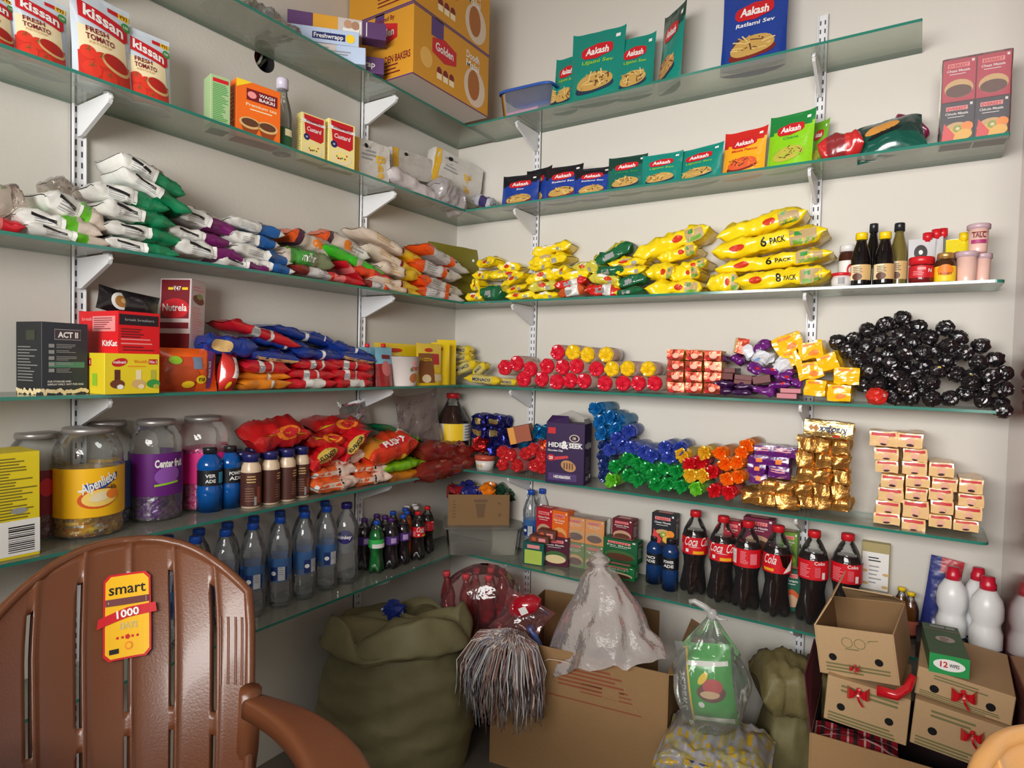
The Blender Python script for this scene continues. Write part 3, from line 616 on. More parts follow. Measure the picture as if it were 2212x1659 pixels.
def teabox(m, S, w, h, l, r, t):
    m.pol(S, [(-.5 * w, h), (-.15 * w, h), (-.5 * w, h * .85)], YEL, .0006)
    m.quad(S, -.28 * w, h * .68, .42 * w, h * .88, MAR, .0006); m.ell(S, -.16 * w, h * .78, .1 * w, h * .06, PNK, .001); m.text(S, 'WAGH', .18 * w, h * .79, h * .055, WHT, .001, wid=.36 * w, bold=.02); m.text(S, 'BAKRI', .18 * w, h * .71, h * .055, WHT, .001, wid=.36 * w, bold=.02)
    m.text(S, 'Premium tea', .06 * w, h * .58, h * .05, CRM, .0006, wid=.7 * w); m.quad(S, -.2 * w, h * .52, .3 * w, h * .54, CRM)
    for a in (-.2, .2): m.ell(S, a * w, h * .28, .24 * w, h * .1, TAN, .0008); m.ell(S, a * w, h * .29, .19 * w, h * .07, BRN, .001); m.pol(S, [((a - .22) * w, h * .26), ((a - .12) * w, h * .08), ((a + .12) * w, h * .08), ((a + .22) * w, h * .26)], ink('tea', (150, 70, 30)), .0007)
    m.lines(l, -.02, .02, h * .8, 9, h * .07, ink('peach', (250, 180, 120)), seed=3)
carton('L', (0.1474,-1.0419,1.7689,0.1205,0.149), .055, 'tea_box', 'Orange tea box with cups printed on it, second shelf', 'tea box', None, (240, 110, 30), teabox, -10)
def bottle(name, prof, mat, parts, T=None, wall=None, D=0, rz=0, label=None, cat='bottle', grp=None, n=28, rmod=None):
    r = root(name); m = MB(); m.lathe(prof, n, mat, rmod); m.build('bottle_body', r)
    for nm, fn in parts: mm = MB(); fn(mm); mm.build(nm, r)
    if T: put(r, wall, T, D, rz)
    return tag(r, label, cat, grp)
CG = clear('glass_grey', (214, 214, 208), .1, (200, 200, 196), .05, 0, 30, .5)
T = (0.1374,-0.949,1.7689,0.0566,0.2105); k = T[4]; rr = T[3] / 2
bottle('glass_bottle', [(rr * .9, 0), (rr, .01), (rr, .5 * k), (rr * .75, .66 * k), (rr * .5, .78 * k), (rr * .46, .88 * k)], CG, (('cap', lambda m: cap_parts(m, rr * .58, .14 * k, .86 * k, plas('cap_lilac', (204, 196, 214)))), ('label', lambda m: (m.lathe([(rr * 1.01, .05 * k), (rr * 1.015, .33 * k)], 28, ink('label_green', (44, 96, 60)), caps=False), m.quad(cS(rr * 1.02), -.01, .22 * k, .014, .31 * k, CRM, .0006, 6)))), T, 'L', .05, 0, 'Clear glass bottle with pale cap between the tea box and custard cartons')
def custard(m, S, w, h, l, r, t):
    m.pol(S, [(-.42 * w, h * .97), (.42 * w, h * .97), (.42 * w, h * .50), (.3 * w, h * .44), (-.3 * w, h * .48), (-.36 * w, h * .6)], RED, .0006)
    m.pol(S, [(-.5 * w, h * .80), (.5 * w, h * .80), (.5 * w, h * .86), (0, h * .84), (-.5 * w, h * .88)], WHT, .0008); m.text(S, 'WEIKFIELD', 0, h * .82, h * .05, MAR, .0012, wid=.7 * w); m.text(S, 'Custard', 0, h * .64, h * .09, WHT, .0008, wid=.6 * w, bold=.02, shear=.15)
    m.ell(S, -.3 * w, h * .5, .12 * w, h * .07, NVY, .001); m.text(S, '18', -.3 * w, h * .48, h * .04, WHT, .0014)
    m.ell(S, 0, h * .26, .38 * w, h * .15, CRM, .0007); m.ell(S, 0, h * .28, .3 * w, h * .1, ink('custard', (246, 226, 140)), .001)
    rd = random.Random(4)
    for i in range(7): m.ell(S, rd.uniform(-.22, .22) * w, h * rd.uniform(.22, .34), .03 * w, h * .02, (RED, BRN, GRN)[i % 3], .0014, 8)
    m.lines(l, -.012, .012, h * .9, 14, h * .05, ink('fawn', (200, 180, 110)))
CU = (244, 226, 150)
carton('L', (0.1374,-0.857,1.7689,0.0784,0.1344), .03, 'custard_carton', 'Custard powder carton next to the glass bottle', 'carton', 'custard cartons', CU, custard, -6)
carton('L', (0.1274,-0.8049,1.7689,0.0279,0.1375), .03, 'custard_carton', 'Custard powder carton squeezed edge-on between the two others', 'carton', 'custard cartons', CU, None, 0)
carton('L', (0.1474,-0.7579,1.7689,0.0912,0.1465), .03, 'custard_carton', 'Custard powder carton nearest the room corner', 'carton', 'custard cartons', CU, custard, -10)
# napkin and plate packs
def paperpack(T, D, label, rz, ry, seed, txt=True, wall='L'):
    m = MB(); w, h = T[3], T[4]; S = brick(m, w, D, h, clear('pack_film', (236, 230, 224), .72, (232, 226, 218), .1, .5, 22, .3), .05, 6, seed, None, .18)
    m.quad(S, -w * .5, 0, -w * .38, h, ink('mustard', (226, 176, 50)), .0012, 2, 6)
    if txt: m.text(S, 'Bee', w * .12, h * .4, h * .26, ink('mustard', (226, 176, 50)), .0016, rot=RAD(-80), curved=True); m.lines(S, -w * .3, w * .1, h * .85, 4, h * .09, GRY, .0016)
    m.ell(S, -w * .2, h * .85, w * .05, h * .06, BLK, .0016, 10)
    o = m.build('paper_cup_pack'); put(o, wall, T, D, rz, 0, ry); return tag(o, label, 'disposables pack', 'wrapped paper goods')
paperpack((0.1274,-0.6084,1.7689,0.1445,0.1385), .05, 'Clear wrapped pack beside the custard cartons, standing upright', -8, 0, 1)
paperpack((0.0874,-0.3607,1.8529,0.2385,0.0927), .06, 'Clear wrapped pack with yellow edge lying behind silver packs', 0, -4, 2, False)
paperpack((0.1174,-0.1572,1.8352,0.2481,0.1536), .06, 'Clear wrapped pack with yellow letters tilted near the room corner', -14, 10, 3)
lying('L', (0.1574,-0.4268,1.7779,0.2685,0.0541), .1, 'silver_packet', 'Silver packet lying in front of the clear wrapped packs', 'packet', None, film('silver_pink', (206, 196, 198), .25, .5), 10, seed=6, wr=.2)
lying('L', (0.1774,-0.2555,1.767,0.1637,0.0962), .08, 'clear_packet', 'Clear crumpled packet at the very corner of the second shelf', 'packet', None, clear('packet_clear', (226, 220, 220), .45, (220, 212, 214), .1, .8), 20, seed=7, wr=.3)
lying('R', (0.1922,-0.11,1.8006,0.0938,0.043), .06, 'foil_packet', 'Small silver and purple foil packet in the shelf corner', 'packet', None, two(('foil_grey', (180, 180, 186)), ('foil_purple', (60, 50, 100)), .4, .8), 20, seed=8, wr=.2)
# ================================================================ third shelf: pulses, flour packs, noodles, jars
def bands(*bs):
    """front colours along the pack: (upto_u, film) ...; optional 'top': list for phi 55..150"""
    front = [(a, film(*c)) for a, c in bs]
    return front
def banded(front, top=None, lo=50, hi=165):
    F = [(a, film(*c)) for a, c in front]; Tp = [(a, film(*c)) for a, c in top] if top else None
    def f(u, ph):
        for a, c in (Tp if Tp and lo < ph < hi else F):
            if u <= a: return c
        return F[-1][1]
    return f
WPL = ('white_print', (226, 224, 218)); PAL = ('pale_pulse', (206, 190, 176)); GR1 = ('pulse_green', (18, 122, 78)); GR2 = ('pulse_lime', (96, 184, 32)); PU1 = ('pulse_purple', (110, 26, 96)); PU2 = ('pulse_plum', (74, 40, 60)); BL1 = ('pulse_blue', (30, 90, 156)); CR1 = ('flour_cream', (226, 208, 190)); YE1 = ('flour_yellow', (222, 180, 30)); OR1 = ('salt_orange', (236, 86, 30)); SI1 = ('salt_silver', (206, 202, 202)); RE1 = ('packet_red', (196, 28, 40)); BR1 = ('packet_brown', (130, 44, 36)); GR3 = ('packet_green', (44, 140, 50))
def dalprint(m, S, w, t, side=1, bar=True):
    q = packS(S, t)
    if bar: m.pol(lambda a, b, o: q(a, b, o), [(-w * .34, t * .20), (-w * .06, t * .05), (-w * .06, -t * .06), (-w * .34, t * .08)], BLK, .0012)
    m.lines(q, -w * .30, -w * .02, t * .02, 4, t * .08, GRY, .0012, .4, 5, 'L', 3); m.quad(q, w * .0, -t * .3, w * .05, t * .3, WHT, .0012, 1, 4)
PK = dict(
 lg=(banded([(.10, WPL), (.40, WPL), (.48, WPL), (.72, GR2), (1, PAL)], [(.12, WPL), (.42, GR2), (1, PAL)]), dalprint),
 gr=(banded([(.52, WPL), (1, GR1)], [(.14, WPL), (.5, GR1), (1, PAL)]), dalprint),
 pu=(banded([(.50, WPL), (.95, PU1), (1, WPL)], [(.12, WPL), (.45, PU2), (1, PAL)]), dalprint),
 bl=(banded([(.55, WPL), (.9, BL1), (1, WPL)], [(.2, WPL), (.6, BL1), (1, WPL)]), lambda m, S, w, t: dalprint(m, S, w, t, 1, False)),
 sg=(banded([(.12, ('tip_orange', (214, 84, 36))), (.2, PU2), (.7, PAL), (1, WPL)], [(.12, ('tip_orange', (214, 84, 36))), (.3, WPL), (.5, ('olive_print', (130, 130, 90))), (1, PAL)]), lambda m, S, w, t: (m.ell(packS(S, t), 0, 0, w * .1, t * .2, ORG, .001, 14), m.lines(packS(S, t), .1 * w, .35 * w, t * .2, 3, t * .15, GRY, .001, .4, 2, 'L', 2))),
 fg=(banded([(.1, PAL), (.55, ('soft_green', (70, 150, 60))), (1, ('olive_film', (120, 130, 96)))]), lambda m, S, w, t: m.text(packS(S, t), 'mdhr', -w * .05, -t * .12, t * .3, WHT, .0014, wid=w * .3, curved=True)),
 bg=(banded([(.48, ('vivid_green', (60, 180, 40))), (.58, PAL), (1, ('vivid_green', (60, 180, 40)))]), None),
 rw=(banded([(.3, BR1), (.8, SI1), (.9, OR1), (1, RE1)], [(.5, BR1), (1, RE1)]), lambda m, S, w, t: m.lines(packS(S, t), 0, w * .25, t * .2, 3, t * .15, GRY, .001, .4, 2, 'L', 2)),
 rd=(banded([(.25, RE1), (.5, ('packet_rose', (226, 120, 120))), (1, RE1)], [(1, RE1)]), None),
 ro=(banded([(.4, ('packet_vermilion', (222, 70, 36))), (.5, OR1), (1, RE1)]), None),
 cy=(banded([(.62, CR1), (1, YE1)], [(.3, CR1), (.7, ('flour_ochre', (214, 176, 120))), (1, YE1)]), lambda m, S, w, t: (m.quad(packS(S, t), w * .06, -t * .25, w * .1, t * .25, MAR, .0012, 1, 4), m.lines(packS(S, t), -w * .3, 0, t * .2, 3, t * .15, TAN, .001, .4, 7, 'L', 3))),
 so=(banded([(.22, OR1), (.56, SI1), (.64, OR1), (1, SI1)], [(.15, OR1), (1, ('salt_tan', (196, 150, 110)))]), lambda m, S, w, t: (m.quad(packS(S, t), w * .15, t * .06, w * .19, t * .22, BLK, .0012), m.lines(packS(S, t), -.24 * w, w * .04, t * .22, 4, t * .13, GRY, .001, .4, 9, 'L', 3))),
)
def pile(wall, rows, D=.13, e=.62, wr=.22):
    for i, (k, T, ry, name, cat, grp, lb) in enumerate(rows):
        mt, deco = PK[k]; lying(wall, T, D, name, lb, cat, grp, mt, ry, random.Random(i).uniform(-5, 5), 0, e, wr, 30 + i, deco, max(T[4] - abs(math.tan(RAD(ry))) * T[3] * .55, .022))
PP, FP = ('pulse_packet', 'pulse packet'), ('flour_packet', 'flour packet')
def R3(k, T, ry, nm, grp, lb): return (k, T, ry, nm[0], nm[1], grp, lb)
G1 = 'packets of pulses on the third shelf'; G2 = 'flour and salt packets on the third shelf'
pile('L', [
 R3('lg', (0.1754,-1.5009,1.4184,0.158,0.0331), 4, PP, G1, 'Lime green pulse packet lowest of its pile, at the front edge'),
 R3('lg', (0.1674,-1.5103,1.4335,0.1512,0.0472), 4, PP, G1, 'Lime green banded pulse packet, middle of its pile'),
 R3('lg', (0.1574,-1.4895,1.4555,0.1246,0.0747), 20, PP, G1, 'Lime green pulse packet sloping down on top of its pile'),
 R3('rd', (0.1674,-1.6088,1.4251,0.0727,0.0274), 3, ('snack_packet', 'packet'), G1, 'Brown-red packet at the picture edge, beside lime green packs'),
 R3('gr', (0.1754,-1.352,1.415,0.1576,0.0364), 3, PP, G1, 'Dark green banded pulse packet, lowest in the tall pile'),
 R3('gr', (0.1734,-1.3455,1.4485,0.1679,0.0396), 3, PP, G1, 'Dark green pulse packet, second from the bottom of the tall pile'),
 R3('gr', (0.1734,-1.3633,1.4846,0.1593,0.0453), 5, PP, G1, 'Dark green pulse packet in the middle of the tall pile'),
 R3('gr', (0.1574,-1.3685,1.5204,0.1604,0.0494), 7, PP, G1, 'Dark green pulse packet under the two sloping ones'),
 R3('gr', (0.1674,-1.3197,1.5341,0.1675,0.0717), 24, PP, G1, 'Dark green pulse packet sloping down, second from the top'),
 R3('gr', (0.1374,-1.3191,1.5762,0.1594,0.0746), 20, PP, G1, 'Dark green pulse packet sloping at the very top of the tall pile'),
 R3('pu', (0.1754,-1.1004,1.416,0.1519,0.0334), 3, PP, G1, 'Purple banded pulse packet lying lowest beside the blue packs'),
 R3('pu', (0.1754,-1.1895,1.4267,0.1771,0.0489), 5, PP, G1, 'Purple pulse packet with shiny violet end at the shelf edge'),
 R3('pu', (0.1574,-1.2084,1.4671,0.1628,0.0385), 4, PP, G1, 'Plum pulse packet second from the top of the purple pile'),
 R3('pu', (0.1374,-1.1805,1.506,0.1664,0.0577), 10, PP, G1, 'Plum pulse packet on top of the purple pile'),
 R3('bl', (0.1754,-1.0229,1.4203,0.1527,0.0348), 4, PP, G1, 'Blue and white packet lowest at the shelf edge'),
 R3('bl', (0.1674,-1.0389,1.4459,0.1814,0.0456), 6, PP, G1, 'Blue and white packet second from the bottom'),
 R3('bl', (0.1574,-1.0534,1.4863,0.1367,0.0392), 4, PP, G1, 'Blue and white packet second from the top of its pile'),
 R3('bl', (0.1374,-1.0371,1.5255,0.1671,0.0397), 5, PP, G1, 'Blue and white packet on top of its pile'),
])
pile('L', [
 R3('rw', (0.1754,-0.8661,1.4278,0.174,0.0321), 2, FP, G2, 'Red and white packet lying beneath the green packet'),
 R3('rd', (0.1754,-0.7588,1.4231,0.1583,0.0295), 4, ('snack_packet', 'packet'), G2, 'Crumpled red packet at the shelf edge beside the red and white one'),
 R3('rd', (0.1574,-0.7168,1.4478,0.1028,0.0488), 30, ('snack_packet', 'packet'), G2, 'Small bright red packet wedged under the bright green tube'),
 R3('ro', (0.1674,-0.6355,1.4486,0.1511,0.0444), 8, ('snack_packet', 'packet'), G2, 'Orange-red packet beside the cream packets'),
 R3('rw', (0.1754,-0.6282,1.4193,0.1069,0.0297), 5, ('snack_packet', 'packet'), G2, 'Dark red packet at the shelf edge under the orange-red one'),
 R3('fg', (0.1674,-0.8866,1.4523,0.1771,0.0557), 2, FP, G2, 'Dull green packet with white letters on the third shelf'),
 R3('sg', (0.1274,-0.8346,1.5006,0.1918,0.0713), 12, FP, G2, 'Silver packet with orange corner next to the blue packs'),
 R3('sg', (0.1174,-0.7067,1.5156,0.1911,0.0784), 14, FP, G2, 'Silver packet with orange corner in front of the slotted upright'),
 R3('bg', (0.1574,-0.7021,1.4699,0.2355,0.0663), 14, FP, G2, 'Bright green tube-like packet sloping down'),
 R3('cy', (0.1754,-0.5023,1.416,0.1731,0.0312), 4, FP, G2, 'Cream and yellow packet lowest at the shelf edge'),
 R3('cy', (0.1714,-0.5324,1.4332,0.2269,0.0371), 3, FP, G2, 'Cream and yellow packet second from the bottom of its pile'),
 R3('cy', (0.1574,-0.4983,1.4708,0.1821,0.0517), 5, FP, G2, 'Cream and yellow packet in the middle of its pile'),
 R3('cy', (0.1474,-0.5136,1.4977,0.2743,0.0702), 15, FP, G2, 'Cream and yellow packet second from the top, sloping'),
 R3('cy', (0.1274,-0.4892,1.542,0.3337,0.0822), 14, FP, G2, 'Cream and yellow packet topmost of its pile'),
 R3('so', (0.1754,-0.3005,1.4151,0.255,0.0438), 3, FP, G2, 'Silver and orange packet lowest at the shelf corner'),
 R3('so', (0.1674,-0.2892,1.4437,0.2727,0.0576), 6, FP, G2, 'Silver and orange packet second from the bottom at the corner'),
 R3('so', (0.1574,-0.2974,1.4977,0.265,0.0591), 5, FP, G2, 'Silver and orange packet second from the top at the corner'),
 R3('so', (0.1474,-0.238,1.5439,0.2758,0.0725), 14, FP, G2, 'Silver and orange packet topmost at the corner'),
], .11)
m = MB(); T = (0.0874,-0.1007,1.4208,0.2455,0.241); S = pouch(m, T[3], T[4], .03, film('olive_pouch', (116, 108, 36), .3, .4, 30), 12, 14, .04, .2, 7); m.ell(S, .3 * T[3], T[4] * .8, .006, .006, WHT, .002, 10)
o = m.build('olive_pouch'); put(o, 'L', T, .04, -30, -4, 4); tag(o, 'Olive green pouch standing behind the silver and orange packets', 'pouch')
for i, (T, lb, sd) in enumerate((((0.1374,-1.5946,1.4551,0.0686,0.0649), 'Clear plastic packet at the picture edge of the third shelf', 1), ((0.0774,-1.452,1.5214,0.1066,0.0485), 'Pale clear packet behind the lime green pulse packets', 2))):
    lying('L', T, .08, 'clear_packet', lb, 'packet', None, clear('packet_pink', (240, 232, 226), .14, (214, 200, 190), .08, .8), 12 * i, seed=60 + sd, wr=.3)
# ---- instant noodle packets
YN = ('noodle_yellow', (246, 214, 22)); OV = ink('noodle_red', (206, 54, 24)); WIN = ink('noodle_window', (186, 158, 112)); NG = ('noodle_green', (20, 96, 58)); NP = ('noodle_pale', (206, 196, 70)); NR = ('noodle_crimson', (206, 36, 28)); NO = ('noodle_rust', (196, 84, 36))
def nood(m, S, w, t, kind, txt=None):
    q = packS(S, t); r = random.Random(int(w * 9999))
    if kind == 'y':
        if r.random() < .6: m.ell(q, w * r.uniform(-.2, .25), t * .05, w * .12, t * .13, OV, .0014, 14, 0, 2)
        m.quad(q, -w * .2, t * .12, w * .1, t * .42, WIN if r.random() < .5 else WHT, .001, 4, 3)
        m.quad(q, w * .12, -t * .3, w * .24, t * .0, GRY, .001, 2, 2); m.quad(lambda a, b, o: S(a, b, o), -w * .3, 70, w * .3, 110, WIN, .001, 6, 2)
    elif kind == 'big':
        m.ell(q, -w * .26 if txt else w * .1, t * .0, w * .07, t * .13, OV, .0014, 16, 0, 2)
        if txt: m.text(q, txt, -w * .02, -t * .14, t * .3, BLK, .0016, bold=.02, wid=w * .055, sx=.8); m.text(q, 'PACK', w * .10, -t * .1, t * .18, BLK, .0016, bold=.02, wid=w * .13, curved=True)
        m.quad(q, w * .2, -t * .35, w * .42, t * .3, WIN, .001, 6, 4); m.quad(q, w * .22, -t * .36, w * .40, -t * .12, ink('noodle_lime', (110, 160, 50)), .0013, 5, 3); m.quad(q, w * .24, t * .02, w * .3, t * .2, GRN, .0014, 2, 2)
def NOO(c, top=None): return banded([(1, c)], [(1, top or c)], 60, 160)
NK = dict(y=NOO(YN), p=NOO(NP, YN), g=banded([(.12, YN), (1, NG)], [(1, NP)]), r=banded([(.5, NR), (.7, WPL), (1, NR)], [(1, YN)]), o=banded([(.35, NO), (.75, WPL), (1, NO)], [(1, NO)]), b=banded([(.1, YN), (.9, ('noodle_beige', (196, 164, 120))), (1, YN)], [(1, YN)]))
GN = 'instant noodle packets'
def noodles(rows):
    for i, (k, T, ry, D, lb) in enumerate(rows):
        t = max(T[4] - abs(math.tan(RAD(ry))) * T[3] * .5, .02)
        lying('R', T, D, 'noodle_packet', lb, 'noodle packet', GN, NK[k], ry, random.Random(i * 3).uniform(-14, 14), 0, .55, .35, 90 + i, (lambda m, S, w, t_: nood(m, S, w, t_, 'y')) if k in 'yp' else (lambda m, S, w, t_: m.quad(packS(S, t_), -w * .2, -t_ * .2, w * .05, t_ * .1, GRY, .001, 3, 2)), t, .09, 14)
noodles([
 ('y', (0.2197,-0.18,1.4251,0.0722,0.0315), 0, .08, 'Yellow noodle packet at the shelf corner edge, beside the green soup pack'),
 ('g', (0.304,-0.18,1.4255,0.1178,0.0549), 0, .09, 'Beige and dark green soup packet at the shelf corner'),
 ('y', (0.428,-0.18,1.4228,0.1171,0.0283), -3, .09, 'Yellow noodle packet at the edge just under another, beside the soup pack'),
 ('y', (0.539,-0.18,1.4204,0.1053,0.0243), -2, .09, 'Yellow noodle packet at the edge in front of the slotted upright'),
 ('o', (0.6401,-0.178,1.4233,0.1037,0.0411), -8, .09, 'Rust-orange noodle packet at the shelf edge'),
 ('r', (0.746,-0.178,1.4239,0.1219,0.0385), 2, .09, 'Crimson noodle packet with a white block at the shelf edge'),
 ('g', (0.8547,-0.178,1.4211,0.1087,0.0269), -3, .09, 'Green edged noodle packet at the shelf edge next to the crimson one'),
 ('y', (0.4074,-0.16,1.4508,0.1127,0.0304), -10, .09, 'Yellow noodle packet second up, beside the soup pack'),
 ('p', (0.517,-0.17,1.4484,0.1104,0.0393), -4, .09, 'Pale yellow noodle packet second up below the slotted upright'),
 ('r', (0.6295,-0.17,1.4563,0.1224,0.0382), -10, .09, 'Crimson and yellow noodle packet above the rust-orange one'),
 ('p', (0.75,-0.16,1.4611,0.1154,0.0402), 8, .09, 'Pale noodle packet second up, next to the big packs'),
 ('g', (0.8509,-0.16,1.4502,0.1062,0.0422), -10, .09, 'Green noodle packet second up, sloping'),
 ('y', (0.1956,-0.13,1.4701,0.0446,0.0429), 0, .06, 'Yellow noodle packet edge-on beside the olive pouch'),
 ('y', (0.3813,-0.14,1.4813,0.1145,0.0478), -20, .08, 'Yellow noodle packet sloping up in the middle near the corner'),
 ('y', (0.4965,-0.15,1.4812,0.112,0.053), -18, .08, 'Yellow noodle packet sloping up in front of the upright'),
 ('y', (0.5719,-0.15,1.4904,0.1005,0.052), -18, .08, 'Yellow noodle packet sloping up just after the upright'),
 ('y', (0.6328,-0.14,1.4884,0.105,0.0321), -2, .09, 'Yellow noodle packet lying flat above the crimson ones'),
 ('y', (0.2066,-0.11,1.5148,0.0891,0.0359), 4, .08, 'Yellow noodle packet third up beside the olive pouch'),
 ('y', (0.3066,-0.11,1.513,0.1277,0.0334), -2, .08, 'Yellow noodle packet third up near the room corner'),
 ('p', (0.6717,-0.13,1.5099,0.1138,0.0415), 6, .09, 'Pale green noodle packet third up in the middle'),
 ('g', (0.762,-0.14,1.4924,0.1186,0.0358), -3, .09, 'Dark green noodle packet third up in the middle'),
 ('y', (0.8415,-0.14,1.4925,0.1073,0.0335), -4, .09, 'Yellow noodle packet third up, touching the big packs'),
 ('y', (0.2196,-0.09,1.567,0.1021,0.036), -4, .08, 'Yellow noodle packet on top of the corner pile'),
 ('y', (0.3179,-0.09,1.5431,0.102,0.0335), 2, .08, 'Yellow noodle packet with a red edge on the corner pile'),
 ('y', (0.4715,-0.1,1.5358,0.1106,0.0373), -2, .08, 'Yellow noodle packet third from the top at the upright'),
 ('y', (0.4983,-0.1,1.551,0.1638,0.0471), -4, .09, 'Yellow noodle packet second from the top at the upright'),
 ('y', (0.5089,-0.1,1.5872,0.1551,0.0503), -10, .09, 'Yellow noodle packet topmost of the pile at the upright'),
 ('y', (0.8133,-0.11,1.5259,0.1398,0.0341), -3, .09, 'Yellow noodle packet lying on the green ones, fourth up'),
 ('g', (0.7539,-0.1,1.5374,0.1582,0.079), -24, .09, 'Yellow and dark green noodle packet leaning on the middle pile'),
])
def bignood(T, ry, txt, lb, seed, D=.12, dx=0):
    t = max(T[4] - abs(math.tan(RAD(ry))) * T[3] * .6, .03)
    lying('R', T, D, 'noodle_multipack', lb, 'noodle multipack', 'large noodle packs', film(*YN, .12, .6, 28), ry, dx, 0, .6, .3, seed, lambda m, S, w, t_: nood(m, S, w, t_, 'big', txt), t * .94, .08, 26)
bignood((0.9957,-0.178,1.4155,0.1835,0.0518), 0, None, 'Big yellow noodle pack with red oval at the shelf edge', 1)
bignood((0.9456,-0.16,1.4663,0.0978,0.0587), 4, None, 'Yellow noodle pack with beige window beside the green packets', 2)
bignood((1.0279,-0.16,1.462,0.0964,0.0488), -5, None, 'Yellow noodle pack with silver window, second up', 3)
bignood((1.0398,-0.14,1.4869,0.111,0.0491), -14, None, 'Yellow noodle pack leaning on the long multipacks', 4)
bignood((0.9938,-0.13,1.5261,0.1322,0.0586), -12, None, 'Yellow noodle pack with red oval just below the sloping top one', 5)
bignood((0.9695,-0.12,1.544,0.2597,0.1036), -16, None, 'Long yellow noodle pack sloping upward on top of the pile', 6)
bignood((1.3099,-0.175,1.4218,0.2567,0.0631), -3, '8', 'Long yellow noodle multipack at the bottom, marked with eight', 7)
bignood((1.1372,-0.178,1.421,0.0983,0.0608), 0, None, 'Yellow and green noodle pack seen end-on below the multipacks', 8, .14, 12)
bignood((1.2817,-0.16,1.4753,0.3208,0.0613), -5, '6', 'Long yellow noodle multipack with green windows, second from the bottom', 9)
bignood((1.2652,-0.15,1.5233,0.3198,0.0806), -7, '6', 'Long yellow noodle multipack marked with six, second from the top', 10)
bignood((1.2438,-0.13,1.577,0.2581,0.09), -12, None, 'Long yellow noodle multipack twisted in the middle, topmost', 11)
# ---- sauces, jars and tubs at the end of the third shelf
def jar(name, T, D, body, cap, label=None, lb='', cat='jar', grp=None, cz=.86, cr=.9, wall='R', sh=None, extra=None, rz=0):
    r = T[3] / 2; k = T[4]; pr = sh or [(r * .9, 0), (r, .01), (r, cz * k - .012), (r * .86, cz * k)]
    parts = [('lid', lambda m: cap_parts(m, r * cr, k * (1 - cz), cz * k, cap))]
    if label: parts.append(('label', label))
    if extra: parts += extra
    return bottle(name, pr, body, parts, T, wall, D, rz, lb, cat, grp)
def wrap(r, z0, z1, mat, a0=-pi, a1=pi, n=24):
    return lambda m: m.grid(lambda u, v: cS(r)(r * (a0 + (a1 - a0) * u), z0 + (z1 - z0) * v, .0006), n, 1, mat)
JBR = plas('jar_brown', (70, 34, 26), .12); SOY = plas('soy_black', (20, 16, 16), .08); JYL = plas('cap_yellow', (244, 206, 20)); JBK = plas('cap_black', (34, 34, 40)); JRD = plas('cap_red', (208, 30, 40)); JWH = plas('cap_white', (226, 224, 222))
T = (1.4654,-0.07,1.4208,0.0469,0.1333); r, k = T[3] / 2, T[4]
jar('spread_jar', T, .06, JBR, JWH, lambda m: (wrap(r, .05 * k, .66 * k, WHT)(m), m.ell(cS(r), .012, .45 * k, .012, .018, RED, .0012, 16, 0, 2), m.ell(cS(r), .012, .45 * k, .007, .011, WHT, .0016, 14, 0, 2)), 'Brown jar with white label and red ring behind the sauce bottles', grp='jars on the third shelf')
T = (1.4618,-0.17,1.4208,0.0506,0.0399); r2, k2 = T[3] / 2, T[4]
jar('pickle_cup', T, .05, plas('cup_white', (226, 220, 216), .3), JRD, lambda m: m.quad(cS(r2), -.006, .2 * k2, .01, .65 * k2, GRY, .001, 5), 'Small white cup with red lid next to the noodle packs', 'cup', None, .8, 1.0)
def sauce(T, lb, cap, body, dark=True, lab=True, D=.05):
    r, k = T[3] / 2, T[4]
    pr = [(r * .94, 0), (r, .008), (r, .40 * k), (r * .97, .44 * k), (r, .52 * k), (r * .82, .66 * k), (r * .56, .80 * k), (r * .5, .88 * k)]
    def lab_(m):
        wrap(r * 1.01, .12 * k, .40 * k, CRM)(m); m.quad(cS(r * 1.01), .0, .12 * k, .03, .4 * k, TAN, .001, 6); m.ell(cS(r * 1.01), -.006, .18 * k, .012, .01, BRN, .0014, 14, 0, 2); m.lines(cS(r * 1.01), -.016, .012, .36 * k, 4, .03 * k, BRN, .0014, .4, 3, 'L', 4)
    return bottle('sauce_bottle', pr, body, [('cap', lambda m: cap_parts(m, r * .6, .13 * k, .87 * k, cap))] + ([('label', lab_)] if lab else []), T, 'R', D, 0, lb, 'sauce bottle', 'sauce bottles on the third shelf')
sauce((1.5303,-0.1,1.4208,0.0355,0.1822), 'Tall black-capped dark sauce bottle behind the two yellow-capped ones', JBK, SOY, lab=False)
def olive_lab(m): pass
T = (1.5923,-0.12,1.4208,0.0412,0.1731); sauce(T, 'Olive sauce bottle with black cap and pale label', JBK, plas('olive_sauce', (112, 100, 50), .1), D=.045)
sauce((1.5064,-0.165,1.4208,0.0481,0.1469), 'Yellow-capped soy sauce bottle nearest the noodle packs', JYL, SOY)
sauce((1.5616,-0.165,1.4208,0.0475,0.1441), 'Yellow-capped soy sauce bottle beside the olive one', JYL, SOY)
def spoutpouch(T, D, col, cap, lb, rz, deco=None, seed=1):
    r = root('spout_pouch'); m = MB(); w, h = T[3] * 1.1, T[4] * .9; S = pouch(m, w, h, .035, film(*col), 12, 14, .04, .1, seed, True, .02)
    if deco: deco(m, lambda a, b, o: S(a * w, b * h, o + .001))
    m.build('pouch', r); m = MB(); m.lathe([(.006, h * .93), (.006, T[4] * .86), (.011, T[4] * .88), (.0115, T[4]), (.0001, T[4])], 16, cap, org=(w * .2, 0, 0)); m.build('spout_cap', r)
    put(r, 'R', T, D, rz, -4); return tag(r, lb, 'pouch', 'sauce pouches with spouts')
SLV = ('spout_silver', (206, 206, 208), .2, .4)
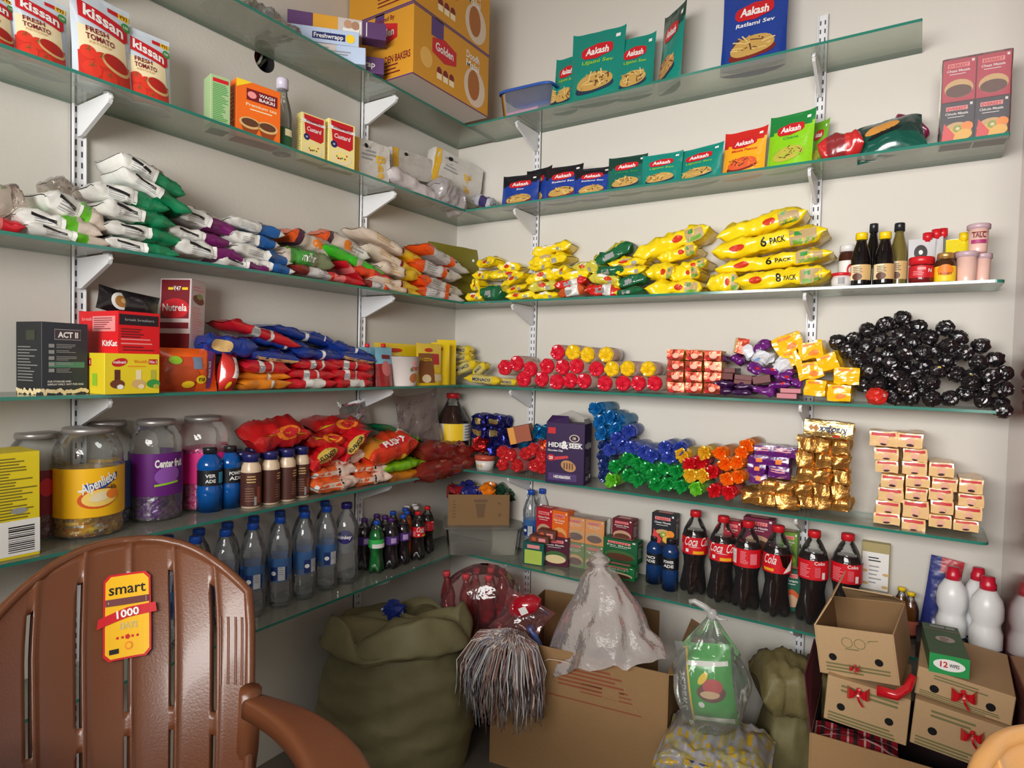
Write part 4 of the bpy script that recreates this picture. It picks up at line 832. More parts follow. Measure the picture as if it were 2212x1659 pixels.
spoutpouch((1.6845,-0.1,1.4208,0.0321,0.1543), .04, ('spout_grey', (120, 120, 116)), JRD, 'Dark grey spout pouch with red cap, hindmost of the pouches', 10)
spoutpouch((1.6673,-0.11,1.4208,0.0465,0.1517), .04, SLV, JRD, 'Silver spout pouch with red cap beside the yellow pouch', 10, seed=2)
spoutpouch((1.6451,-0.125,1.4208,0.055,0.1413), .04, SLV, JRD, 'Silver spout pouch with dark round print behind the red-lidded jar', 6, lambda m, q: (m.ell(q, -.05, .70, .25, .16, ink('disc', (70, 66, 66)), .0008, 20, 0, 3), m.ell(q, -.05, .70, .08, .05, WHT, .0014, 12, 0, 2)), 3)
spoutpouch((1.724,-0.11,1.4208,0.0506,0.1366), .04, ('spout_yellow', (226, 206, 30)), JYL, 'Yellow spout pouch behind the gold-lidded jar', -4, lambda m, q: m.ell(q, .0, .6, .25, .12, MAR, .0008, 16, 0, 2), 4)
T = (1.6453,-0.17,1.4208,0.0557,0.0703); r3, k3 = T[3] / 2, T[4]
jar('jam_jar', T, .055, plas('jam', (110, 30, 30), .1), JRD, lambda m: (wrap(r3, .22 * k3, .66 * k3, RED)(m), m.quad(cS(r3), -.008, .5 * k3, .01, .6 * k3, PNK, .0012, 5), m.text(cS(r3), 'N', .02, .42 * k3, .009, WHT, .0012), m.lines(cS(r3), -.018, .012, .46 * k3, 3, .06 * k3, PNK, .0012, .4, 3, 'L', 4)), 'Red-lidded jam jar in front of the silver pouches', 'jar', 'jars on the third shelf', .72, 1.02)
T = (1.6964,-0.17,1.4208,0.0452,0.0769); r4, k4 = T[3] / 2, T[4]
jar('honey_jar', T, .05, plas('honey_dark', (70, 40, 22), .08), P('lid_gold', (206, 160, 90), .3, .6), lambda m: (wrap(r4 * 1.01, .05 * k4, .55 * k4, YEL)(m), m.ell(cS(r4 * 1.01), 0, .42 * k4, .018, .014, ORG, .0014, 16, 0, 3), m.text(cS(r4 * 1.01), 'HONEY', 0, .26 * k4, .006, MAR, .0014, bold=.02)), 'Gold-lidded dark honey jar with yellow label', 'jar', 'jars on the third shelf', .8, .8)
PEA = plas('tub_peach', (232, 190, 176), .25); LIL = plas('lid_lilac', (196, 168, 176), .3)
def tub(T, lb, txt=True):
    r, k = T[3] / 2, T[4]
    jar('peach_tub', T, .05, PEA, LIL, (lambda m: (m.quad(cS(r), -.016, .30 * k, .016, .34 * k + .006, ink('magenta', (170, 50, 110)), .001, 6), m.text(cS(r), 'TALC', 0, .50 * k, .014, MAR, .001, wid=.028, curved=True), m.quad(cS(r), -.016, .68 * k, .016, .70 * k, MAR, .001, 6))) if txt else None, lb, 'tub', 'peach lidded tubs', .82, 1.06, sh=[(r * .82, 0), (r * .84, .004), (r * .92, .82 * k)])
tub((1.7408,-0.16,1.4208,0.0468,0.0786), 'Peach tub with lilac lid standing beside the gold-lidded jar', False)
tub((1.7746,-0.14,1.4208,0.037,0.0746), 'Peach tub with lilac lid at the end of the shelf, below another', False)
tub((1.7625,-0.155,1.496,0.0462,0.0708), 'Peach tub with maroon lettering stacked on top of two tubs')
# ================================================================ fourth shelf, shaded wall
def actbox(m, S, w, h, l, r, t):
    m.quad(S, -w * .24, h * .76, w * .34, h * .91, GRY, .0006); m.quad(S, -w * .23, h * .77, w * .33, h * .90, ink('plum_grey', (70, 60, 70)), .0009); m.text(S, 'ACT II', w * .05, h * .795, h * .075, WHT, .0012, wid=w * .44, bold=.04)
    for i in range(5):
        y = h * (.70 - .085 * i)
        if i == 3: m.quad(S, -w * .36, y - h * .07, w * .42, y + h * .01, ink('sage', (78, 130, 108)), .0006)
        m.quad(S, -w * .36, y - h * .05, -w * .24, y, GRY, .0009); m.lines(S, -w * .2, w * .25, y, 2 if i % 2 else 3, h * .022, GRY, .001, .4, i)
    for i, tx in enumerate(('FOR STORAGE AND', 'DISPLAY ONLY. NOT FOR SALE.')): m.text(S, tx, -w * .38, h * (.17 - .04 * i), h * .024, WHT, .0008, 'L')
    r_ = random.Random(2); n = 22
    for i in range(n):
        for SS, ww in ((S, w), (l, .08)):
            a = -ww / 2 + ww * (i + .5) / n; m.ell(SS, a, h * r_.uniform(.02, .065), ww * .045, h * .028, (CRM, ink('corn', (236, 214, 160)))[i % 2], .0008 + .0001 * (i % 3), 9)
    m.quad(l, -.008, h * .75, .022, h * .88, ink('dim_green', (60, 66, 50)), .0006); m.lines(l, -.036, .03, h * .66, 12, h * .042, GRY, .0006, .3, 8)
carton('L', (0.1485,-1.5064,1.1049,0.0927,0.1498), .085, 'popcorn_box', 'Dark grey popcorn box at the picture edge of the fourth shelf', 'box', None, (52, 56, 64), actbox, 10, side=(40, 42, 44))
def nabati(m, S, w, h, l, r, t):
    m.ell(S, -.24 * w, h * .78, .14 * w, h * .10, RED, .0006, 20, .25); m.text(S, 'nabati', -.24 * w, h * .755, h * .07, WHT, .001, wid=.22 * w, bold=.02)
    m.text(S, "World's", .14 * w, h * .77, h * .075, ORG, .0006, wid=.26 * w, bold=.02); m.quad(S, .29 * w, h * .74, .45 * w, h * .87, RED, .0006); m.text(S, 'No.1', .37 * w, h * .77, h * .07, WHT, .001, wid=.13 * w, bold=.02); m.lines(S, -.1 * w, .45 * w, h * .70, 1, h * .05, ORG)
    for a, c, c2 in ((-.28, ink('choc', (90, 48, 36)), ink('choc2', (110, 60, 40))), (.1, CRM, TAN), (.38, ink('pist', (180, 180, 60)), GRN)):
        m.quad(S, (a - .05) * w, h * .32, (a + .05) * w, h * .60, c, .0006); m.ell(S, a * w, h * .25, .13 * w, h * .11, c2, .0008, 14); m.ell(S, (a + .05) * w, h * .18, .06 * w, h * .06, WHT if a < 0 else c, .001, 12)
    m.quad(l, -.045, h * .68, -.005, h * .87, RED, .0006); m.text(l, 'No.1', -.025, h * .73, h * .09, WHT, .001, wid=.034, bold=.02); m.ell(l, -.03, h * .25, .012, h * .12, PNK, .0006); m.quad(l, -.0, h * .2, .02, h * .5, LIM, .0006)
carton('L', (0.1974,-1.3899,1.1049,0.1172,0.0887), .10, 'wafer_box', 'Yellow wafer box at the shelf edge beneath the red box', 'box', None, (232, 206, 40), nabati, 2)
def redbox():
    T = (0.1754,-1.3712,1.1929,0.0951,0.0943); w, h, D = T[3], T[4], .15; r = root('chocolate_box'); m = MB(); C = card('kit_red', (224, 28, 36)); S, l = fS(D), lS(w); th = .0012
    for sx in (-1, 1): m.box(th, D, h, C, .0003, (sx * (w / 2 - th / 2), 0, 0))
    m.box(w, th, h, C, .0003, (0, -D / 2 + th / 2, 0)); m.box(w, th, h * 1.02, C, .0003, (0, D / 2 - th / 2, 0)); m.box(w, D, th, C, .0003)
    m.quad(S, -w * .48, h * .68, w * .46, h * .93, ink('soot', (40, 26, 36)), .0006); m.text(S, 'break breakers', 0, h * .78, h * .06, GRY, .001, wid=w * .7); m.lines(S, -w * .44, w * .3, h * .6, 4, h * .06, MAR, .0006, .5, 4); m.lines(S, -w * .44, w * .4, h * .36, 2, h * .1, PNK, .0006, .3, 5); m.lines(S, -w * .4, w * .4, h * .18, 2, h * .07, MAR, .0006)
    m.quad(l, -.02, h * .52, .065, h * .88, PNK, .0006); m.lines(l, -.015, .06, h * .84, 6, h * .05, MAR, .001, .35, 6); m.text(l, 'KitKat', .045, h * .18, h * .13, WHT, .0008, wid=.055, bold=.03); m.text(l, 'break', -.04, h * .78, h * .08, PNK, .0008, wid=.04)
    m.build('tray', r); put(r, 'L', T, D, 6); return tag(r, 'Red open chocolate box standing on the yellow wafer box', 'box')
redbox()
for i, (T, lb, rz, ry) in enumerate((((0.1174,-1.3815,1.2857,0.0865,0.0567), 'Black coffee packet with cup picture poking out of the red box', 4, 12), ((0.1274,-1.3379,1.2847,0.0868,0.0515), 'Black packet beside the coffee packet in the red box', -12, 8))):
    m = MB(); S = pouch(m, T[3], T[4], .025, film('coffee_black', (30, 26, 28), .2, .8, 40), 12, 12, .05, .25, 40 + i)
    if i == 0:
        q = lambda a, b, o: S(a, b, o + .001); m.ell(q, .004, T[4] * .5, .024, .020, WHT, .0004, 20, 0, 3); m.ell(q, .004, T[4] * .48, .016, .0135, ink('coffee', (176, 120, 60)), .0010, 18, 0, 3); m.ell(q, .008, T[4] * .52, .007, .006, TAN, .0014, 12, 0, 2)
    o = m.build('coffee_packet'); put(o, 'L', T, .03, rz, -10, ry); tag(o, lb, 'packet', 'packets in the red box')
def soybox():
    T = (0.1024,-1.2077,1.1317,0.0598,0.2543); w, h, D = T[3], T[4], .085; r = None; m = MB(); C = card('soy_white', (214, 196, 196)); m.box(w, D, h, C, .001, left=C)
    S, l = fS(D), lS(w)
    m.quad(l, -D / 2 + .004, h * .60, D / 2 - .004, h * .985, MAR, .0006); m.ell(l, 0, h * .70, D * .46, h * .10, RED, .001, 24); m.text(l, 'Nutrela', 0, h * .675, h * .07, WHT, .0014, wid=D * .78, bold=.02); m.text(l, '\u20b947', .005, h * .88, h * .04, WHT, .001, wid=.02, bold=.02); m.quad(l, -.02, h * .885, -.006, h * .91, YEL, .001); m.quad(l, .018, h * .885, .034, h * .91, YEL, .001); m.quad(l, -D / 2 + .004, h * .50, D / 2 - .004, h * .56, MAR, .0006); m.quad(l, -D / 2, 0, D / 2, h * .45, ink('dim_red', (120, 30, 34)), .0006)
    m.ell(S, 0, h * .80, w * .38, h * .045, ink('kebab', (130, 66, 44)), .0008, 16, -.2); m.ell(S, .004, h * .835, w * .2, h * .03, ink('lettuce', (150, 160, 100)), .001, 12); m.lines(S, -w * .36, w * .4, h * .93, 2, h * .03, PNK, .0008); m.lines(S, -w * .38, w * .4, h * .72, 16, h * .022, PNK, .0008, .4, 4); m.quad(S, -w * .36, h * .08, w * .36, h * .30, GRY, .0008)
    o = m.build('soya_box'); put(o, 'L', T, D, 26, 0, 3); return tag(o, 'Tall white and maroon soya box standing behind the red box', 'box')
soybox()
m = MB(); T = (0.1674,-1.2371,1.1048,0.1553,0.106); S = pouch(m, T[3], T[4], .06, (lambda u, v: film('snack_orange', (236, 96, 24)) if v > .8 or u > .62 else film('snack_rust', (196, 70, 34))), 14, 14, .04, .2, 4); q = lambda a, b, o: S(a * T[3], b * T[4], o + .0015)
m.pol(q, [(.30, .05), (.36, .05), (.44, .5), (.52 - .04, .95), (.34, .95), (.30, .5)], ink('noodle_violet', (110, 50, 120)), .0006); m.text(q, 'SNACK PACK', .36, .3, .05, WHT, .0014, 'L', rot=RAD(86), wid=.4); m.ell(q, .2, .26, .09, .1, YEL, .001, 16, 0, 2); m.text(q, '\u20b910', .2, .22, .08, BLK, .002, wid=.11, bold=.02); m.quad(q, .06, .5, .2, .78, ink('slate', (110, 126, 150)), .001, 3, 3); m.ell(q, -.2, .7, .1, .1, LIM, .001, 14, 0, 2); m.ell(q, -.1, .35, .26, .24, ink('chilli', (176, 70, 30)), .0008, 16, 0, 3); m.ell(q, .0, .15, .1, .08, YEL, .0012, 12, 0, 2)
o = m.build('snack_packet'); put(o, 'L', T, .06, -8, -4); tag(o, 'Orange snack packet with a round yellow price spot, standing by the wafer box', 'snack packet', None)
m = MB(); T = (0.1774,-1.1395,1.1028,0.0565,0.0971); S = pouch(m, T[3], T[4], .05, film('chips_red', (206, 44, 36)), 12, 14, .04, .25, 5); q = lambda a, b, o: S(a * T[3], b * T[4], o + .0015)
m.pol(q, [(-.22, .35), (.1, .35), (.34, .92), (.0, .92)], WHT, .0008); m.bars(q, -.06, .16, .5, .75, GRY, .0014, 7); m.ell(q, -.2, .15, .1, .1, YEL, .001, 12, 0, 2)
o = m.build('snack_packet'); put(o, 'L', T, .05, 20, 0, 8); tag(o, 'Narrow red snack packet turned to show its white barcode, fourth shelf', 'snack packet')
PK.update(
 at=(banded([(.3, RE1), (.42, WPL), (.55, RE1), (.62, WPL), (1, RE1)], [(1, RE1)]), lambda m, S, w, t: m.quad(packS(S, t), -w * .22, -t * .2, -w * .1, t * .1, GRY, .0012, 2, 2)),
 ao=(banded([(.55, ('atta_amber', (222, 130, 30))), (.6, WPL), (1, ('atta_amber', (222, 130, 30)))]), None),
 ab=(banded([(.5, ('atta_blue', (26, 56, 140))), (.55, WPL), (1, ('atta_blue', (26, 56, 140)))], [(1, ('atta_blue', (26, 56, 140)))]), None),
 aw=(banded([(.02, ('atta_blue', (26, 56, 140))), (.96, ('atta_blue', (26, 56, 140))), (1, ('atta_blue', (26, 56, 140)))]), lambda m, S, w, t: m.ell(packS(S, t), -w * .2, 0, w * .2, t * .22, TAN, .0014, 20, 0, 3)),
 ac=(banded([(1, ('atta_blue', (26, 56, 140)))]), lambda m, S, w, t: m.quad(packS(S, t), -w * .42, -t * .4, w * .45, -t * .1, TAN, .0014, 10, 2)),
 al=(banded([(.35, RE1), (.75, WPL), (1, RE1)], [(1, RE1)]), None))
G3 = 'red and blue flour packets on the fourth shelf'; AT = ('flour_packet', 'flour packet')
pile('L', [
 R3('ao', (0.1754,-1.0305,1.105,0.1583,0.0301), 0, AT, G3, 'Amber flour packet lowest, next to the narrow red snack packet'),
 R3('ao', (0.1574,-1.0207,1.1294,0.1596,0.0203), 0, AT, G3, 'Amber flour packet second up, under a red one'),
 R3('at', (0.1674,-1.0238,1.1449,0.1562,0.0378), 2, AT, G3, 'Red flour packet with white tab above the amber ones'),
 R3('al', (0.1754,-0.8742,1.1042,0.1737,0.0297), 0, AT, G3, 'Red packet with long white block, lowest in the middle stack'),
 R3('at', (0.1674,-0.8664,1.1281,0.1646,0.0326), 2, AT, G3, 'Red packet second from the bottom of the middle stack'),
 R3('at', (0.1574,-0.8416,1.1551,0.1613,0.0358), 3, AT, G3, 'Red packet third from the bottom of the middle stack'),
 R3('al', (0.1754,-0.7169,1.1037,0.1536,0.029), 0, AT, G3, 'Red packet with long white block, lowest beside the drink pouches'),
 R3('at', (0.1674,-0.7157,1.1237,0.1574,0.0377), 2, AT, G3, 'Red packet second from the bottom beside the drink pouches'),
 R3('at', (0.1574,-0.7071,1.1554,0.166,0.0379), 5, AT, G3, 'Red packet third from the bottom beside the drink pouches'),
 R3('ac', (0.1574,-0.9876,1.1753,0.1557,0.0385), 5, AT, G3, 'Blue packet with a long tan stripe over the red stack'),
 R3('ab', (0.1374,-0.8158,1.1854,0.1805,0.0391), 3, AT, G3, 'Blue packet lying over the middle red stack'),
 R3('ac', (0.1474,-0.6768,1.1789,0.1502,0.0414), 8, AT, G3, 'Blue packet with tan stripe next to the drink pouches'),
 R3('aw', (0.1574,-1.1233,1.1905,0.149,0.0575), 3, AT, G3, 'Blue packet with tan oval end, over the orange snack packet'),
 R3('ab', (0.1174,-0.9338,1.2125,0.176,0.0453), 6, AT, G3, 'Blue packet under the sloping red one'),
 R3('ab', (0.1174,-0.665,1.1905,0.175,0.0569), 14, AT, G3, 'Blue packet sloping down beside the drink pouches, upper one'),
 R3('ab', (0.0974,-0.8519,1.2343,0.2403,0.0528), 10, AT, G3, 'Blue packet near the top of the pile, sloping'),
 R3('ab', (0.0874,-0.7683,1.236,0.0944,0.0419), 18, AT, G3, 'Short blue packet end standing up at the top of the pile'),
 R3('at', (0.1374,-1.0078,1.2259,0.2319,0.0612), 14, AT, G3, 'Red packet sloping down on top of the blue pile'),
], .12)
def drinkpouch(T, lb, rz):
    m = MB(); S = pouch(m, T[3], T[4], .035, (lambda u, v: film('drink_sky', (120, 176, 200)) if v > .55 else film('drink_red', (150, 36, 40))), 12, 14, .04, .1, 3, True); q = lambda a, b, o: S(a * T[3], b * T[4], o + .001); m.ell(q, 0, .45, .25, .2, ink('drink_pink', (200, 110, 110)), .0006, 14, 0, 2); m.quad(q, -.2, .7, .3, .8, MAR, .0006, 4)
    r = root('drink_pouch'); m.build('pouch', r); m = MB(); m.lathe([(.008, T[4]), (.008, T[4] + .012), (.0001, T[4] + .012)], 14, JRD); m.build('cap', r); put(r, 'L', T, .04, rz, -3); tag(r, lb, 'drink pouch', 'drink pouches')
drinkpouch((0.1374,-0.6077,1.1049,0.0794,0.1296), 'Blue and red drink pouch beside the red flour packets', 0); drinkpouch((0.1624,-0.5581,1.1049,0.0785,0.1314), 'Blue and red drink pouch just beside the noodle cup', 0)
T = (0.1674,-0.4657,1.1049,0.1175,0.1026); r5, k5 = T[3] / 2, T[4]
r = root('noodle_cup'); m = MB(); m.lathe([(r5 * .74, 0), (r5 * .76, .003), (r5 * .97, k5 * .97), (r5 * 1.03, k5 * .975), (r5 * 1.03, k5 * .99)], 32, plas('cup_cream', (226, 216, 210))); cs = cS(lambda b: r5 * (.76 + .21 * clamp(b / k5)))
m.text(cs, 'MI', -.004, k5 * .72, k5 * .12, PNK, .001, bold=.02, curved=True); m.text(cs, 'KIWO', .004, k5 * .52, k5 * .14, RED, .001, bold=.02, wid=.034, curved=True); m.ell(cs, .0, k5 * .28, .018, k5 * .16, ink('crunch', (180, 110, 60)), .001, 16, 0, 3); m.quad(cs, -.018, k5 * .5, -.008, k5 * .62, GRN, .001, 2); m.build('cup', r)
m = MB(); m.lathe([(r5 * 1.04, k5 * .985), (r5 * 1.04, k5), (.0001, k5)], 32, plas('foil_lid', (60, 60, 80), .3)); m.build('lid', r); put(r, 'L', T, .05); tag(r, 'White noodle cup with red and green print on the fourth shelf', 'noodle cup')
def pasta(T, lb, rz, full=True, seed=1):
    m = MB(); S = pouch(m, T[3], T[4], .03, film('pasta_yellow', (238, 204, 30), .2, .3, 30), 12, 14, .03, .1, seed, True, .02); q = lambda a, b, o: S(a * T[3], b * T[4], o + .001)
    m.ell(q, -.05, .84, .16, .05, OV, .0006, 14, 0, 2)
    if full: m.quad(q, -.44, .06, .1, .76, ink('pasta_brown', (140, 84, 40)), .0006, 5, 5); m.text(q, 'PAZZTA', -.18, .58, .07, YEL, .0012, wid=.46, bold=.03); m.quad(q, .0, .5, .36, .76, RED, .0004, 4, 3); m.quad(q, .12, .3, .4, .42, YEL, .0008, 2); m.quad(q, .1, .1, .42, .26, CRM, .0008, 2); m.ell(q, -.2, .16, .16, .1, CRM, .0009, 12, 0, 2)
    o = m.build('pasta_pouch'); put(o, 'L', T, .03, rz, -2); tag(o, lb, 'pasta pouch', 'yellow pasta pouches')
pasta((0.1274,-0.4652,1.1049,0.2197,0.1474), 'Yellow pouch standing behind the noodle cup', 0, False, 2); pasta((0.1674,-0.3383,1.1049,0.1396,0.1524), 'Yellow pasta pouch with brown print beside the noodle cup', 0); pasta((0.1474,-0.2518,1.1049,0.074,0.1593), 'Thin yellow pouch edge-on behind the pasta pouch', -30, False, 3); pasta((0.1274,-0.191,1.1049,0.0769,0.1724), 'Last thin yellow pouch towards the room corner', -35, False, 4)

# ================================================================ fourth shelf, bright wall
MOY = film('biscuit_yellow', (226, 196, 40), .2, .6, 40)
def mon(T, ry, lb, i):
    lying('R', T, .045, 'biscuit_roll', lb, 'biscuit packet', 'yellow biscuit rolls at the corner', two(('biscuit_yellow', (226, 196, 40)), ('biscuit_straw', (206, 190, 110)), .2, .8), ry, 0, 0, .8, .12, 200 + i, lambda m, S, w, t: m.text(packS(S, t), 'MONACO', 0, -t * .12, t * .26, NVY, .0012, wid=w * .5, bold=.03, curved=True), max(T[4] * .8, .02), .1, 14)
for i, (T, ry, lb) in enumerate((((0.2688,-0.178,1.1072,0.1677,0.0418), 2, 'Yellow biscuit roll with navy letters at the shelf corner edge'), ((0.2358,-0.14,1.1481,0.0747,0.0427), -40, 'Yellow biscuit roll tilted upright at the corner pile end'), ((0.1476,-0.13,1.1455,0.1328,0.051), -20, 'Yellow biscuit roll sloping in the corner pile'), ((0.1151,-0.11,1.1833,0.1025,0.0424), -14, 'Yellow biscuit roll second from the top of the corner pile'), ((0.104,-0.1,1.2185,0.089,0.0445), 4, 'Yellow biscuit roll topmost in the corner'), ((0.3721,-0.16,1.1092,0.0822,0.0325), 0, 'Yellow biscuit roll touching the red rolls'))): mon(T, ry, lb, i)
# rolls with twisted film ends, lying front to back
def at4(wall, k): pass
RB = clear('roll_clear', (226, 200, 190), .45, (206, 176, 160), .1, .4); REDF = film('roll_red', (214, 24, 50), .18, .9, 70); YELF = film('roll_yellow', (240, 196, 20), .18, .9, 70)
def rolls(rows, protos, L, name, cat, grp, D=0.0):
    seen = {}
    for i, (key, T, lb) in enumerate(rows):
        k = key
        pr = protos[k]; v = (k, i % 3)
        if v not in seen:
            m = MB(); roll(m, pr[0], L, pr[1], pr[2], pr[3], i); seen[v] = o = m.build(name)
        else: o = dup(seen[v])
        s = T[4] / 2 / pr[0] * .94; o.scale = (s, 1, s); put(o, 'R', (T[0], T[1], T[2]), L, random.Random(i).uniform(-7, 7)); tag(o, lb, cat, grp)
def rr(k, T, lb): return (k, T, lb)
ORD = ('first', 'second', 'third', 'fourth', 'fifth', 'sixth', 'seventh', 'eighth', 'ninth', 'tenth')
ROLL4 = [
 ('r', (0.4499,-0.178,1.1075,0.071,0.0601), 'Red wrapped biscuit roll, first from the room corner in the bottom row'),
 ('r', (0.535,-0.178,1.1109,0.0681,0.0589), 'Red wrapped biscuit roll, second from the room corner in the bottom row'),
 ('r', (0.5857,-0.178,1.1032,0.0664,0.0582), 'Red wrapped biscuit roll, third from the room corner in the bottom row'),
 ('r', (0.6473,-0.178,1.1106,0.0644,0.0573), 'Red wrapped biscuit roll, fourth from the room corner in the bottom row'),
 ('r', (0.7003,-0.178,1.1113,0.0627,0.0565), 'Red wrapped biscuit roll, fifth from the room corner in the bottom row'),
 ('r', (0.7723,-0.178,1.1065,0.0604,0.0555), 'Red wrapped biscuit roll, sixth from the room corner in the bottom row'),
 ('r', (0.835,-0.178,1.1093,0.0584,0.0545), 'Red wrapped biscuit roll, seventh from the room corner in the bottom row'),
 ('r', (0.8941,-0.178,1.1119,0.0566,0.0537), 'Red wrapped biscuit roll, eighth from the room corner in the bottom row'),
 ('r', (0.9498,-0.178,1.1143,0.0549,0.0529), 'Red wrapped biscuit roll, ninth from the room corner in the bottom row'),
 ('r', (0.3604,-0.16,1.1465,0.0744,0.0618), 'Red wrapped biscuit roll, first from the room corner in the second row'),
 ('r', (0.411,-0.16,1.1633,0.0726,0.061), 'Red wrapped biscuit roll, second from the room corner in the second row'),
 ('r', (0.4773,-0.17,1.1451,0.0702,0.0599), 'Red wrapped biscuit roll, third from the room corner in the second row'),
 ('r', (0.546,-0.17,1.1571,0.0678,0.0588), 'Red wrapped biscuit roll, fourth from the room corner in the second row'),
 ('r', (0.611,-0.17,1.1557,0.0657,0.0579), 'Red wrapped biscuit roll, fifth from the room corner in the second row'),
 ('r', (0.6684,-0.17,1.1606,0.0638,0.0571), 'Red wrapped biscuit roll, sixth from the room corner in the second row'),
 ('r', (0.7315,-0.17,1.153,0.0618,0.0562), 'Red wrapped biscuit roll, seventh from the room corner in the second row'),
 ('r', (0.5838,-0.16,1.2069,0.0667,0.0585), 'Red wrapped biscuit roll at the top beside the yellow ends'),
 ('y', (0.7939,-0.17,1.155,0.0598,0.0553), 'Yellow ended biscuit roll, first from the corner in the lower yellow row'),
 ('y', (0.8544,-0.17,1.1584,0.0579,0.0544), 'Yellow ended biscuit roll, second from the corner in the lower yellow row'),
 ('y', (0.9177,-0.17,1.1588,0.056,0.0535), 'Yellow ended biscuit roll, third from the corner in the lower yellow row'),
 ('y', (0.6368,-0.16,1.2078,0.0649,0.0577), 'Yellow ended biscuit roll, first from the corner in the top row'),
 ('y', (0.7027,-0.16,1.201,0.0628,0.0567), 'Yellow ended biscuit roll, second from the corner in the top row'),
 ('y', (0.7611,-0.16,1.2021,0.061,0.0559), 'Yellow ended biscuit roll, third from the corner in the top row'),
]
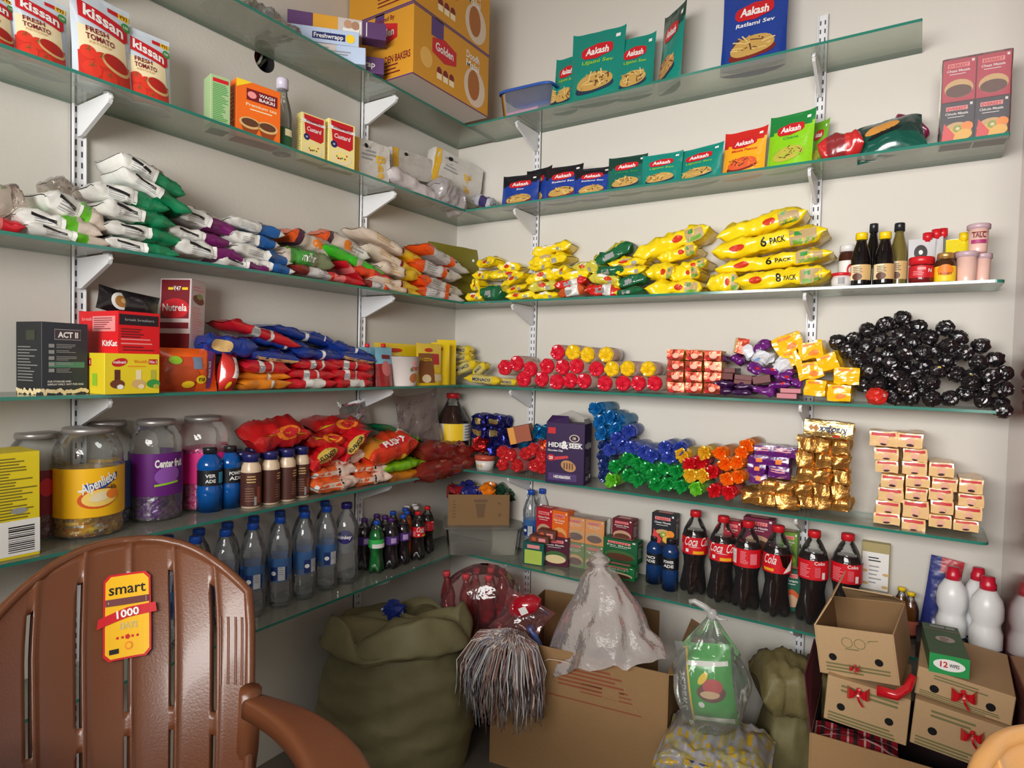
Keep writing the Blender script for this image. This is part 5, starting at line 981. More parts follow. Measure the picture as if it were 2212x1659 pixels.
ROLL5 = [
 ('g', (0.8685,-0.17,0.8164,0.0482,0.0455), 'Green wrapped biscuit roll in the green heap, third from the corner'),
 ('g', (0.9133,-0.178,0.8066,0.0469,0.0448), 'Green wrapped biscuit roll in the green heap, fifth from the corner'),
 ('g', (0.9631,-0.178,0.801,0.0457,0.0442), 'Green wrapped biscuit roll in the green heap, eighth from the corner'),
 ('g', (1.0126,-0.178,0.8075,0.0444,0.0436), 'Green wrapped biscuit roll in the green heap, tenth from the corner'),
 ('g', (1.0524,-0.178,0.8055,0.0434,0.0431), 'Green wrapped biscuit roll in the green heap, farthest from the corner'),
 ('g', (0.8227,-0.16,0.8387,0.0495,0.0462), 'Green wrapped biscuit roll in the green heap, nearest the room corner'),
 ('g', (0.8545,-0.14,0.866,0.0489,0.0462), 'Green wrapped biscuit roll in the green heap, second from the corner'),
 ('g', (0.9008,-0.15,0.8555,0.0476,0.0455), 'Green wrapped biscuit roll in the green heap, fourth from the corner'),
 ('g', (0.938,-0.16,0.8445,0.0465,0.0448), 'Green wrapped biscuit roll in the green heap, sixth from the corner'),
 ('g', (0.9885,-0.16,0.8504,0.0452,0.0442), 'Green wrapped biscuit roll in the green heap, ninth from the corner'),
 ('g', (1.0262,-0.16,0.8445,0.0443,0.0438), 'Green wrapped biscuit roll in the green heap, eleventh from the corner'),
 ('g', (0.9593,-0.17,0.8275,0.0458,0.0444), 'Green wrapped biscuit roll in the green heap, seventh from the corner'),
 ('l', (0.8204,-0.178,0.7947,0.0493,0.046), 'Lime green wrapped biscuit roll at the foot of the green heap, nearest the room corner'),
 ('l', (1.1011,-0.178,0.8048,0.0422,0.0426), 'Lime green wrapped biscuit roll at the foot of the green heap, farthest from the corner'),
 ('b', (0.7963,-0.13,0.8868,0.0506,0.0471), 'Blue wrapped biscuit roll in the blue heap, nearest the room corner'),
 ('b', (0.8026,-0.12,0.9257,0.0505,0.0471), 'Blue wrapped biscuit roll in the blue heap, second from the corner'),
 ('b', (0.8673,-0.13,0.8986,0.0487,0.0462), 'Blue wrapped biscuit roll in the blue heap, fifth from the corner'),
 ('b', (0.91,-0.14,0.8933,0.0475,0.0455), 'Blue wrapped biscuit roll in the blue heap, sixth from the corner'),
 ('b', (0.9465,-0.14,0.8835,0.0466,0.0451), 'Blue wrapped biscuit roll in the blue heap, seventh from the corner'),
 ('b', (0.976,-0.13,0.9124,0.046,0.0449), 'Blue wrapped biscuit roll in the blue heap, eighth from the corner'),
 ('b', (1.0199,-0.13,0.9167,0.0449,0.0443), 'Blue wrapped biscuit roll in the blue heap, farthest from the corner'),
 ('b', (1.0018,-0.14,0.8819,0.0452,0.0444), 'Blue wrapped biscuit roll in the blue heap, ninth from the corner'),
 ('b', (0.8225,-0.11,0.9045,0.0501,0.0471), 'Blue wrapped biscuit roll in the blue heap, third from the corner'),
 ('b', (0.8336,-0.1,0.9503,0.05,0.0471), 'Blue wrapped biscuit roll in the blue heap, fourth from the corner'),
 ('d', (0.7534,-0.13,0.8936,0.0517,0.0476), 'Dark navy biscuit roll in the column by the purple box, nearest the room corner'),
 ('d', (0.7591,-0.14,0.8604,0.0514,0.0473), 'Dark navy biscuit roll in the column by the purple box, second from the corner'),
 ('d', (0.7601,-0.14,0.8273,0.0514,0.0474), 'Dark navy biscuit roll in the column by the purple box, third from the corner'),
 ('d', (0.7674,-0.15,0.7948,0.0511,0.0471), 'Dark navy biscuit roll in the column by the purple box, farthest from the corner'),
 ('c', (0.7298,-0.11,1.0196,0.0525,0.0481), 'Bright azure wrapped biscuit roll high behind the purple box, nearest the room corner'),
 ('c', (0.7784,-0.12,0.9948,0.0511,0.0473), 'Bright azure wrapped biscuit roll high behind the purple box, fourth from the corner'),
 ('c', (0.7491,-0.13,0.9791,0.0517,0.0475), 'Bright azure wrapped biscuit roll high behind the purple box, second from the corner'),
 ('c', (0.8006,-0.1,0.984,0.0508,0.0475), 'Bright azure wrapped biscuit roll high behind the purple box, farthest from the corner'),
 ('c', (0.7641,-0.13,0.9391,0.0514,0.0474), 'Bright azure wrapped biscuit roll high behind the purple box, third from the corner'),
 ('c', (0.7973,-0.11,0.956,0.0508,0.0473), 'Bright azure wrapped biscuit roll high behind the purple box, fifth from the corner'),
 ('m', (1.0677,-0.16,0.8727,0.0433,0.0432), 'Red ended biscuit roll among the red and gold rolls, nearest the room corner'),
 ('m', (1.1513,-0.178,0.8059,0.041,0.042), 'Red ended biscuit roll among the red and gold rolls, fourth from the corner'),
 ('m', (1.196,-0.178,0.8065,0.04,0.0414), 'Red ended biscuit roll among the red and gold rolls, farthest from the corner'),
 ('m', (1.0932,-0.14,0.8802,0.043,0.0433), 'Red ended biscuit roll among the red and gold rolls, second from the corner'),
 ('m', (1.135,-0.16,0.8576,0.0417,0.0424), 'Red ended biscuit roll among the red and gold rolls, third from the corner'),
 ('a', (1.0446,-0.14,0.8968,0.0441,0.0439), 'Gold and yellow ended roll among the red and gold rolls, nearest the room corner'),
 ('a', (1.1079,-0.14,0.9107,0.0426,0.0431), 'Gold and yellow ended roll among the red and gold rolls, farthest from the corner'),
 ('a', (1.0776,-0.17,0.842,0.0429,0.043), 'Gold and yellow ended roll among the red and gold rolls, second from the corner'),
 ('a', (1.1102,-0.17,0.846,0.0421,0.0426), 'Gold and yellow ended roll among the red and gold rolls, third from the corner'),
 ('o', (1.1625,-0.14,0.9149,0.0413,0.0424), 'Orange wrapped biscuit roll in the orange heap, nearest the room corner'),
 ('o', (1.2193,-0.14,0.9221,0.0399,0.0417), 'Orange wrapped biscuit roll in the orange heap, sixth from the corner'),
 ('o', (1.2315,-0.12,0.9421,0.0399,0.0419), 'Orange wrapped biscuit roll in the orange heap, farthest from the corner'),
 ('o', (1.1685,-0.16,0.8869,0.0408,0.042), 'Orange wrapped biscuit roll in the orange heap, second from the corner'),
 ('o', (1.2128,-0.16,0.8947,0.0398,0.0414), 'Orange wrapped biscuit roll in the orange heap, fourth from the corner'),
 ('o', (1.1834,-0.17,0.8439,0.0404,0.0417), 'Orange wrapped biscuit roll in the orange heap, third from the corner'),
 ('o', (1.2218,-0.17,0.8542,0.0395,0.0412), 'Orange wrapped biscuit roll in the orange heap, fifth from the corner'),
 ('R', (0.3667,-0.17,0.7911,0.062,0.0516), 'Red foil biscuit roll beside the purple box, second from the corner'),
 ('R', (0.4339,-0.17,0.7937,0.06,0.0508), 'Red foil biscuit roll beside the purple box, fourth from the corner'),
 ('R', (0.4989,-0.17,0.8028,0.0582,0.05), 'Red foil biscuit roll beside the purple box, sixth from the corner'),
 ('R', (0.5356,-0.17,0.7988,0.0571,0.0496), 'Red foil biscuit roll beside the purple box, farthest from the corner'),
 ('R', (0.3525,-0.16,0.8351,0.0625,0.0519), 'Red foil biscuit roll beside the purple box, nearest the room corner'),
 ('R', (0.4002,-0.16,0.828,0.0611,0.0514), 'Red foil biscuit roll beside the purple box, third from the corner'),
 ('R', (0.4542,-0.16,0.8405,0.0595,0.0507), 'Red foil biscuit roll beside the purple box, fifth from the corner'),
 ('R', (0.491,-0.15,0.8583,0.0586,0.0504), 'Red foil biscuit roll beside the purple box, seventh from the corner'),
 ('R', (0.5267,-0.16,0.838,0.0575,0.0498), 'Red foil biscuit roll beside the purple box, eighth from the corner'),
]
BALLS = [(1.5249,-0.124,1.2815,0.042,0.0455), (1.5688,-0.12,1.2991,0.0409,0.045), (1.6075,-0.117,1.3138,0.0399,0.0444), (1.6071,-0.127,1.2726,0.0398,0.0443), (1.6437,-0.122,1.2911,0.0389,0.0438), (1.67,-0.129,1.263,0.0381,0.0433), (1.705,-0.123,1.2872,0.0373,0.0429), (1.7282,-0.13,1.2585,0.0366,0.0425), (1.7788,-0.135,1.2424,0.0353,0.0417), (1.4557,-0.132,1.2491,0.0437,0.0464), (1.4986,-0.131,1.2545,0.0426,0.0458), (1.488,-0.139,1.2237,0.0428,0.0458), (1.5274,-0.136,1.2332,0.0417,0.0453), (1.5579,-0.131,1.2562,0.041,0.0449), (1.5876,-0.135,1.2377,0.0402,0.0444), (1.5126,-0.144,1.2013,0.042,0.0454), (1.5561,-0.143,1.2048,0.0409,0.0447), (1.5799,-0.139,1.2215,0.0403,0.0445), (1.615,-0.142,1.2098,0.0393,0.0439), (1.6516,-0.141,1.2166,0.0384,0.0434), (1.6301,-0.134,1.2443,0.0391,0.0438), (1.6891,-0.138,1.2293,0.0375,0.0429), (1.7096,-0.146,1.2,0.0368,0.0425), (1.7406,-0.139,1.2243,0.0362,0.0421), (1.7084,-0.135,1.2392,0.0371,0.0427), (1.8052,-0.144,1.207,0.0345,0.0411), (1.7752,-0.149,1.1901,0.0352,0.0415), (1.5391,-0.15,1.1757,0.0412,0.0449), (1.5718,-0.153,1.1681,0.0403,0.0443), (1.5951,-0.148,1.1873,0.0398,0.0441), (1.6296,-0.15,1.1786,0.0388,0.0436), (1.6627,-0.149,1.1868,0.038,0.0431), (1.681,-0.152,1.1743,0.0375,0.0428), (1.7354,-0.153,1.1703,0.0361,0.042), (1.7683,-0.153,1.1715,0.0353,0.0415), (1.822,-0.154,1.1712,0.0339,0.0407), (1.527,-0.16,1.1379,0.0414,0.0449), (1.5678,-0.16,1.1397,0.0403,0.0443), (1.5891,-0.161,1.1346,0.0397,0.0439), (1.6178,-0.16,1.1419,0.039,0.0435), (1.6565,-0.161,1.1377,0.0379,0.043), (1.6436,-0.156,1.1586,0.0384,0.0432), (1.5955,-0.168,1.1071,0.0394,0.0437), (1.6324,-0.168,1.1091,0.0384,0.0432), (1.6802,-0.169,1.1106,0.0372,0.0425), (1.7199,-0.17,1.1094,0.0362,0.0419), (1.7506,-0.165,1.1271,0.0355,0.0415), (1.7889,-0.17,1.1088,0.0345,0.0409), (1.79,-0.162,1.1404,0.0346,0.041), (1.8242,-0.164,1.1365,0.0337,0.0405), (1.8197,-0.16,1.1011,0.0339,0.0407), (1.8234,-0.195,1.0854,0.0332,0.0399), (1.7594,-0.16,1.1482,0.0354,0.0415), (1.7987,-0.157,1.1612,0.0344,0.041), (1.6016,-0.155,1.1594,0.0395,0.0439), (1.672,-0.158,1.1502,0.0376,0.0428)]
rolls(ROLL4, dict(r=(.0225, RB, REDF, 'fold'), y=(.0225, RB, YELF, 'fold')), .12, 'biscuit_roll', 'biscuit roll', 'red and yellow biscuit rolls')
# gold and red biscuit bricks: three columns, four rows
GF = foil('gold', (232, 190, 90), .22, .9, 60); GR = foil('gold_red', (216, 90, 70), .3, .7, 50)
def girl(m, S, w, h, gold=True):   # generic print: red band, pale oval, dark blot
    m.quad(S, -w * .42, h * .70, w * .42, h * .90, RED, .0016, 4); m.ell(S, 0, h * .38, w * .17, h * .26, ink('blush', (236, 176, 150)), .0016, 14, 0, 2); m.ell(S, 0, h * .18, w * .14, h * .09, ink('dusk', (70, 40, 50)), .002, 12, 0, 2)
def brickset(pts, name, label, cat, grp, mat, endm, deco, D, wall='R', amp=.06, rnd=.2, jz=3):
    pro = {}
    for i, (T, lb) in enumerate(pts):
        k = i % 4
        if k not in pro:
            m = MB(); S = brick(m, T[3], D, T[4], mat, amp, 6, i, endm, rnd)
            if deco: deco(m, S, T[3], T[4], i)
            pro[k] = (m.build(name), T[3], T[4]); o = pro[k][0]
        else: o = dup(pro[k][0])
        p = pro[k]; o.scale = (T[3] / p[1], 1, T[4] / p[2]); put(o, wall, T, D, random.Random(i * 7).uniform(-jz, jz)); tag(o, lb, cat, grp)
RW = ('bottom', 'second', 'third', 'top')
GB = []
GB = [
 ((1.0147,-0.178,1.1122,0.0559,0.0332), 'Gold and red biscuit packet, bottom row, first column from the corner'),
 ((1.0726,-0.178,1.1131,0.0541,0.0326), 'Gold and red biscuit packet, bottom row, second column from the corner'),
 ((1.1287,-0.178,1.114,0.0524,0.0321), 'Gold and red biscuit packet, bottom row, third column from the corner'),
 ((1.0129,-0.176,1.1462,0.056,0.0332), 'Gold and red biscuit packet, second row, first column from the corner'),
 ((1.0709,-0.176,1.1466,0.0542,0.0327), 'Gold and red biscuit packet, second row, second column from the corner'),
 ((1.1271,-0.176,1.1469,0.0525,0.0321), 'Gold and red biscuit packet, second row, third column from the corner'),
 ((1.0111,-0.174,1.1803,0.056,0.0332), 'Gold and red biscuit packet, third row, first column from the corner'),
 ((1.0692,-0.174,1.1801,0.0542,0.0327), 'Gold and red biscuit packet, third row, second column from the corner'),
 ((1.1254,-0.174,1.1799,0.0525,0.0322), 'Gold and red biscuit packet, third row, third column from the corner'),
 ((1.0094,-0.172,1.2145,0.0561,0.0332), 'Gold and red biscuit packet, top row, first column from the corner'),
 ((1.0675,-0.172,1.2138,0.0543,0.0327), 'Gold and red biscuit packet, top row, second column from the corner'),
 ((1.1238,-0.172,1.2131,0.0526,0.0322), 'Gold and red biscuit packet, top row, third column from the corner'),
]
brickset(GB, 'biscuit_packet', '', 'biscuit packet', 'gold and red biscuit packets', GF, GR, lambda m, S, w, h, i: (m.ell(S, w * .05, h * .45, w * .2, h * .25, ink('blush', (236, 176, 150)), .0016, 14, 0, 2), m.quad(S, -w * .4, h * .05, -w * .1, h * .35, RED, .0016, 2)), .07)
CH = [
 ('d', (1.157,-0.178,1.1345,0.0624,0.0222), 0, 'Dark purple chocolate packet at the shelf edge below the gold packets'),
 ('d', (1.1598,-0.178,1.111,0.0609,0.0235), 0, 'Lowest dark purple chocolate packet beside the gold packets'),
 ('d', (1.2168,-0.176,1.13,0.0577,0.0191), 0, 'Dark purple chocolate packet second from the gold ones'),
 ('d', (1.2178,-0.178,1.1124,0.0576,0.0177), 0, 'Dark purple chocolate packet at the bottom, second from the gold ones'),
 ('p', (1.2743,-0.178,1.1124,0.0633,0.0321), 14, 'Purple chocolate packet leaning at the shelf edge'),
 ('p', (1.316,-0.17,1.1341,0.0594,0.0239), -8, 'Purple packet lying above the pink-edged bars'),
 ('k', (1.3436,-0.178,1.1263,0.0534,0.0131), 0, 'Pink-edged chocolate bar at the shelf edge, upper one'),
 ('k', (1.3405,-0.178,1.1104,0.0535,0.0144), 0, 'Pink-edged chocolate bar at the shelf edge, lower one'),
 ('n', (1.1584,-0.16,1.1593,0.06,0.0195), 2, 'Brown-edged chocolate bar above the dark purple packets'),
 ('n', (1.1641,-0.15,1.179,0.0477,0.014), 0, 'Brown-edged chocolate bar nearest the top of its pile'),
 ('n', (1.2122,-0.16,1.1584,0.0502,0.0151), 4, 'Brown-edged chocolate bar in the middle of the purple pile'),
 ('n', (1.215,-0.17,1.1462,0.05,0.0123), 3, 'Brown-edged chocolate bar just above the bottom packets'),
 ('n', (1.2676,-0.16,1.1508,0.0499,0.023), -10, 'Brown-edged chocolate bar tilted upward'),
 ('p', (1.1365,-0.14,1.1953,0.0584,0.0396), -20, 'Purple crumpled chocolate packet over the gold packets'),
 ('p', (1.1833,-0.13,1.2006,0.0407,0.0378), 35, 'Purple chocolate packet sloping down under the white ones'),
 ('p', (1.2275,-0.15,1.1725,0.0447,0.0412), 30, 'Purple and red chocolate packet sloping downwards'),
 ('p', (1.2628,-0.11,1.2371,0.0548,0.0469), -35, 'Purple packet high up behind the white twists'),
 ('p', (1.2808,-0.14,1.1741,0.0499,0.0244), 10, 'Violet packet below the white twists'),
 ('p', (1.3244,-0.14,1.1714,0.0523,0.0281), 8, 'Violet and red packet beside the yellow bricks'),
 ('p', (1.3193,-0.15,1.1566,0.0523,0.0187), 10, 'Violet packet in the middle above the purple one'),
 ('p', (1.3516,-0.16,1.1394,0.0304,0.0277), 18, 'Violet and red packet touching the lower yellow bricks'),
]
YB = [
 ((1.4135,-0.17,1.1203,0.0559,0.045), 2, 'Yellow biscuit brick at the bottom beside the purple bars'),
 ((1.4697,-0.178,1.1093,0.0583,0.0466), 3, 'Yellow biscuit brick lowest at the shelf edge'),
 ((1.483,-0.17,1.1551,0.0646,0.0465), 2, 'Yellow biscuit brick second from the bottom, beside the black heap'),
 ((1.3927,-0.15,1.1684,0.0666,0.047), -14, 'Yellow biscuit brick sloping in the middle of its heap'),
 ((1.4497,-0.15,1.1946,0.0539,0.0474), -20, 'Yellow biscuit brick sloping next to the black heap'),
 ((1.3969,-0.12,1.2252,0.066,0.0502), -16, 'Yellow biscuit brick second from the top'),
 ((1.3431,-0.13,1.2014,0.0507,0.0481), -20, 'Yellow biscuit brick half under the topmost one'),
 ((1.3303,-0.11,1.2419,0.0803,0.0555), -24, 'Yellow biscuit brick topmost, in front of the upright'),
]
CHM = dict(d=film('choco_dark', (56, 20, 66), .15, .8, 50), p=film('choco_purple', (104, 30, 116), .15, .9, 40), k=card('bar_pink', (196, 120, 130)), n=card('bar_brown', (110, 60, 58)))
for i, (k, T, ry, lb) in enumerate(CH):
    m = MB()
    if k in 'kn': m.box(T[3], .07, T[4], CHM[k], .001, top=CHM['d'], left=CHM['d'], right=CHM['d'])
    else:
        S = pack(m, T[3], .07, max(T[4] - abs(math.tan(RAD(ry))) * T[3] * .4, .018), CHM[k], 12, 14, .55, .1, .4, 300 + i)
        if k == 'p' and i % 2: m.ell(S, T[3] * .15, 20, T[3] * .12, 16, RED, .0014, 12, 0, 2)
    o = m.build('chocolate_bar'); put(o, 'R', (T[0], T[1], T[2] + (T[3] * abs(math.sin(RAD(ry))) * .3 if k == 'p' else 0)), .07, random.Random(i).uniform(-12, 12), 0, ry); tag(o, lb, 'chocolate', 'purple chocolate bars')
for i, (T, lb) in enumerate((((1.2198,-0.12,1.2224,0.0307,0.0459), 'White twisted sweet packet, first from the corner, on the purple pile'), ((1.2564,-0.13,1.2022,0.0416,0.0398), 'White twisted sweet packet with a blue spot, middle one'), ((1.2997,-0.14,1.1855,0.0455,0.0486), 'White twisted sweet packet beside the yellow bricks'))):
    m = MB(); S = brick(m, T[3], .04, T[4], film('twist_white', (222, 222, 228), .25, .8, 50), .35, 5, i + 3, None, .8)
    if i == 1: m.ell(S, -.005, T[4] * .5, .006, .006, SKY, .003, 10)
    o = m.build('sweet_packet'); put(o, 'R', T, .04, 0, 0, 30 * i - 20); tag(o, lb, 'sweet packet', 'white twisted packets')
m = MB(); T = (1.1855,-0.12,1.2374,0.0449,0.0562); S = brick(m, T[3] * .8, .05, T[4] * .85, GF, .06, 5, 9, GR, .15); m.ell(S, 0, T[4] * .3, .007, .008, ink('blush', (236, 176, 150)), .002, 10); o = m.build('biscuit_packet'); put(o, 'R', T, .05, 20, 0, 10); tag(o, 'Single gold and red biscuit packet standing on the purple pile', 'biscuit packet')
YBF = film('brick_yellow', (244, 190, 20), .15, .9, 45); YBT = film('brick_straw', (206, 150, 60), .2, .5, 40)
for i, (T, ry, lb) in enumerate(YB):
    m = MB(); S = brick(m, T[3], .09, T[4], YBF, .07, 6, 50 + i, None, .14); m.quad(S, -T[3] * .3, T[4] * .78, T[3] * .2, T[4] * .9, ORG, .0014, 4); m.ell(S, T[3] * .1, T[4] * .3, T[3] * .2, T[4] * .16, ORG, .0014, 12, 0, 2) if i % 2 else None
    o = m.build('biscuit_brick'); put(o, 'R', T, .09, -8 + 5 * (i % 4), 0, ry); tag(o, lb, 'biscuit packet', 'yellow biscuit bricks')
# black foil packets heaped at the end of the fourth shelf
BF = P('foil_black', (22, 18, 22), .16, 0, .8, 1.0, 75, .5, 4); BW = ink('foil_print', (200, 190, 196)); BYL = ink('foil_spot', (214, 180, 60))
def ballmesh(seed, mat=BF):
    m = MB(); r = .0265; R = random.Random(seed); k = 7
    def f(u, v):
        a = 2 * pi * u; b = pi * (v - .5); x, y, z = cos(b) * sin(a), -cos(b) * cos(a), sin(b)
        q = Vector((x, y, z)); n = nz(q * 2.6 + Vector((seed * 3.3, 0, 0))) * .13 + abs(nz(q * 5 + Vector((0, seed, 0)))) * .16
        rad = r * (1 + n - .05 + .05 * sin(k * a) * clamp(abs(z) * 1.6 - .5)); z2 = sp(z, .75) * .9
        return Vector((x * rad, y * rad, z2 * rad))
    m.grid(f, 22, 14, mat, cu=True, smooth=False)
    S = bil(f, 22, 14, lambda a, b: (a, b), lambda u, v: Vector((cos(pi * (v - .5)) * sin(2 * pi * u), -cos(pi * (v - .5)) * cos(2 * pi * u), sin(pi * (v - .5)))))
    for i in range(3):
        a, b = R.random() * .8 + .1, R.uniform(.3, .7); m.quad(S, a, b, a + .05, b + .07, BW if i < 2 else BYL if seed == 2 else BW, .0006, 2, 2)
    return m
PTS = [Vector((T[0], min(T[1] + .02, -.031), max(T[2] + T[4] / 2, 1.1264 if T[0] < 1.80 else 0))) for T in BALLS]
for it in range(30):                       # let the packets push each other apart, mostly front to back
    for i in range(len(PTS)):
        for j in range(i):
            d = PTS[i] - PTS[j]; l = d.length
            if l < .0405:
                d = (d if l > 1e-4 else Vector((0, 1, 0))) / max(l, 1e-4) * (.0405 - l) * .5; d.y += math.copysign(.0012, PTS[i].y - PTS[j].y); d.x *= .5; d.z *= .5; PTS[i] += d; PTS[j] -= d
    for i, p in enumerate(PTS): p.y = clamp(p.y, -.20, -.028); p.z = max(p.z, 1.1264 if p.x < 1.80 else 0)
bp_ = [ballmesh(i).build('foil_packet') for i in range(5)]
HEAPL = {}
def heap_label(i, T):
    px = T[0]
    return None
srt = sorted(range(len(BALLS)), key=lambda i: BALLS[i][2]); ROWL = ('lowest', 'second', 'third', 'fourth', 'fifth', 'sixth', 'topmost')
lvl = {i: min(6, int((BALLS[i][2] - 1.1) / .0335)) for i in srt}; cnt = {}
for i in sorted(srt, key=lambda i: BALLS[i][0]):
    T = BALLS[i]; L = lvl[i]; cnt[L] = cnt.get(L, 0) + 1; o = bp_[i] if i < 5 else dup(bp_[i % 5]); R = random.Random(i * 5 + 1)
    o.location = PTS[i]; o.rotation_euler = (R.uniform(-.7, .7), R.uniform(-.7, .7), R.uniform(0, 6.3)); s = T[4] / .0525; o.scale = (s, s, s)
    n = cnt[L]; od = ORD[n - 1] if n <= 10 else ('eleventh', 'twelfth', 'thirteenth', 'fourteenth', 'fifteenth', 'sixteenth')[n - 11]
    tag(o, 'Black foil-wrapped packet, %s level of the heap, %s from the yellow bricks' % (ROWL[L], od), 'foil packet', 'black foil packets heaped on the fourth shelf')
o = ballmesh(9, film('foil_red', (206, 40, 30), .15, .9, 50)).build('foil_packet'); T = (1.5555,-0.17,1.1123,0.0404,0.0418); o.location = (T[0] + .004, -.186, 1.1049 + .0225); o.scale = (.95,) * 3; tag(o, 'Single red foil-wrapped packet in front of the black heap', 'foil packet')
# ================================================================ fifth shelf, shaded wall
def ybox(m, S, w, h, l, r, t):
    m.lines(S, -w * .45, w * .46, h * .95, 22, h * .028, ink('olive_ink', (120, 110, 30)), .0006, .45, 3); m.quad(S, -w * .5, h * .03, w * .5, h * .36, WHT, .0008); m.bars(S, w * .05, w * .42, h * .06, h * .33, BLK, .0012, 14, 3, True); m.ell(S, w * .2, h * .45, w * .12, h * .03, GRY, .0008)
carton('L', (0.1668,-1.6105,0.7826,0.1172,0.2108), .10, 'yellow_box', 'Big yellow box with small print and barcode at the picture edge', 'box', None, (228, 204, 36), ybox, 0)
JARC = clear('jar_pet', (240, 242, 242), .03, (226, 226, 224), .04, .35, 30, .45); LIDS = P('lid_silver', (168, 162, 160), .35, .6)
def candyjar(T, D, lb, lab, fill, fz, deco=None, rz=0, lz=(.30, .62), n=0, wall='L'):
    r = T[3] / 2; k = T[4]; J = root('candy_jar'); m = MB()
    pr = [(r * .86, 0), (r * .95, .006), (r, .03 * k + .006), (r, .10 * k), (r * .97, .13 * k), (r, .16 * k), (r, .66 * k), (r * .97, .70 * k), (r * .99, .74 * k), (r * .94, .82 * k), (r * .82, .89 * k), (r * .68, .935 * k), (r * .66, .95 * k)]
    m.lathe(pr, 40, JARC, lambda q, z, a: (q * (1 + (.012 * cos(20 * a) if .74 * k < z < .92 * k else 0)), z), caps=True); m.build('jar_body', J)
    m = MB(); m.lathe([(r * .74, .945 * k), (r * .74, .985 * k), (r * .70, k), (.0001, k)], 40, LIDS); m.build('lid', J)
    m = MB(); wrap(r * 1.012, lz[0] * k, lz[1] * k, lab)(m)
    if deco: deco(m, cS(r * 1.016), r, k)
    m.build('label', J)
    # sweets filling the jar
    m = MB(); R = random.Random(n)
    def ff(u, v):
        a = 2 * pi * u; q = r * .96 * (1 - .10 * abs(nz((a * 5, v * 14, n)))) ; z = .006 + (fz * k - .006) * v; return Vector((q * sin(a), -q * cos(a), z))
    fm = fill if isinstance(fill, list) else [fill]
    m.grid(ff, 44, 22, lambda u, v: fm[int((nz((u * 13 + n, v * 8, 3.3)) + 1) * 5) % len(fm)], cu=True, smooth=False); top = [ff(i / 44, 1) for i in range(44)]; m.add(top + [Vector((0, 0, fz * k + .008))], [[i, (i + 1) % 44, 44] for i in range(44)], fm[0]); m.build('wrapped_sweets', J)['kind'] = 'stuff'
    put(J, wall, T, D, rz); return tag(J, lb, 'candy jar', 'clear candy jars with silver lids')
SWG = [film('sweet_gold', (206, 160, 40), .2, .9, 90), film('sweet_yellow', (236, 196, 50), .2, .9, 90), foil('sweet_foil', (214, 206, 190)), film('sweet_amber', (216, 150, 40), .2, .9, 90), film('sweet_gold2', (180, 120, 40), .2, .9, 90)]
SWP = [film('sweet_purple', (90, 40, 110), .2, .9, 90), film('sweet_grey', (130, 110, 130), .2, .9, 90), film('sweet_violet', (120, 60, 140), .2, .9, 90)]
SWK = [film('sweet_pink', (220, 50, 130), .2, .9, 90), film('sweet_rose', (236, 120, 170), .2, .9, 90)]; SWR = [film('sweet_dark_red', (100, 16, 24), .2, .9, 90), film('sweet_red', (130, 24, 30), .2, .9, 90)]; SWB = [film('sweet_navy', (60, 70, 100), .2, .9, 90), film('sweet_ice', (120, 130, 150), .2, .9, 90)]
def alp(m, S, r, k):
    m.pol(S, [(-.02, .50 * k), (-.0, .515 * k), (.02, .53 * k), (.048, .60 * k), (.048, .54 * k), (.02, .46 * k), (0, .455 * k), (-.02, .44 * k)], ink('alp_blue', (30, 66, 150)), .0012); m.text(S, 'Alpenliebe', .012, .475 * k, .021, WHT, .002, wid=.074, bold=.03, rot=.42, shear=.2, curved=True); m.text(S, 'Creamfills', .024, .435 * k, .011, BRN, .0014, wid=.045, bold=.02, curved=True, rot=.06)
    m.ell(S, .008, .37 * k, .04, .022, ink('alp_red', (224, 90, 30)), .0012, 22, .1, 4); m.ell(S, .012, .375 * k, .036, .019, ink('cream_fill', (250, 214, 110)), .0018, 22, .1, 4); m.ell(S, .012, .385 * k, .022, .01, CRM, .0024, 18, .2, 2); m.ell(S, .036, .40 * k, .014, .011, ORG, .0026, 14, 0, 2); m.quad(S, -.03, .435 * k, -.022, .455 * k, WHT, .0014, 2)
def cfr(m, S, r, k):
    m.text(S, 'Center fruit', .01, .545 * k, .018, WHT, .0014, wid=.07, bold=.04, curved=True); m.ell(S, .004, .46 * k, .03, .022, ink('cf_swirl', (140, 80, 170)), .0012, 20, .2, 3); m.pol(S, [(-.026, .375 * k), (.03, .40 * k), (.03, .38 * k), (-.026, .355 * k)], LIM, .0014)
candyjar((0.0774,-1.5047,0.7826,0.1058,0.2327), .12, 'Candy jar with maroon label half hidden by the yellow box', ink('jar_maroon', (120, 14, 34)), SWR, .5, lambda m, S, r, k: (m.ell(S, .0, .5 * k, .014, .02, RED, .0012, 16, 0, 2), m.ell(S, .026, .5 * k, .014, .02, RED, .0012, 16, 0, 2)), n=1, lz=(.24, .66))
candyjar((0.0574,-1.3548,0.7826,0.1195,0.2475), .115, 'Candy jar with blue label behind the yellow labelled jar', ink('jar_blue', (60, 80, 130)), SWB, .4, lambda m, S, r, k: (m.ell(S, .05, .52 * k, .01, .02, YEL, .0012, 12, 0, 2), m.ell(S, .05, .46 * k, .012, .03, ink('denim', (90, 110, 150)), .0012, 12, 0, 2)), n=2, lz=(.16, .62))
candyjar((0.1334,-1.4229,0.7826,0.1387,0.2429), .125, 'Candy jar with yellow label and gold sweets at the shelf edge', ink('jar_yellow', (250, 190, 20)), SWG, .62, alp, n=3, rz=-14, lz=(.20, .645))
candyjar((0.1074,-1.2614,0.7826,0.1194,0.2483), .115, 'Candy jar with purple label and purple sweets', ink('jar_purple', (100, 26, 120)), SWP, .55, cfr, n=4, rz=-6, lz=(.26, .68))
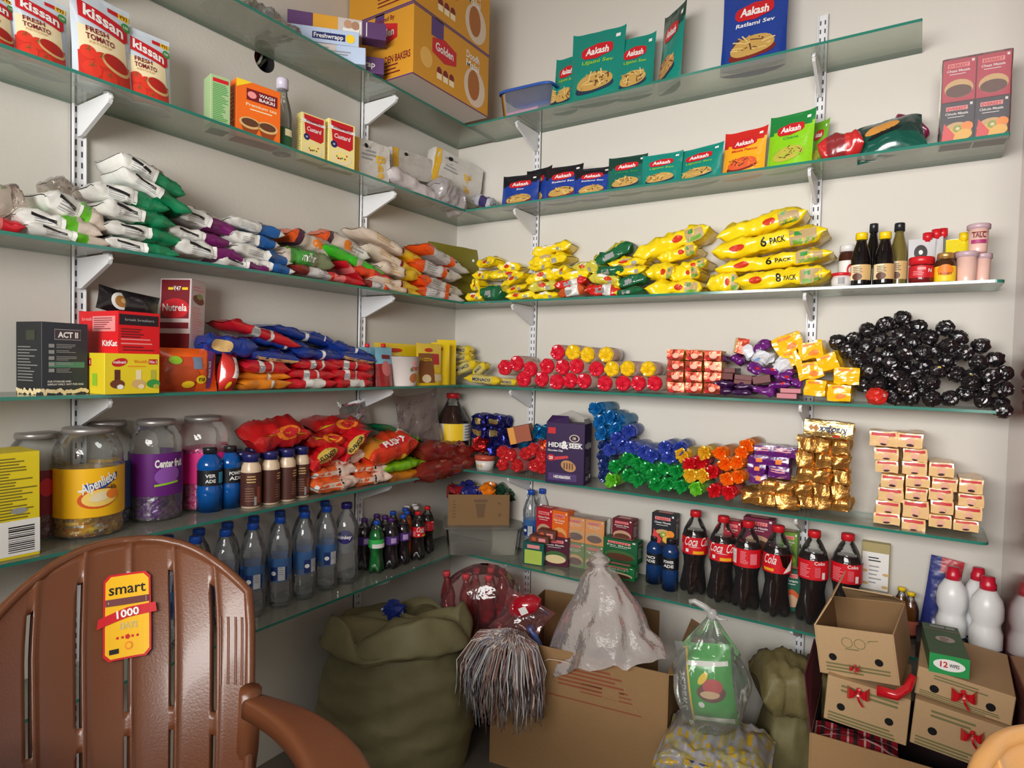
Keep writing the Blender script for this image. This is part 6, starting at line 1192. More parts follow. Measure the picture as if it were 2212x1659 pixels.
candyjar((0.0874,-1.1255,0.7826,0.1273,0.2481), .115, 'Candy jar with hot pink label behind the blue drink bottles', ink('jar_pink', (228, 40, 130)), SWK, .66, lambda m, S, r, k: m.text(S, 'Center', .01, .5 * k, .018, WHT, .0012, wid=.05, bold=.03, curved=True), n=5)
PBL = clear('drink_blue', (60, 130, 206), .25, (20, 80, 170), .04, .2, 30, .5); PBD = plas('liquid_blue', (14, 84, 160), .1); PBN = plas('liquid_navy', (24, 56, 106), .1)
def sport(T, D, lb, wall, liq, rz=0, txt=(('POWER', .57), ('ADE', .49)), sq=False):
    r, k = T[3] / 2, T[4]; B = root('sport_drink_bottle'); m = MB()
    pr = [(r * .85, 0), (r * .95, .006), (r, .02 * k), (r, .36 * k), (r * .94, .39 * k), (r * .95, .66 * k), (r, .69 * k), (r, .74 * k), (r * .86, .82 * k), (r * .5, .90 * k), (r * .46, .92 * k)]
    m.lathe(pr, 32, liq, lambda q, z, a: (q * (1 + .012 * cos(z / k * 90) * (1 if z < .36 * k else 0)), z)); m.build('bottle_body', B)
    m = MB(); cap_parts(m, r * .54, .10 * k, .90 * k, JBK); m.build('cap', B)
    m = MB(); wrap(r * .965, .42 * k, .66 * k, ink('sport_black', (24, 26, 34)))(m); S = cS(r * .97)
    if sq: m.quad(S, r * .2, .45 * k, r * .8, .62 * k, ink('sport_cyan', (60, 160, 200)), .001, 4); m.text(S, 'VER', -r * .45, .55 * k, .05 * k, WHT, .001, wid=r * .8, bold=.03, curved=True); m.text(S, 'ADE', -r * .45, .47 * k, .05 * k, WHT, .001, wid=r * .8, bold=.03, curved=True)
    else:
        for t, z in txt: m.text(S, t, .0, z * k - .02 * k, .055 * k, WHT, .001, wid=r * 1.25, bold=.03, curved=True)
    m.build('label', B); put(B, wall, T, D, rz); return tag(B, lb, 'bottle', 'blue sport drink bottles')
sport((0.1114,-1.1412,0.7826,0.0633,0.169), .05, 'Blue sport drink bottle next to the pink jar, cyan square on its label', 'L', PBD, 0, sq=True)
sport((0.1152,-1.0846,0.7826,0.0574,0.1674), .05, 'Blue sport drink bottle beside the chocolate milk bottles', 'L', PBD)
MLK = plas('milk_cream', (226, 200, 170), .25); MBR = ink('milk_brown', (80, 44, 36)); MCP = plas('milk_cap', (36, 36, 96), .3)
mp = None
def milk(T, D, lb, wall='L'):
    global mp
    if mp is None:
        r, k = .0205, .118; B = root('milk_bottle'); m = MB(); m.lathe([(r * .9, 0), (r, .004), (r, .66 * k), (r * .94, .76 * k), (r * .72, .84 * k), (r * .7, .86 * k)], 28, MLK); m.build('bottle_body', B)
        m = MB(); cap_parts(m, r * .86, .15 * k, .85 * k, MCP); m.build('cap', B)
        m = MB(); wrap(r * 1.01, .04 * k, .66 * k, MBR)(m); S = cS(r * 1.015); m.lines(S, -.012, .012, .6 * k, 3, .05 * k, TAN, .001, .4, 3, 'C', 4); m.lines(S, -.012, .008, .38 * k, 6, .045 * k, ink('mocha', (140, 100, 80)), .001, .35, 5, 'L', 4); m.quad(S, .012, .1 * k, .02, .4 * k, ink('cocoa', (140, 70, 50)), .001, 3); m.quad(S, .006, .06 * k, .011, .22 * k, GRY, .0012, 2); m.build('label', B)
        mp = B
    else: B = dup(mp)
    s = T[4] / .118; q = T[3] / 2 / .0205 * .9; B.scale = (q, q, s); put(B, wall, T, D, random.Random(int(T[1] * 999)).uniform(-40, 40)); return tag(B, lb, 'bottle', 'chocolate milk bottles')
MF = [(0.16,-1.0486,0.7826,0.0581,0.1479), (0.1618,-0.9902,0.7826,0.0555,0.1482), (0.1632,-0.9367,0.7826,0.0537,0.1493), (0.1544,-0.8805,0.7826,0.0516,0.1495)]
ON = ('first', 'second', 'third', 'fourth')
for rw in range(3):
    for i, T in enumerate(MF):
        milk((T[0] - .046 * rw, T[1] + .004 * rw, T[2], T[3], T[4]), T[3], 'Chocolate milk bottle, %s from the sport drinks, %s' % (ON[i], ('front row', 'middle row', 'row against the wall')[rw]))
PK.update(
 ch=(banded([(1, ('chips_crimson', (190, 28, 30)))]), lambda m, S, w, t: (m.ell(S, -.18 * w, 30, .2 * w, 36, YEL, .0012, 16, .3, 3), m.ell(S, .1 * w, 30, .22 * w, 32, ORG, .0014, 18, 0, 3), m.ell(S, .12 * w, 28, .14 * w, 22, RED, .0018, 16, 0, 3))),
 ku=(banded([(.3, ('kurk_red', (200, 20, 30))), (1, ('kurk_red', (200, 20, 30)))]), lambda m, S, w, t: (m.ell(S, 0, 25, .3 * w, 40, ink('kurk_yellow', (210, 180, 80)), .0012, 18, 0, 3), m.text(packS(S, t, 20), 'KURKUR', 0, -t * .06, t * .24, BLK, .0022, wid=.5 * w, bold=.04, curved=True))),
 os=(banded([(.06, WPL), (.5, ('stripe_orange', (232, 104, 50))), (1, ('stripe_white', (236, 206, 190)))], [(1, ('stripe_orange', (232, 104, 50)))]), lambda m, S, w, t: (m.quad(packS(S, t), -w * .45, -t * .1, w * .45, t * .16, ink('stripe', (238, 214, 200)), .0012, 10), m.quad(packS(S, t), w * .02, -t * .2, w * .06, t * .3, BLK, .0016, 1, 2))),
 pu2=(banded([(1, ('push_orange', (222, 60, 30)))], [(.4, ('push_amber', (206, 130, 40))), (1, ('push_orange', (222, 60, 30)))]), lambda m, S, w, t: (m.quad(S, -.26 * w, 30, .3 * w, 66, RED, .0014, 8, 2), m.text(packS(S, t, 48), 'PUSHP', .02 * w, -t * .1, t * .3, WHT, .0024, wid=.42 * w, bold=.04, curved=True), m.ell(packS(S, t), .15 * w, -t * .2, .06 * w, t * .1, YEL, .0016, 12))),
 li=(banded([(1, ('lime_film', (130, 200, 30)))]), None), am=(banded([(1, ('amber_film', (200, 120, 20)))]), None),
 rb=(banded([(1, ('masala_brown', (130, 40, 32)))]), lambda m, S, w, t: [m.ell(S, w * a, b, w * .05, 9, ink('blotch', (170, 90, 70)), .0012, 10) for a, b in ((-.2, 30), (.1, 40), (.25, 10), (-.05, 60), (.3, 50))]),
 gn=(banded([(.2, GR1), (.4, WPL), (.55, ('roll_green', (60, 150, 50))), (.6, ('lime_film', (130, 200, 30))), (.9, ('roll_dark', (30, 70, 40))), (1, WPL)]), None))
G5 = 'snack packets heaped on the fifth shelf'; SP = ('snack_packet', 'snack packet')
def heap(rows, D=.11, e=.7, wr=.25):
    for i, (k, T, ry, rx, lb) in enumerate(rows):
        mt, deco = PK[k]; lying('L', T, D, 'snack_packet', lb, 'snack packet', G5, mt, ry, random.Random(i).uniform(-6, 6), rx, e, wr, 130 + i, deco, max(T[4] - abs(math.tan(RAD(ry))) * T[3] * .5, .02), .06, 18)
heap([
 ('os', (0.1754,-0.7746,0.7864,0.1837,0.043), 0, 0, 'Orange striped packet lowest at the shelf edge beside the milk bottles'),
 ('os', (0.1754,-0.6224,0.7834,0.1587,0.0397), 0, 0, 'Orange striped packet at the shelf edge, second one along the bottom'),
 ('os', (0.1574,-0.7666,0.8202,0.1845,0.0404), 0, 0, 'Orange striped packet second up beside the milk bottles'),
 ('os', (0.1574,-0.6136,0.8105,0.151,0.0431), 4, 0, 'Orange striped packet second up under the lime packet'),
 ('os', (0.1374,-0.7002,0.844,0.1635,0.0566), -8, 0, 'Orange striped packet on top of its stack'),
 ('am', (0.1674,-0.4561,0.7735,0.2144,0.036), 2, 0, 'Amber packet at the shelf edge under the lime packet'),
 ('li', (0.1674,-0.4664,0.8075,0.2221,0.0358), 0, 0, 'Lime green packet between the amber one and the red spice packet'),
 ('rb', (0.2074,-0.2657,0.7541,0.3215,0.08), -4, 0, 'Brown-red packet hanging over the shelf corner, lower one'),
 ('rb', (0.1874,-0.2507,0.8056,0.2841,0.0911), 6, 0, 'Brown-red packet at the shelf corner, upper one'),
 ('pu2', (0.1674,-0.521,0.84,0.2262,0.1017), -10, 12, 'Orange spice packet with a red name band above the lime packet'),
 ('ku', (0.1574,-0.7966,0.8586,0.1363,0.0767), -22, 10, 'Red snack packet with yellow logo sloping beside the milk bottles'),
 ('ku', (0.1574,-0.6787,0.8792,0.1389,0.0955), -42, 10, 'Red snack packet with yellow logo standing steeply'),
 ('ch', (0.1274,-0.7806,0.9108,0.1559,0.0547), 6, 5, 'Red chips packet lying behind the sloping ones'),
 ('ch', (0.0974,-0.699,0.9535,0.1976,0.048), 0, 10, 'Red chips packet near the clear bag, uppermost'),
 ('ch', (0.1374,-0.9469,0.9343,0.178,0.0798), -6, 16, 'Red and yellow chips packet resting above the milk bottles'),
 ('gn', (0.1274,-0.3936,0.8774,0.3275,0.0774), 20, 0, 'Green and white tube-like packet sloping towards the corner'),
])
for i, (T, lb, c, rz) in enumerate((((0.0674,-0.585,0.945,0.1863,0.1076), 'Clear plastic bag standing behind the red chips packets', CLEARW, 10), ((0.0874,-0.2755,0.8721,0.1979,0.1945), 'Grey see-through bag slumped beside the brown bottle', clear('bag_grey', (232, 224, 222), .14, (196, 182, 180), .08, 1.0, 20), -20))):
    m = MB(); S = pouch(m, T[3], T[4], .06, c, 20, 20, .1, .9, 77 + i, True, .22, corner=.2)
    if i == 0: m.text(lambda a, b, o: S(a, b, o + .002), 'C Natural', 0, T[4] * .45, .009, BLK, .001, bold=.02, curved=True)
    o = m.build('clear_plastic_bag'); put(o, 'L', T, .05, rz, 0, -8); tag(o, lb, 'bag')
COL1 = plas('liquid_cola', (30, 14, 12), .06); SYR = plas('liquid_syrup', (52, 24, 18), .06)
def plainbottle(name, T, D, wall, liq, cap, lb, cat='bottle', grp=None, fillk=.8, lab=None, shape='round', rz=0, body=None):
    r, k = T[3] / 2, T[4]; B = root(name)
    if shape == 'syrup': pr = [(r * .95, 0), (r, .006), (r, .55 * k), (r * .9, .62 * k), (r * .5, .80 * k), (r * .32, .90 * k), (r * .3, .95 * k)]
    elif shape == 'pet': pr = [(r * .8, 0), (r, .012), (r, .30 * k), (r * .93, .36 * k), (r * .93, .56 * k), (r, .62 * k), (r * .97, .70 * k), (r * .7, .82 * k), (r * .38, .90 * k), (r * .36, .94 * k)]
    else: pr = [(r * .8, 0), (r, .01), (r, .62 * k), (r * .8, .74 * k), (r * .45, .86 * k), (r * .42, .93 * k)]
    def at(z):
        for (a, b), (c, d) in zip(pr, pr[1:]):
            if b <= z <= d: return a + (c - a) * (z - b) / max(d - b, 1e-6)
        return pr[-1][0]
    m = MB(); m.lathe(pr, 28, body or CLEARB, lambda q, z, a: (q * (1 + (.015 * cos(z / k * 70) if .1 * k < z < .6 * k and shape == 'pet' else 0)), z)); m.build('bottle_body', B)
    if liq:
        fz = fillk * k; m = MB(); m.lathe([(a * .96, b + .001) for a, b in pr if b < fz] + [(at(fz) * .96, fz)], 28, liq); m.build('liquid', B)
    m = MB(); cap_parts(m, pr[-1][0] * 1.2, .07 * k, .93 * k, cap); m.build('cap', B)
    if lab: m = MB(); lab(m, at, r, k); m.build('label', B)
    put(B, wall, T, D, rz); return tag(B, lb, cat, grp)
plainbottle('syrup_bottle', (0.0974,-0.09,0.7826,0.146,0.2829), .06, 'L', SYR, JRD, 'Dark brown syrup bottle with yellow and white label in the corner', 'bottle', None, .82, lambda m, at, r, k: (wrap(r * 1.01, .34 * k, .58 * k, WHT)(m), m.quad(cS(r * 1.01), -r * 1.4, .34 * k, -r * .3, .58 * k, YEL, .001, 5), m.lines(cS(r * 1.01), -r * .2, r * .8, .55 * k, 5, .04 * k, GRY, .001, .4, 3, 'L', 4)), 'syrup')
# ================================================================ fifth shelf, bright wall
NVF = foil('navy_gold', (50, 50, 130), .25, .9, 60)
for i, (T, lb) in enumerate((((0.195,-0.09,0.89,0.0815,0.0514), 'Navy foil packet, lower row beside the syrup bottle'), ((0.273,-0.09,0.893,0.0744,0.0505), 'Navy foil packet, lower row, away from the syrup bottle'), ((0.196,-0.09,0.9379,0.0769,0.0495), 'Navy foil packet, upper row beside the syrup bottle'), ((0.2739,-0.09,0.9401,0.0787,0.0487), 'Navy foil packet, upper row, away from the syrup bottle'))):
    m = MB(); S = brick(m, T[3], .07, T[4], NVF, .12, 6, i, None, .3); m.quad(S, -T[3] * .3, T[4] * .3, T[3] * .2, T[4] * .7, foil('pale_gold', (200, 180, 120)), .001, 3, 2); o = m.build('foil_packet'); put(o, 'R', T, .07); tag(o, lb, 'packet', 'navy foil packets')
for i, (T, lb, c, ry) in enumerate((((0.2249,-0.12,0.8445,0.0667,0.047), 'Red and navy foil packet below the navy ones', (190, 40, 40), 0), ((0.2914,-0.13,0.8413,0.0689,0.0497), 'Crumpled navy packet with silver creases', (40, 44, 130), 20), ((0.3549,-0.14,0.8662,0.0626,0.0488), 'Navy and silver striped packet leaning on the brown box', (50, 54, 140), -30), ((0.4268,-0.13,0.8651,0.0526,0.0447), 'Azure foil packet in the heap beside the brown box', (20, 130, 190), 10), ((0.4931,-0.12,0.9148,0.0628,0.0475), 'Azure foil packet between the brown box and the purple box', (30, 140, 200), 0), ((0.5157,-0.13,0.8839,0.0388,0.037), 'Small red-orange packet touching the purple box', (226, 80, 50), 0))):
    m = MB(); brick(m, T[3], .06, T[4], foil('c%d' % i, c, .22, 1, 55), .3, 6, i + 20, None, .5); o = m.build('foil_packet'); put(o, 'R', T, .06, 0, 0, ry); tag(o, lb, 'packet')
carton('R', (0.4134,-0.13,0.8984,0.0854,0.062), .06, 'small_box', 'Small brown and gold box tilted on the foil heap', 'box', None, (160, 80, 50), lambda m, S, w, h, l, r, t: m.quad(S, -w * .48, 0, -w * .2, h, ink('box_gold', (220, 150, 50))), 18, 0, -14)
T = (0.2587,-0.14,0.7784,0.083,0.0571); r6, k6 = T[3] / 2, T[4]; r = root('dessert_cup'); m = MB(); m.lathe([(r6 * .75, 0), (r6 * .95, k6 * .75)], 28, plas('cup_white', (226, 220, 216), .3)); [m.ell(cS(r6 * .9), a, k6 * .35, .005, .006, TAN, .002, 10) for a in (-.008, .006)]; m.build('cup', r); m = MB(); m.lathe([(r6, k6 * .7), (r6, k6), (.0001, k6)], 28, plas('lid_brick', (190, 80, 60), .3)); m.build('lid', r); put(r, 'R', T, .03); tag(r, 'Small cup with brick red lid at the shelf corner', 'cup')
F5 = dict(g=('green', (26, 156, 70)), l=('lime', (110, 196, 50)), b=('royal', (60, 80, 176)), d=('navy', (30, 50, 110)), c=('azure', (24, 110, 176)), m=('scarlet', (214, 30, 40)), a=('gold', (232, 180, 40)), o=('orange', (246, 116, 20)), R=('cherry', (206, 40, 44)))
rolls(ROLL5, {k: (.019, clear('rollbody_' + n, tuple(int(x * .55 + 90) for x in c), .5, tuple(int(x * .5 + 80) for x in c), .1, .6), film('twist_' + n, c, .16, 1.0, 60, .25), 'twist' if k not in 'dR' else 'fold') for k, (n, c) in F5.items()}, .11, 'biscuit_roll', 'biscuit roll', 'twisted biscuit rolls on the fifth shelf')
def hideseek():
    T = (0.6396,-0.2,0.7826,0.1399,0.2089); w, h = T[3], T[4]; D = .075; r = root('biscuit_display_box'); m = MB(); C = card('hs_purple', (50, 24, 72)); m.box(w, D, h, C, .0008); S, R_ = fS(D), rS(w)
    for Q, ww, k in ((S, w, 1), (R_, D, .9)):
        m.text(Q, 'HIDE', -.25 * ww, h * .60, h * .075, WHT, .0008, wid=ww * .36, bold=.03); m.text(Q, '&', .0, h * .585, h * .12, WHT, .001, wid=ww * .19, bold=.05); m.text(Q, 'SEEK', .28 * ww, h * .60, h * .075, WHT, .0008, wid=ww * .36, bold=.04)
    m.quad(S, -.45 * w, h * .82, -.25 * w, h * .92, RED, .0008); m.ell(S, .24 * w, h * .76, .13 * w, h * .06, CRM, .0008); m.ell(S, .24 * w, h * .76, .11 * w, h * .05, C, .0011); m.text(S, '10', .24 * w, h * .74, h * .04, CRM, .0014, bold=.03); m.quad(S, .05 * w, h * .675, .4 * w, h * .69, GRY, .0008); m.text(S, 'Chocolate Chip', -.25 * w, h * .53, h * .03, WHT, .0008, wid=w * .4)
    m.ell(S, -.36 * w, h * .42, .1 * w, h * .055, RED, .0008); m.text(S, '20', -.36 * w, h * .395, h * .05, WHT, .0012, bold=.03); m.pol(S, [(-.28 * w, h * .38), (.1 * w, h * .43), (.08 * w, h * .47), (-.28 * w, h * .44)], ink('ribbon', (206, 60, 70)), .0008)
    m.ell(S, .1 * w, h * .30, .2 * w, h * .09, ink('biscuit', (190, 140, 90)), .0008, 18, -.3); [m.quad(S, (-.02 + .07 * i) * w, h * .25, (.01 + .07 * i) * w, h * .35, BRN, .0012) for i in range(4)]
    m.quad(S, -.42 * w, h * .05, .32 * w, h * .17, ink('hs_light', (80, 56, 110)), .0008); m.text(S, 'HIDE&SEEK', -.05 * w, h * .09, h * .045, WHT, .0012, wid=w * .45, bold=.03); m.lines(R_, -D * .35, D * .35, h * .45, 8, h * .035, GRY, .0008, .3, 3); m.quad(R_, -D * .3, h * .07, D * .1, h * .14, GRY, .0008); m.quad(R_, D * .2, h * .09, D * .4, h * .16, WHT, .0008)
    m.text(R_, 'HIDE', -.2 * D, h * .8, h * .03, PNK, .0008) if False else None
    m.build('box_body', r)
    m = MB(); G = card('hs_inside', (176, 172, 164))
    m.add([(-w / 2, -D / 2, h), (w / 2 * .2, -D / 2, h), (w / 2 * .1, -D / 2 + .012, h + .024), (-w / 2 * .8, -D / 2 + .018, h + .024)], [[0, 1, 2, 3]], C); m.add([(-w / 2, D / 2, h), (w / 2, D / 2, h), (w * .42, D / 2 - .01, h + .02), (0, D / 2 - .014, h + .042), (-w * .42, D / 2 - .01, h + .02)], [[0, 1, 2, 3, 4]], G); m.add([(w / 2, -D / 2, h), (w / 2, D / 2, h), (w / 2 - .008, D / 2 - .01, h + .016), (w / 2 - .008, -D / 2 + .01, h + .016)], [[0, 1, 2, 3]], G)
    m.build('open_flap', r); put(r, 'R', T, D, 8); return tag(r, 'Dark purple open biscuit display box standing at the shelf edge', 'box')
hideseek()
CPF = film('cadb_purple', (96, 30, 110), .18, .8, 50)
cp = [((1.2635,-0.16,0.8565,0.0503,0.03), 'Purple biscuit packet lowest beside the orange rolls'), ((1.2609,-0.155,0.8856,0.0543,0.026), 'Purple biscuit packet second from the bottom beside the orange rolls'), ((1.3185,-0.155,0.8762,0.0599,0.0349), 'Purple biscuit packet lower one beside the gold tower'), ((1.2642,-0.15,0.9101,0.0594,0.0273), 'Purple biscuit packet third from the bottom beside the orange rolls'), ((1.3178,-0.15,0.9078,0.0626,0.0296), 'Purple biscuit packet middle one beside the gold tower'), ((1.2764,-0.145,0.9354,0.0565,0.0327), 'Purple biscuit packet on top beside the orange rolls'), ((1.3322,-0.145,0.9357,0.0646,0.0322), 'Purple biscuit packet on top beside the gold tower')]
for i, (T, lb) in enumerate(cp):
    m = MB(); S = brick(m, T[3], .07, T[4], CPF, .06, 6, i, None, .12); m.quad(S, -T[3] * .1, T[4] * .3, T[3] * .18, T[4] * .75, ORG, .0014, 3, 2) if i in (1, 3, 4, 0) else m.lines(S, -T[3] * .4, T[3] * .3, T[4] * .8, 2, T[4] * .2, PNK, .0012, .4, i, 'L', 4)
    o = m.build('biscuit_packet'); put(o, 'R', T, .07, random.Random(i).uniform(-5, 5)); tag(o, lb, 'biscuit packet', 'purple biscuit packets')
GO2 = foil('gold_tower', (240, 196, 116), .24, 1.0, 50); GO3 = foil('gold_deep', (222, 160, 84), .28, 1.0, 50)
GT = [
 ((1.3962,-0.17,0.8025,0.0438,0.0339), 'Gold foil biscuit packet, lowest row of the tower, nearest the purple packets'),
 ((1.4419,-0.17,0.8041,0.0426,0.0347), 'Gold foil biscuit packet, lowest row of the tower, middle column'),
 ((1.4858,-0.17,0.8055,0.0425,0.0342), 'Gold foil biscuit packet, lowest row of the tower, nearest the peach packets'),
 ((1.3911,-0.168,0.8343,0.044,0.0405), 'Gold foil biscuit packet, second row of the tower, nearest the purple packets'),
 ((1.4369,-0.168,0.8354,0.0427,0.0412), 'Gold foil biscuit packet, second row of the tower, middle column'),
 ((1.4809,-0.168,0.8377,0.0427,0.0394), 'Gold foil biscuit packet, second row of the tower, nearest the peach packets'),
 ((1.3893,-0.166,0.8745,0.044,0.0431), 'Gold foil biscuit packet, third row of the tower, nearest the purple packets'),
 ((1.4352,-0.166,0.8763,0.0428,0.0425), 'Gold foil biscuit packet, third row of the tower, middle column'),
 ((1.4793,-0.166,0.8767,0.0427,0.0419), 'Gold foil biscuit packet, third row of the tower, nearest the peach packets'),
 ((1.3875,-0.164,0.9173,0.0441,0.0432), 'Gold foil biscuit packet, fourth row of the tower, nearest the purple packets'),
 ((1.4335,-0.164,0.9185,0.0428,0.0425), 'Gold foil biscuit packet, fourth row of the tower, middle column'),
 ((1.4776,-0.164,0.9184,0.0428,0.042), 'Gold foil biscuit packet, fourth row of the tower, nearest the peach packets'),
 ((1.3857,-0.162,0.9602,0.0441,0.0419), 'Gold foil biscuit packet, fifth row of the tower, nearest the purple packets'),
 ((1.4318,-0.162,0.9608,0.0429,0.04), 'Gold foil biscuit packet, fifth row of the tower, middle column'),
 ((1.4759,-0.162,0.9601,0.0428,0.0407), 'Gold foil biscuit packet, fifth row of the tower, nearest the peach packets'),
 ((1.2459,-0.178,0.7942,0.0505,0.0422), 'Gold foil biscuit packet at the very front, lowest row, closest to the orange rolls'),
 ((1.2928,-0.178,0.7942,0.0478,0.0376), 'Gold foil biscuit packet in the low heap, second one from the rolls'),
 ((1.3439,-0.178,0.7923,0.0586,0.041), 'Gold foil biscuit packet in the low heap, touching the gold tower'),
 ((1.2925,-0.17,0.8306,0.0454,0.0404), 'Gold foil biscuit packet on the low heap, upper one by the purple packets'),
 ((1.3387,-0.17,0.8288,0.0491,0.0438), 'Gold foil biscuit packet on the low heap, upper one by the tower'),
]
brickset(GT, 'biscuit_packet', '', 'biscuit packet', 'gold foil biscuit packets on the fifth shelf', GO2, GO3, None, .09, amp=.16, rnd=.3, jz=6)
PB = [
 ((1.5765,-0.148,0.9925,0.067,0.0409), 'Peach biscuit packet, topmost, in the first column from the gold tower'),
 ((1.586,-0.15,0.9565,0.057,0.0332), 'Peach biscuit packet, sixth from the bottom, in the first column from the gold tower'),
 ((1.5889,-0.152,0.9237,0.0538,0.0332), 'Peach biscuit packet, fifth from the bottom, in the first column from the gold tower'),
 ((1.603,-0.154,0.8849,0.0532,0.0368), 'Peach biscuit packet, fourth from the bottom, in the first column from the gold tower'),
 ((1.6007,-0.156,0.8488,0.0585,0.036), 'Peach biscuit packet, third from the bottom, in the first column from the gold tower'),
 ((1.5947,-0.158,0.8161,0.0567,0.0331), 'Peach biscuit packet, second from the bottom, in the first column from the gold tower'),
 ((1.5922,-0.16,0.7874,0.062,0.0303), 'Peach biscuit packet, lowest, in the first column from the gold tower'),
 ((1.6391,-0.148,0.9939,0.0581,0.0408), 'Peach biscuit packet, topmost, in the second column from the gold tower'),
 ((1.6482,-0.15,0.9594,0.0547,0.0334), 'Peach biscuit packet, sixth from the bottom, in the second column from the gold tower'),
 ((1.65,-0.152,0.9253,0.0557,0.0343), 'Peach biscuit packet, fifth from the bottom, in the second column from the gold tower'),
 ((1.6568,-0.154,0.8937,0.0544,0.0326), 'Peach biscuit packet, fourth from the bottom, in the second column from the gold tower'),
 ((1.6555,-0.156,0.8601,0.0494,0.0335), 'Peach biscuit packet, third from the bottom, in the second column from the gold tower'),
 ((1.6555,-0.158,0.8133,0.0584,0.0455), 'Peach biscuit packet, second from the bottom, in the second column from the gold tower'),
 ((1.6545,-0.16,0.7783,0.0534,0.0336), 'Peach biscuit packet, lowest, in the second column from the gold tower'),
 ((1.7082,-0.152,0.9261,0.0545,0.0379), 'Peach biscuit packet, topmost, in the third column from the gold tower'),
 ((1.7149,-0.154,0.8916,0.0552,0.0343), 'Peach biscuit packet, fourth from the bottom, in the third column from the gold tower'),
 ((1.7085,-0.156,0.8661,0.0525,0.0309), 'Peach biscuit packet, third from the bottom, in the third column from the gold tower'),
 ((1.7112,-0.158,0.8327,0.0495,0.034), 'Peach biscuit packet, second from the bottom, in the third column from the gold tower'),
 ((1.7095,-0.16,0.7971,0.0495,0.0341), 'Peach biscuit packet, lowest, in the third column from the gold tower'),
 ((1.7706,-0.154,0.8927,0.0503,0.0382), 'Peach biscuit packet, topmost, in the fourth column from the gold tower'),
 ((1.7705,-0.156,0.8591,0.0531,0.032), 'Peach biscuit packet, third from the bottom, in the fourth column from the gold tower'),
 ((1.7674,-0.158,0.8265,0.056,0.033), 'Peach biscuit packet, second from the bottom, in the fourth column from the gold tower'),
 ((1.7643,-0.16,0.7967,0.0533,0.0288), 'Peach biscuit packet, lowest, in the fourth column from the gold tower'),
]
brickset(PB, 'biscuit_packet', '', 'biscuit packet', 'peach biscuit packets in four columns', film('peach', (236, 190, 130), .2, .7, 45), film('peach_end', (240, 198, 140), .2, .6, 45), lambda m, S, w, h, i: girl(m, S, w, h), .10, amp=.05, rnd=.14, jz=2)
T = (1.4437,-0.16,1.0069,0.1255,0.045)
m = MB(); S = brick(m, T[3], .05, T[4], GO2, .04, 8, 5, None, .1); m.text(lambda a, b, o: S(-a, T[4] - b, o), 'Krackjack', -.012, T[4] * .38, T[4] * .36, NVY, .002, wid=T[3] * .55, bold=.04, shear=.15, curved=True)
for a in (-.34, -.24): m.pol(S, [(T[3] * a - .008, T[4] * .5), (T[3] * a, T[4] * .28), (T[3] * a + .008, T[4] * .5), (T[3] * a, T[4] * .75)], ink('cracker', (180, 110, 40)), .002)
m.quad(S, T[3] * .12, T[4] * .06, T[3] * .26, T[4] * .18, RED, .002, 2)
o = m.build('biscuit_packet'); put(o, 'R', T, .05, 0, 0, 3); tag(o, 'Long gold cracker packet with upside-down lettering lying across the tower top', 'biscuit packet')
# ================================================================ lowest shelf, shaded wall: bottles
WLB = ink('water_blue', (70, 120, 180)); WLN = ink('water_navy', (28, 50, 110)); CBL = plas('cap_blue', (30, 80, 180)); CNV = plas('cap_navy', (40, 36, 110)); CPU = plas('cap_purple', (80, 40, 110)); WATER = clear('water', (250, 251, 252), .07, (222, 226, 230), .04, .3, 22, .4, rim=.22)
def waterlab(m, at, r, k):
    m.lathe([(r * .945, .30 * k), (r * .945, .56 * k)], 28, clear('label_blue', (130, 175, 225), .45, (90, 140, 205), .2), caps=False); S = cS(r * .95)
    m.quad(S, -r * .6, .32 * k, -r * .1, .47 * k, WLN, .001, 4); m.quad(S, r * .0, .32 * k, r * .55, .47 * k, ink('label_grey', (196, 200, 206)), .001, 4); m.quad(S, r * .6, .32 * k, r * .72, .47 * k, WLN, .001, 2); m.ell(S, -r * .35, .40 * k, r * .2, r * .18, WHT, .0016, 14, 0, 2); m.lines(S, r * .05, r * .5, .46 * k, 4, .022 * k, GRY, .0014, .4, 3, 'L', 3)
WB = None
caps = [(0.0855,-1.1847,0.724), (0.0838,-1.0998,0.724), (0.0805,-1.0148,0.724), (0.0815,-0.9255,0.724), (0.0857,-0.8413,0.724), (0.0796,-0.7508,0.724)]
for row in (0, 1):
    for i, c in enumerate([(caps[0][0] + .002, caps[0][1] - .086)] + caps):
        x, y = c[0] + .012, c[1]
        if row: x, y = x - .062, y + .045
        lb = 'Clear water bottle with blue cap, %s counted from the navy-capped one, %s' % (('seventh', 'sixth', 'fifth', 'fourth', 'third', 'second', 'first')[i], 'front row' if not row else 'back row')
        if WB is None: WB = plainbottle('water_bottle', (x + .035, y, ZS[5], .070, .265), .07, 'L', None, CBL, lb, 'bottle', 'clear water bottles', .8, waterlab, 'pet', -30, WATER)
        else: o = dup(WB, lb); put(o, 'L', (x + .035, y, ZS[5]), .07, random.Random(i + row * 9).uniform(-60, 60) if row else -45 + 14 * ((i * 3) % 4))
plainbottle('water_bottle', (.135, -.672, ZS[5], .080, .262), .08, 'L', None, CNV, 'Larger clear soda water bottle with navy cap and round navy label', 'bottle', 'clear water bottles', .8, lambda m, at, r, k: (m.lathe([(r * .935, .40 * k), (r * .935, .56 * k)], 28, clear('label_frost', (220, 226, 236), .15), caps=False), m.ell(cS(r * .94), r * .05, .60 * k, r * .62, r * .55, ink('kin_navy', (44, 36, 110)), .0014, 24, 0, 4), m.text(cS(r * .94), 'kinley', r * .05, .58 * k, .011, WHT, .002, wid=r * 1.05, bold=.03, curved=True)), 'pet', -52, WATER)
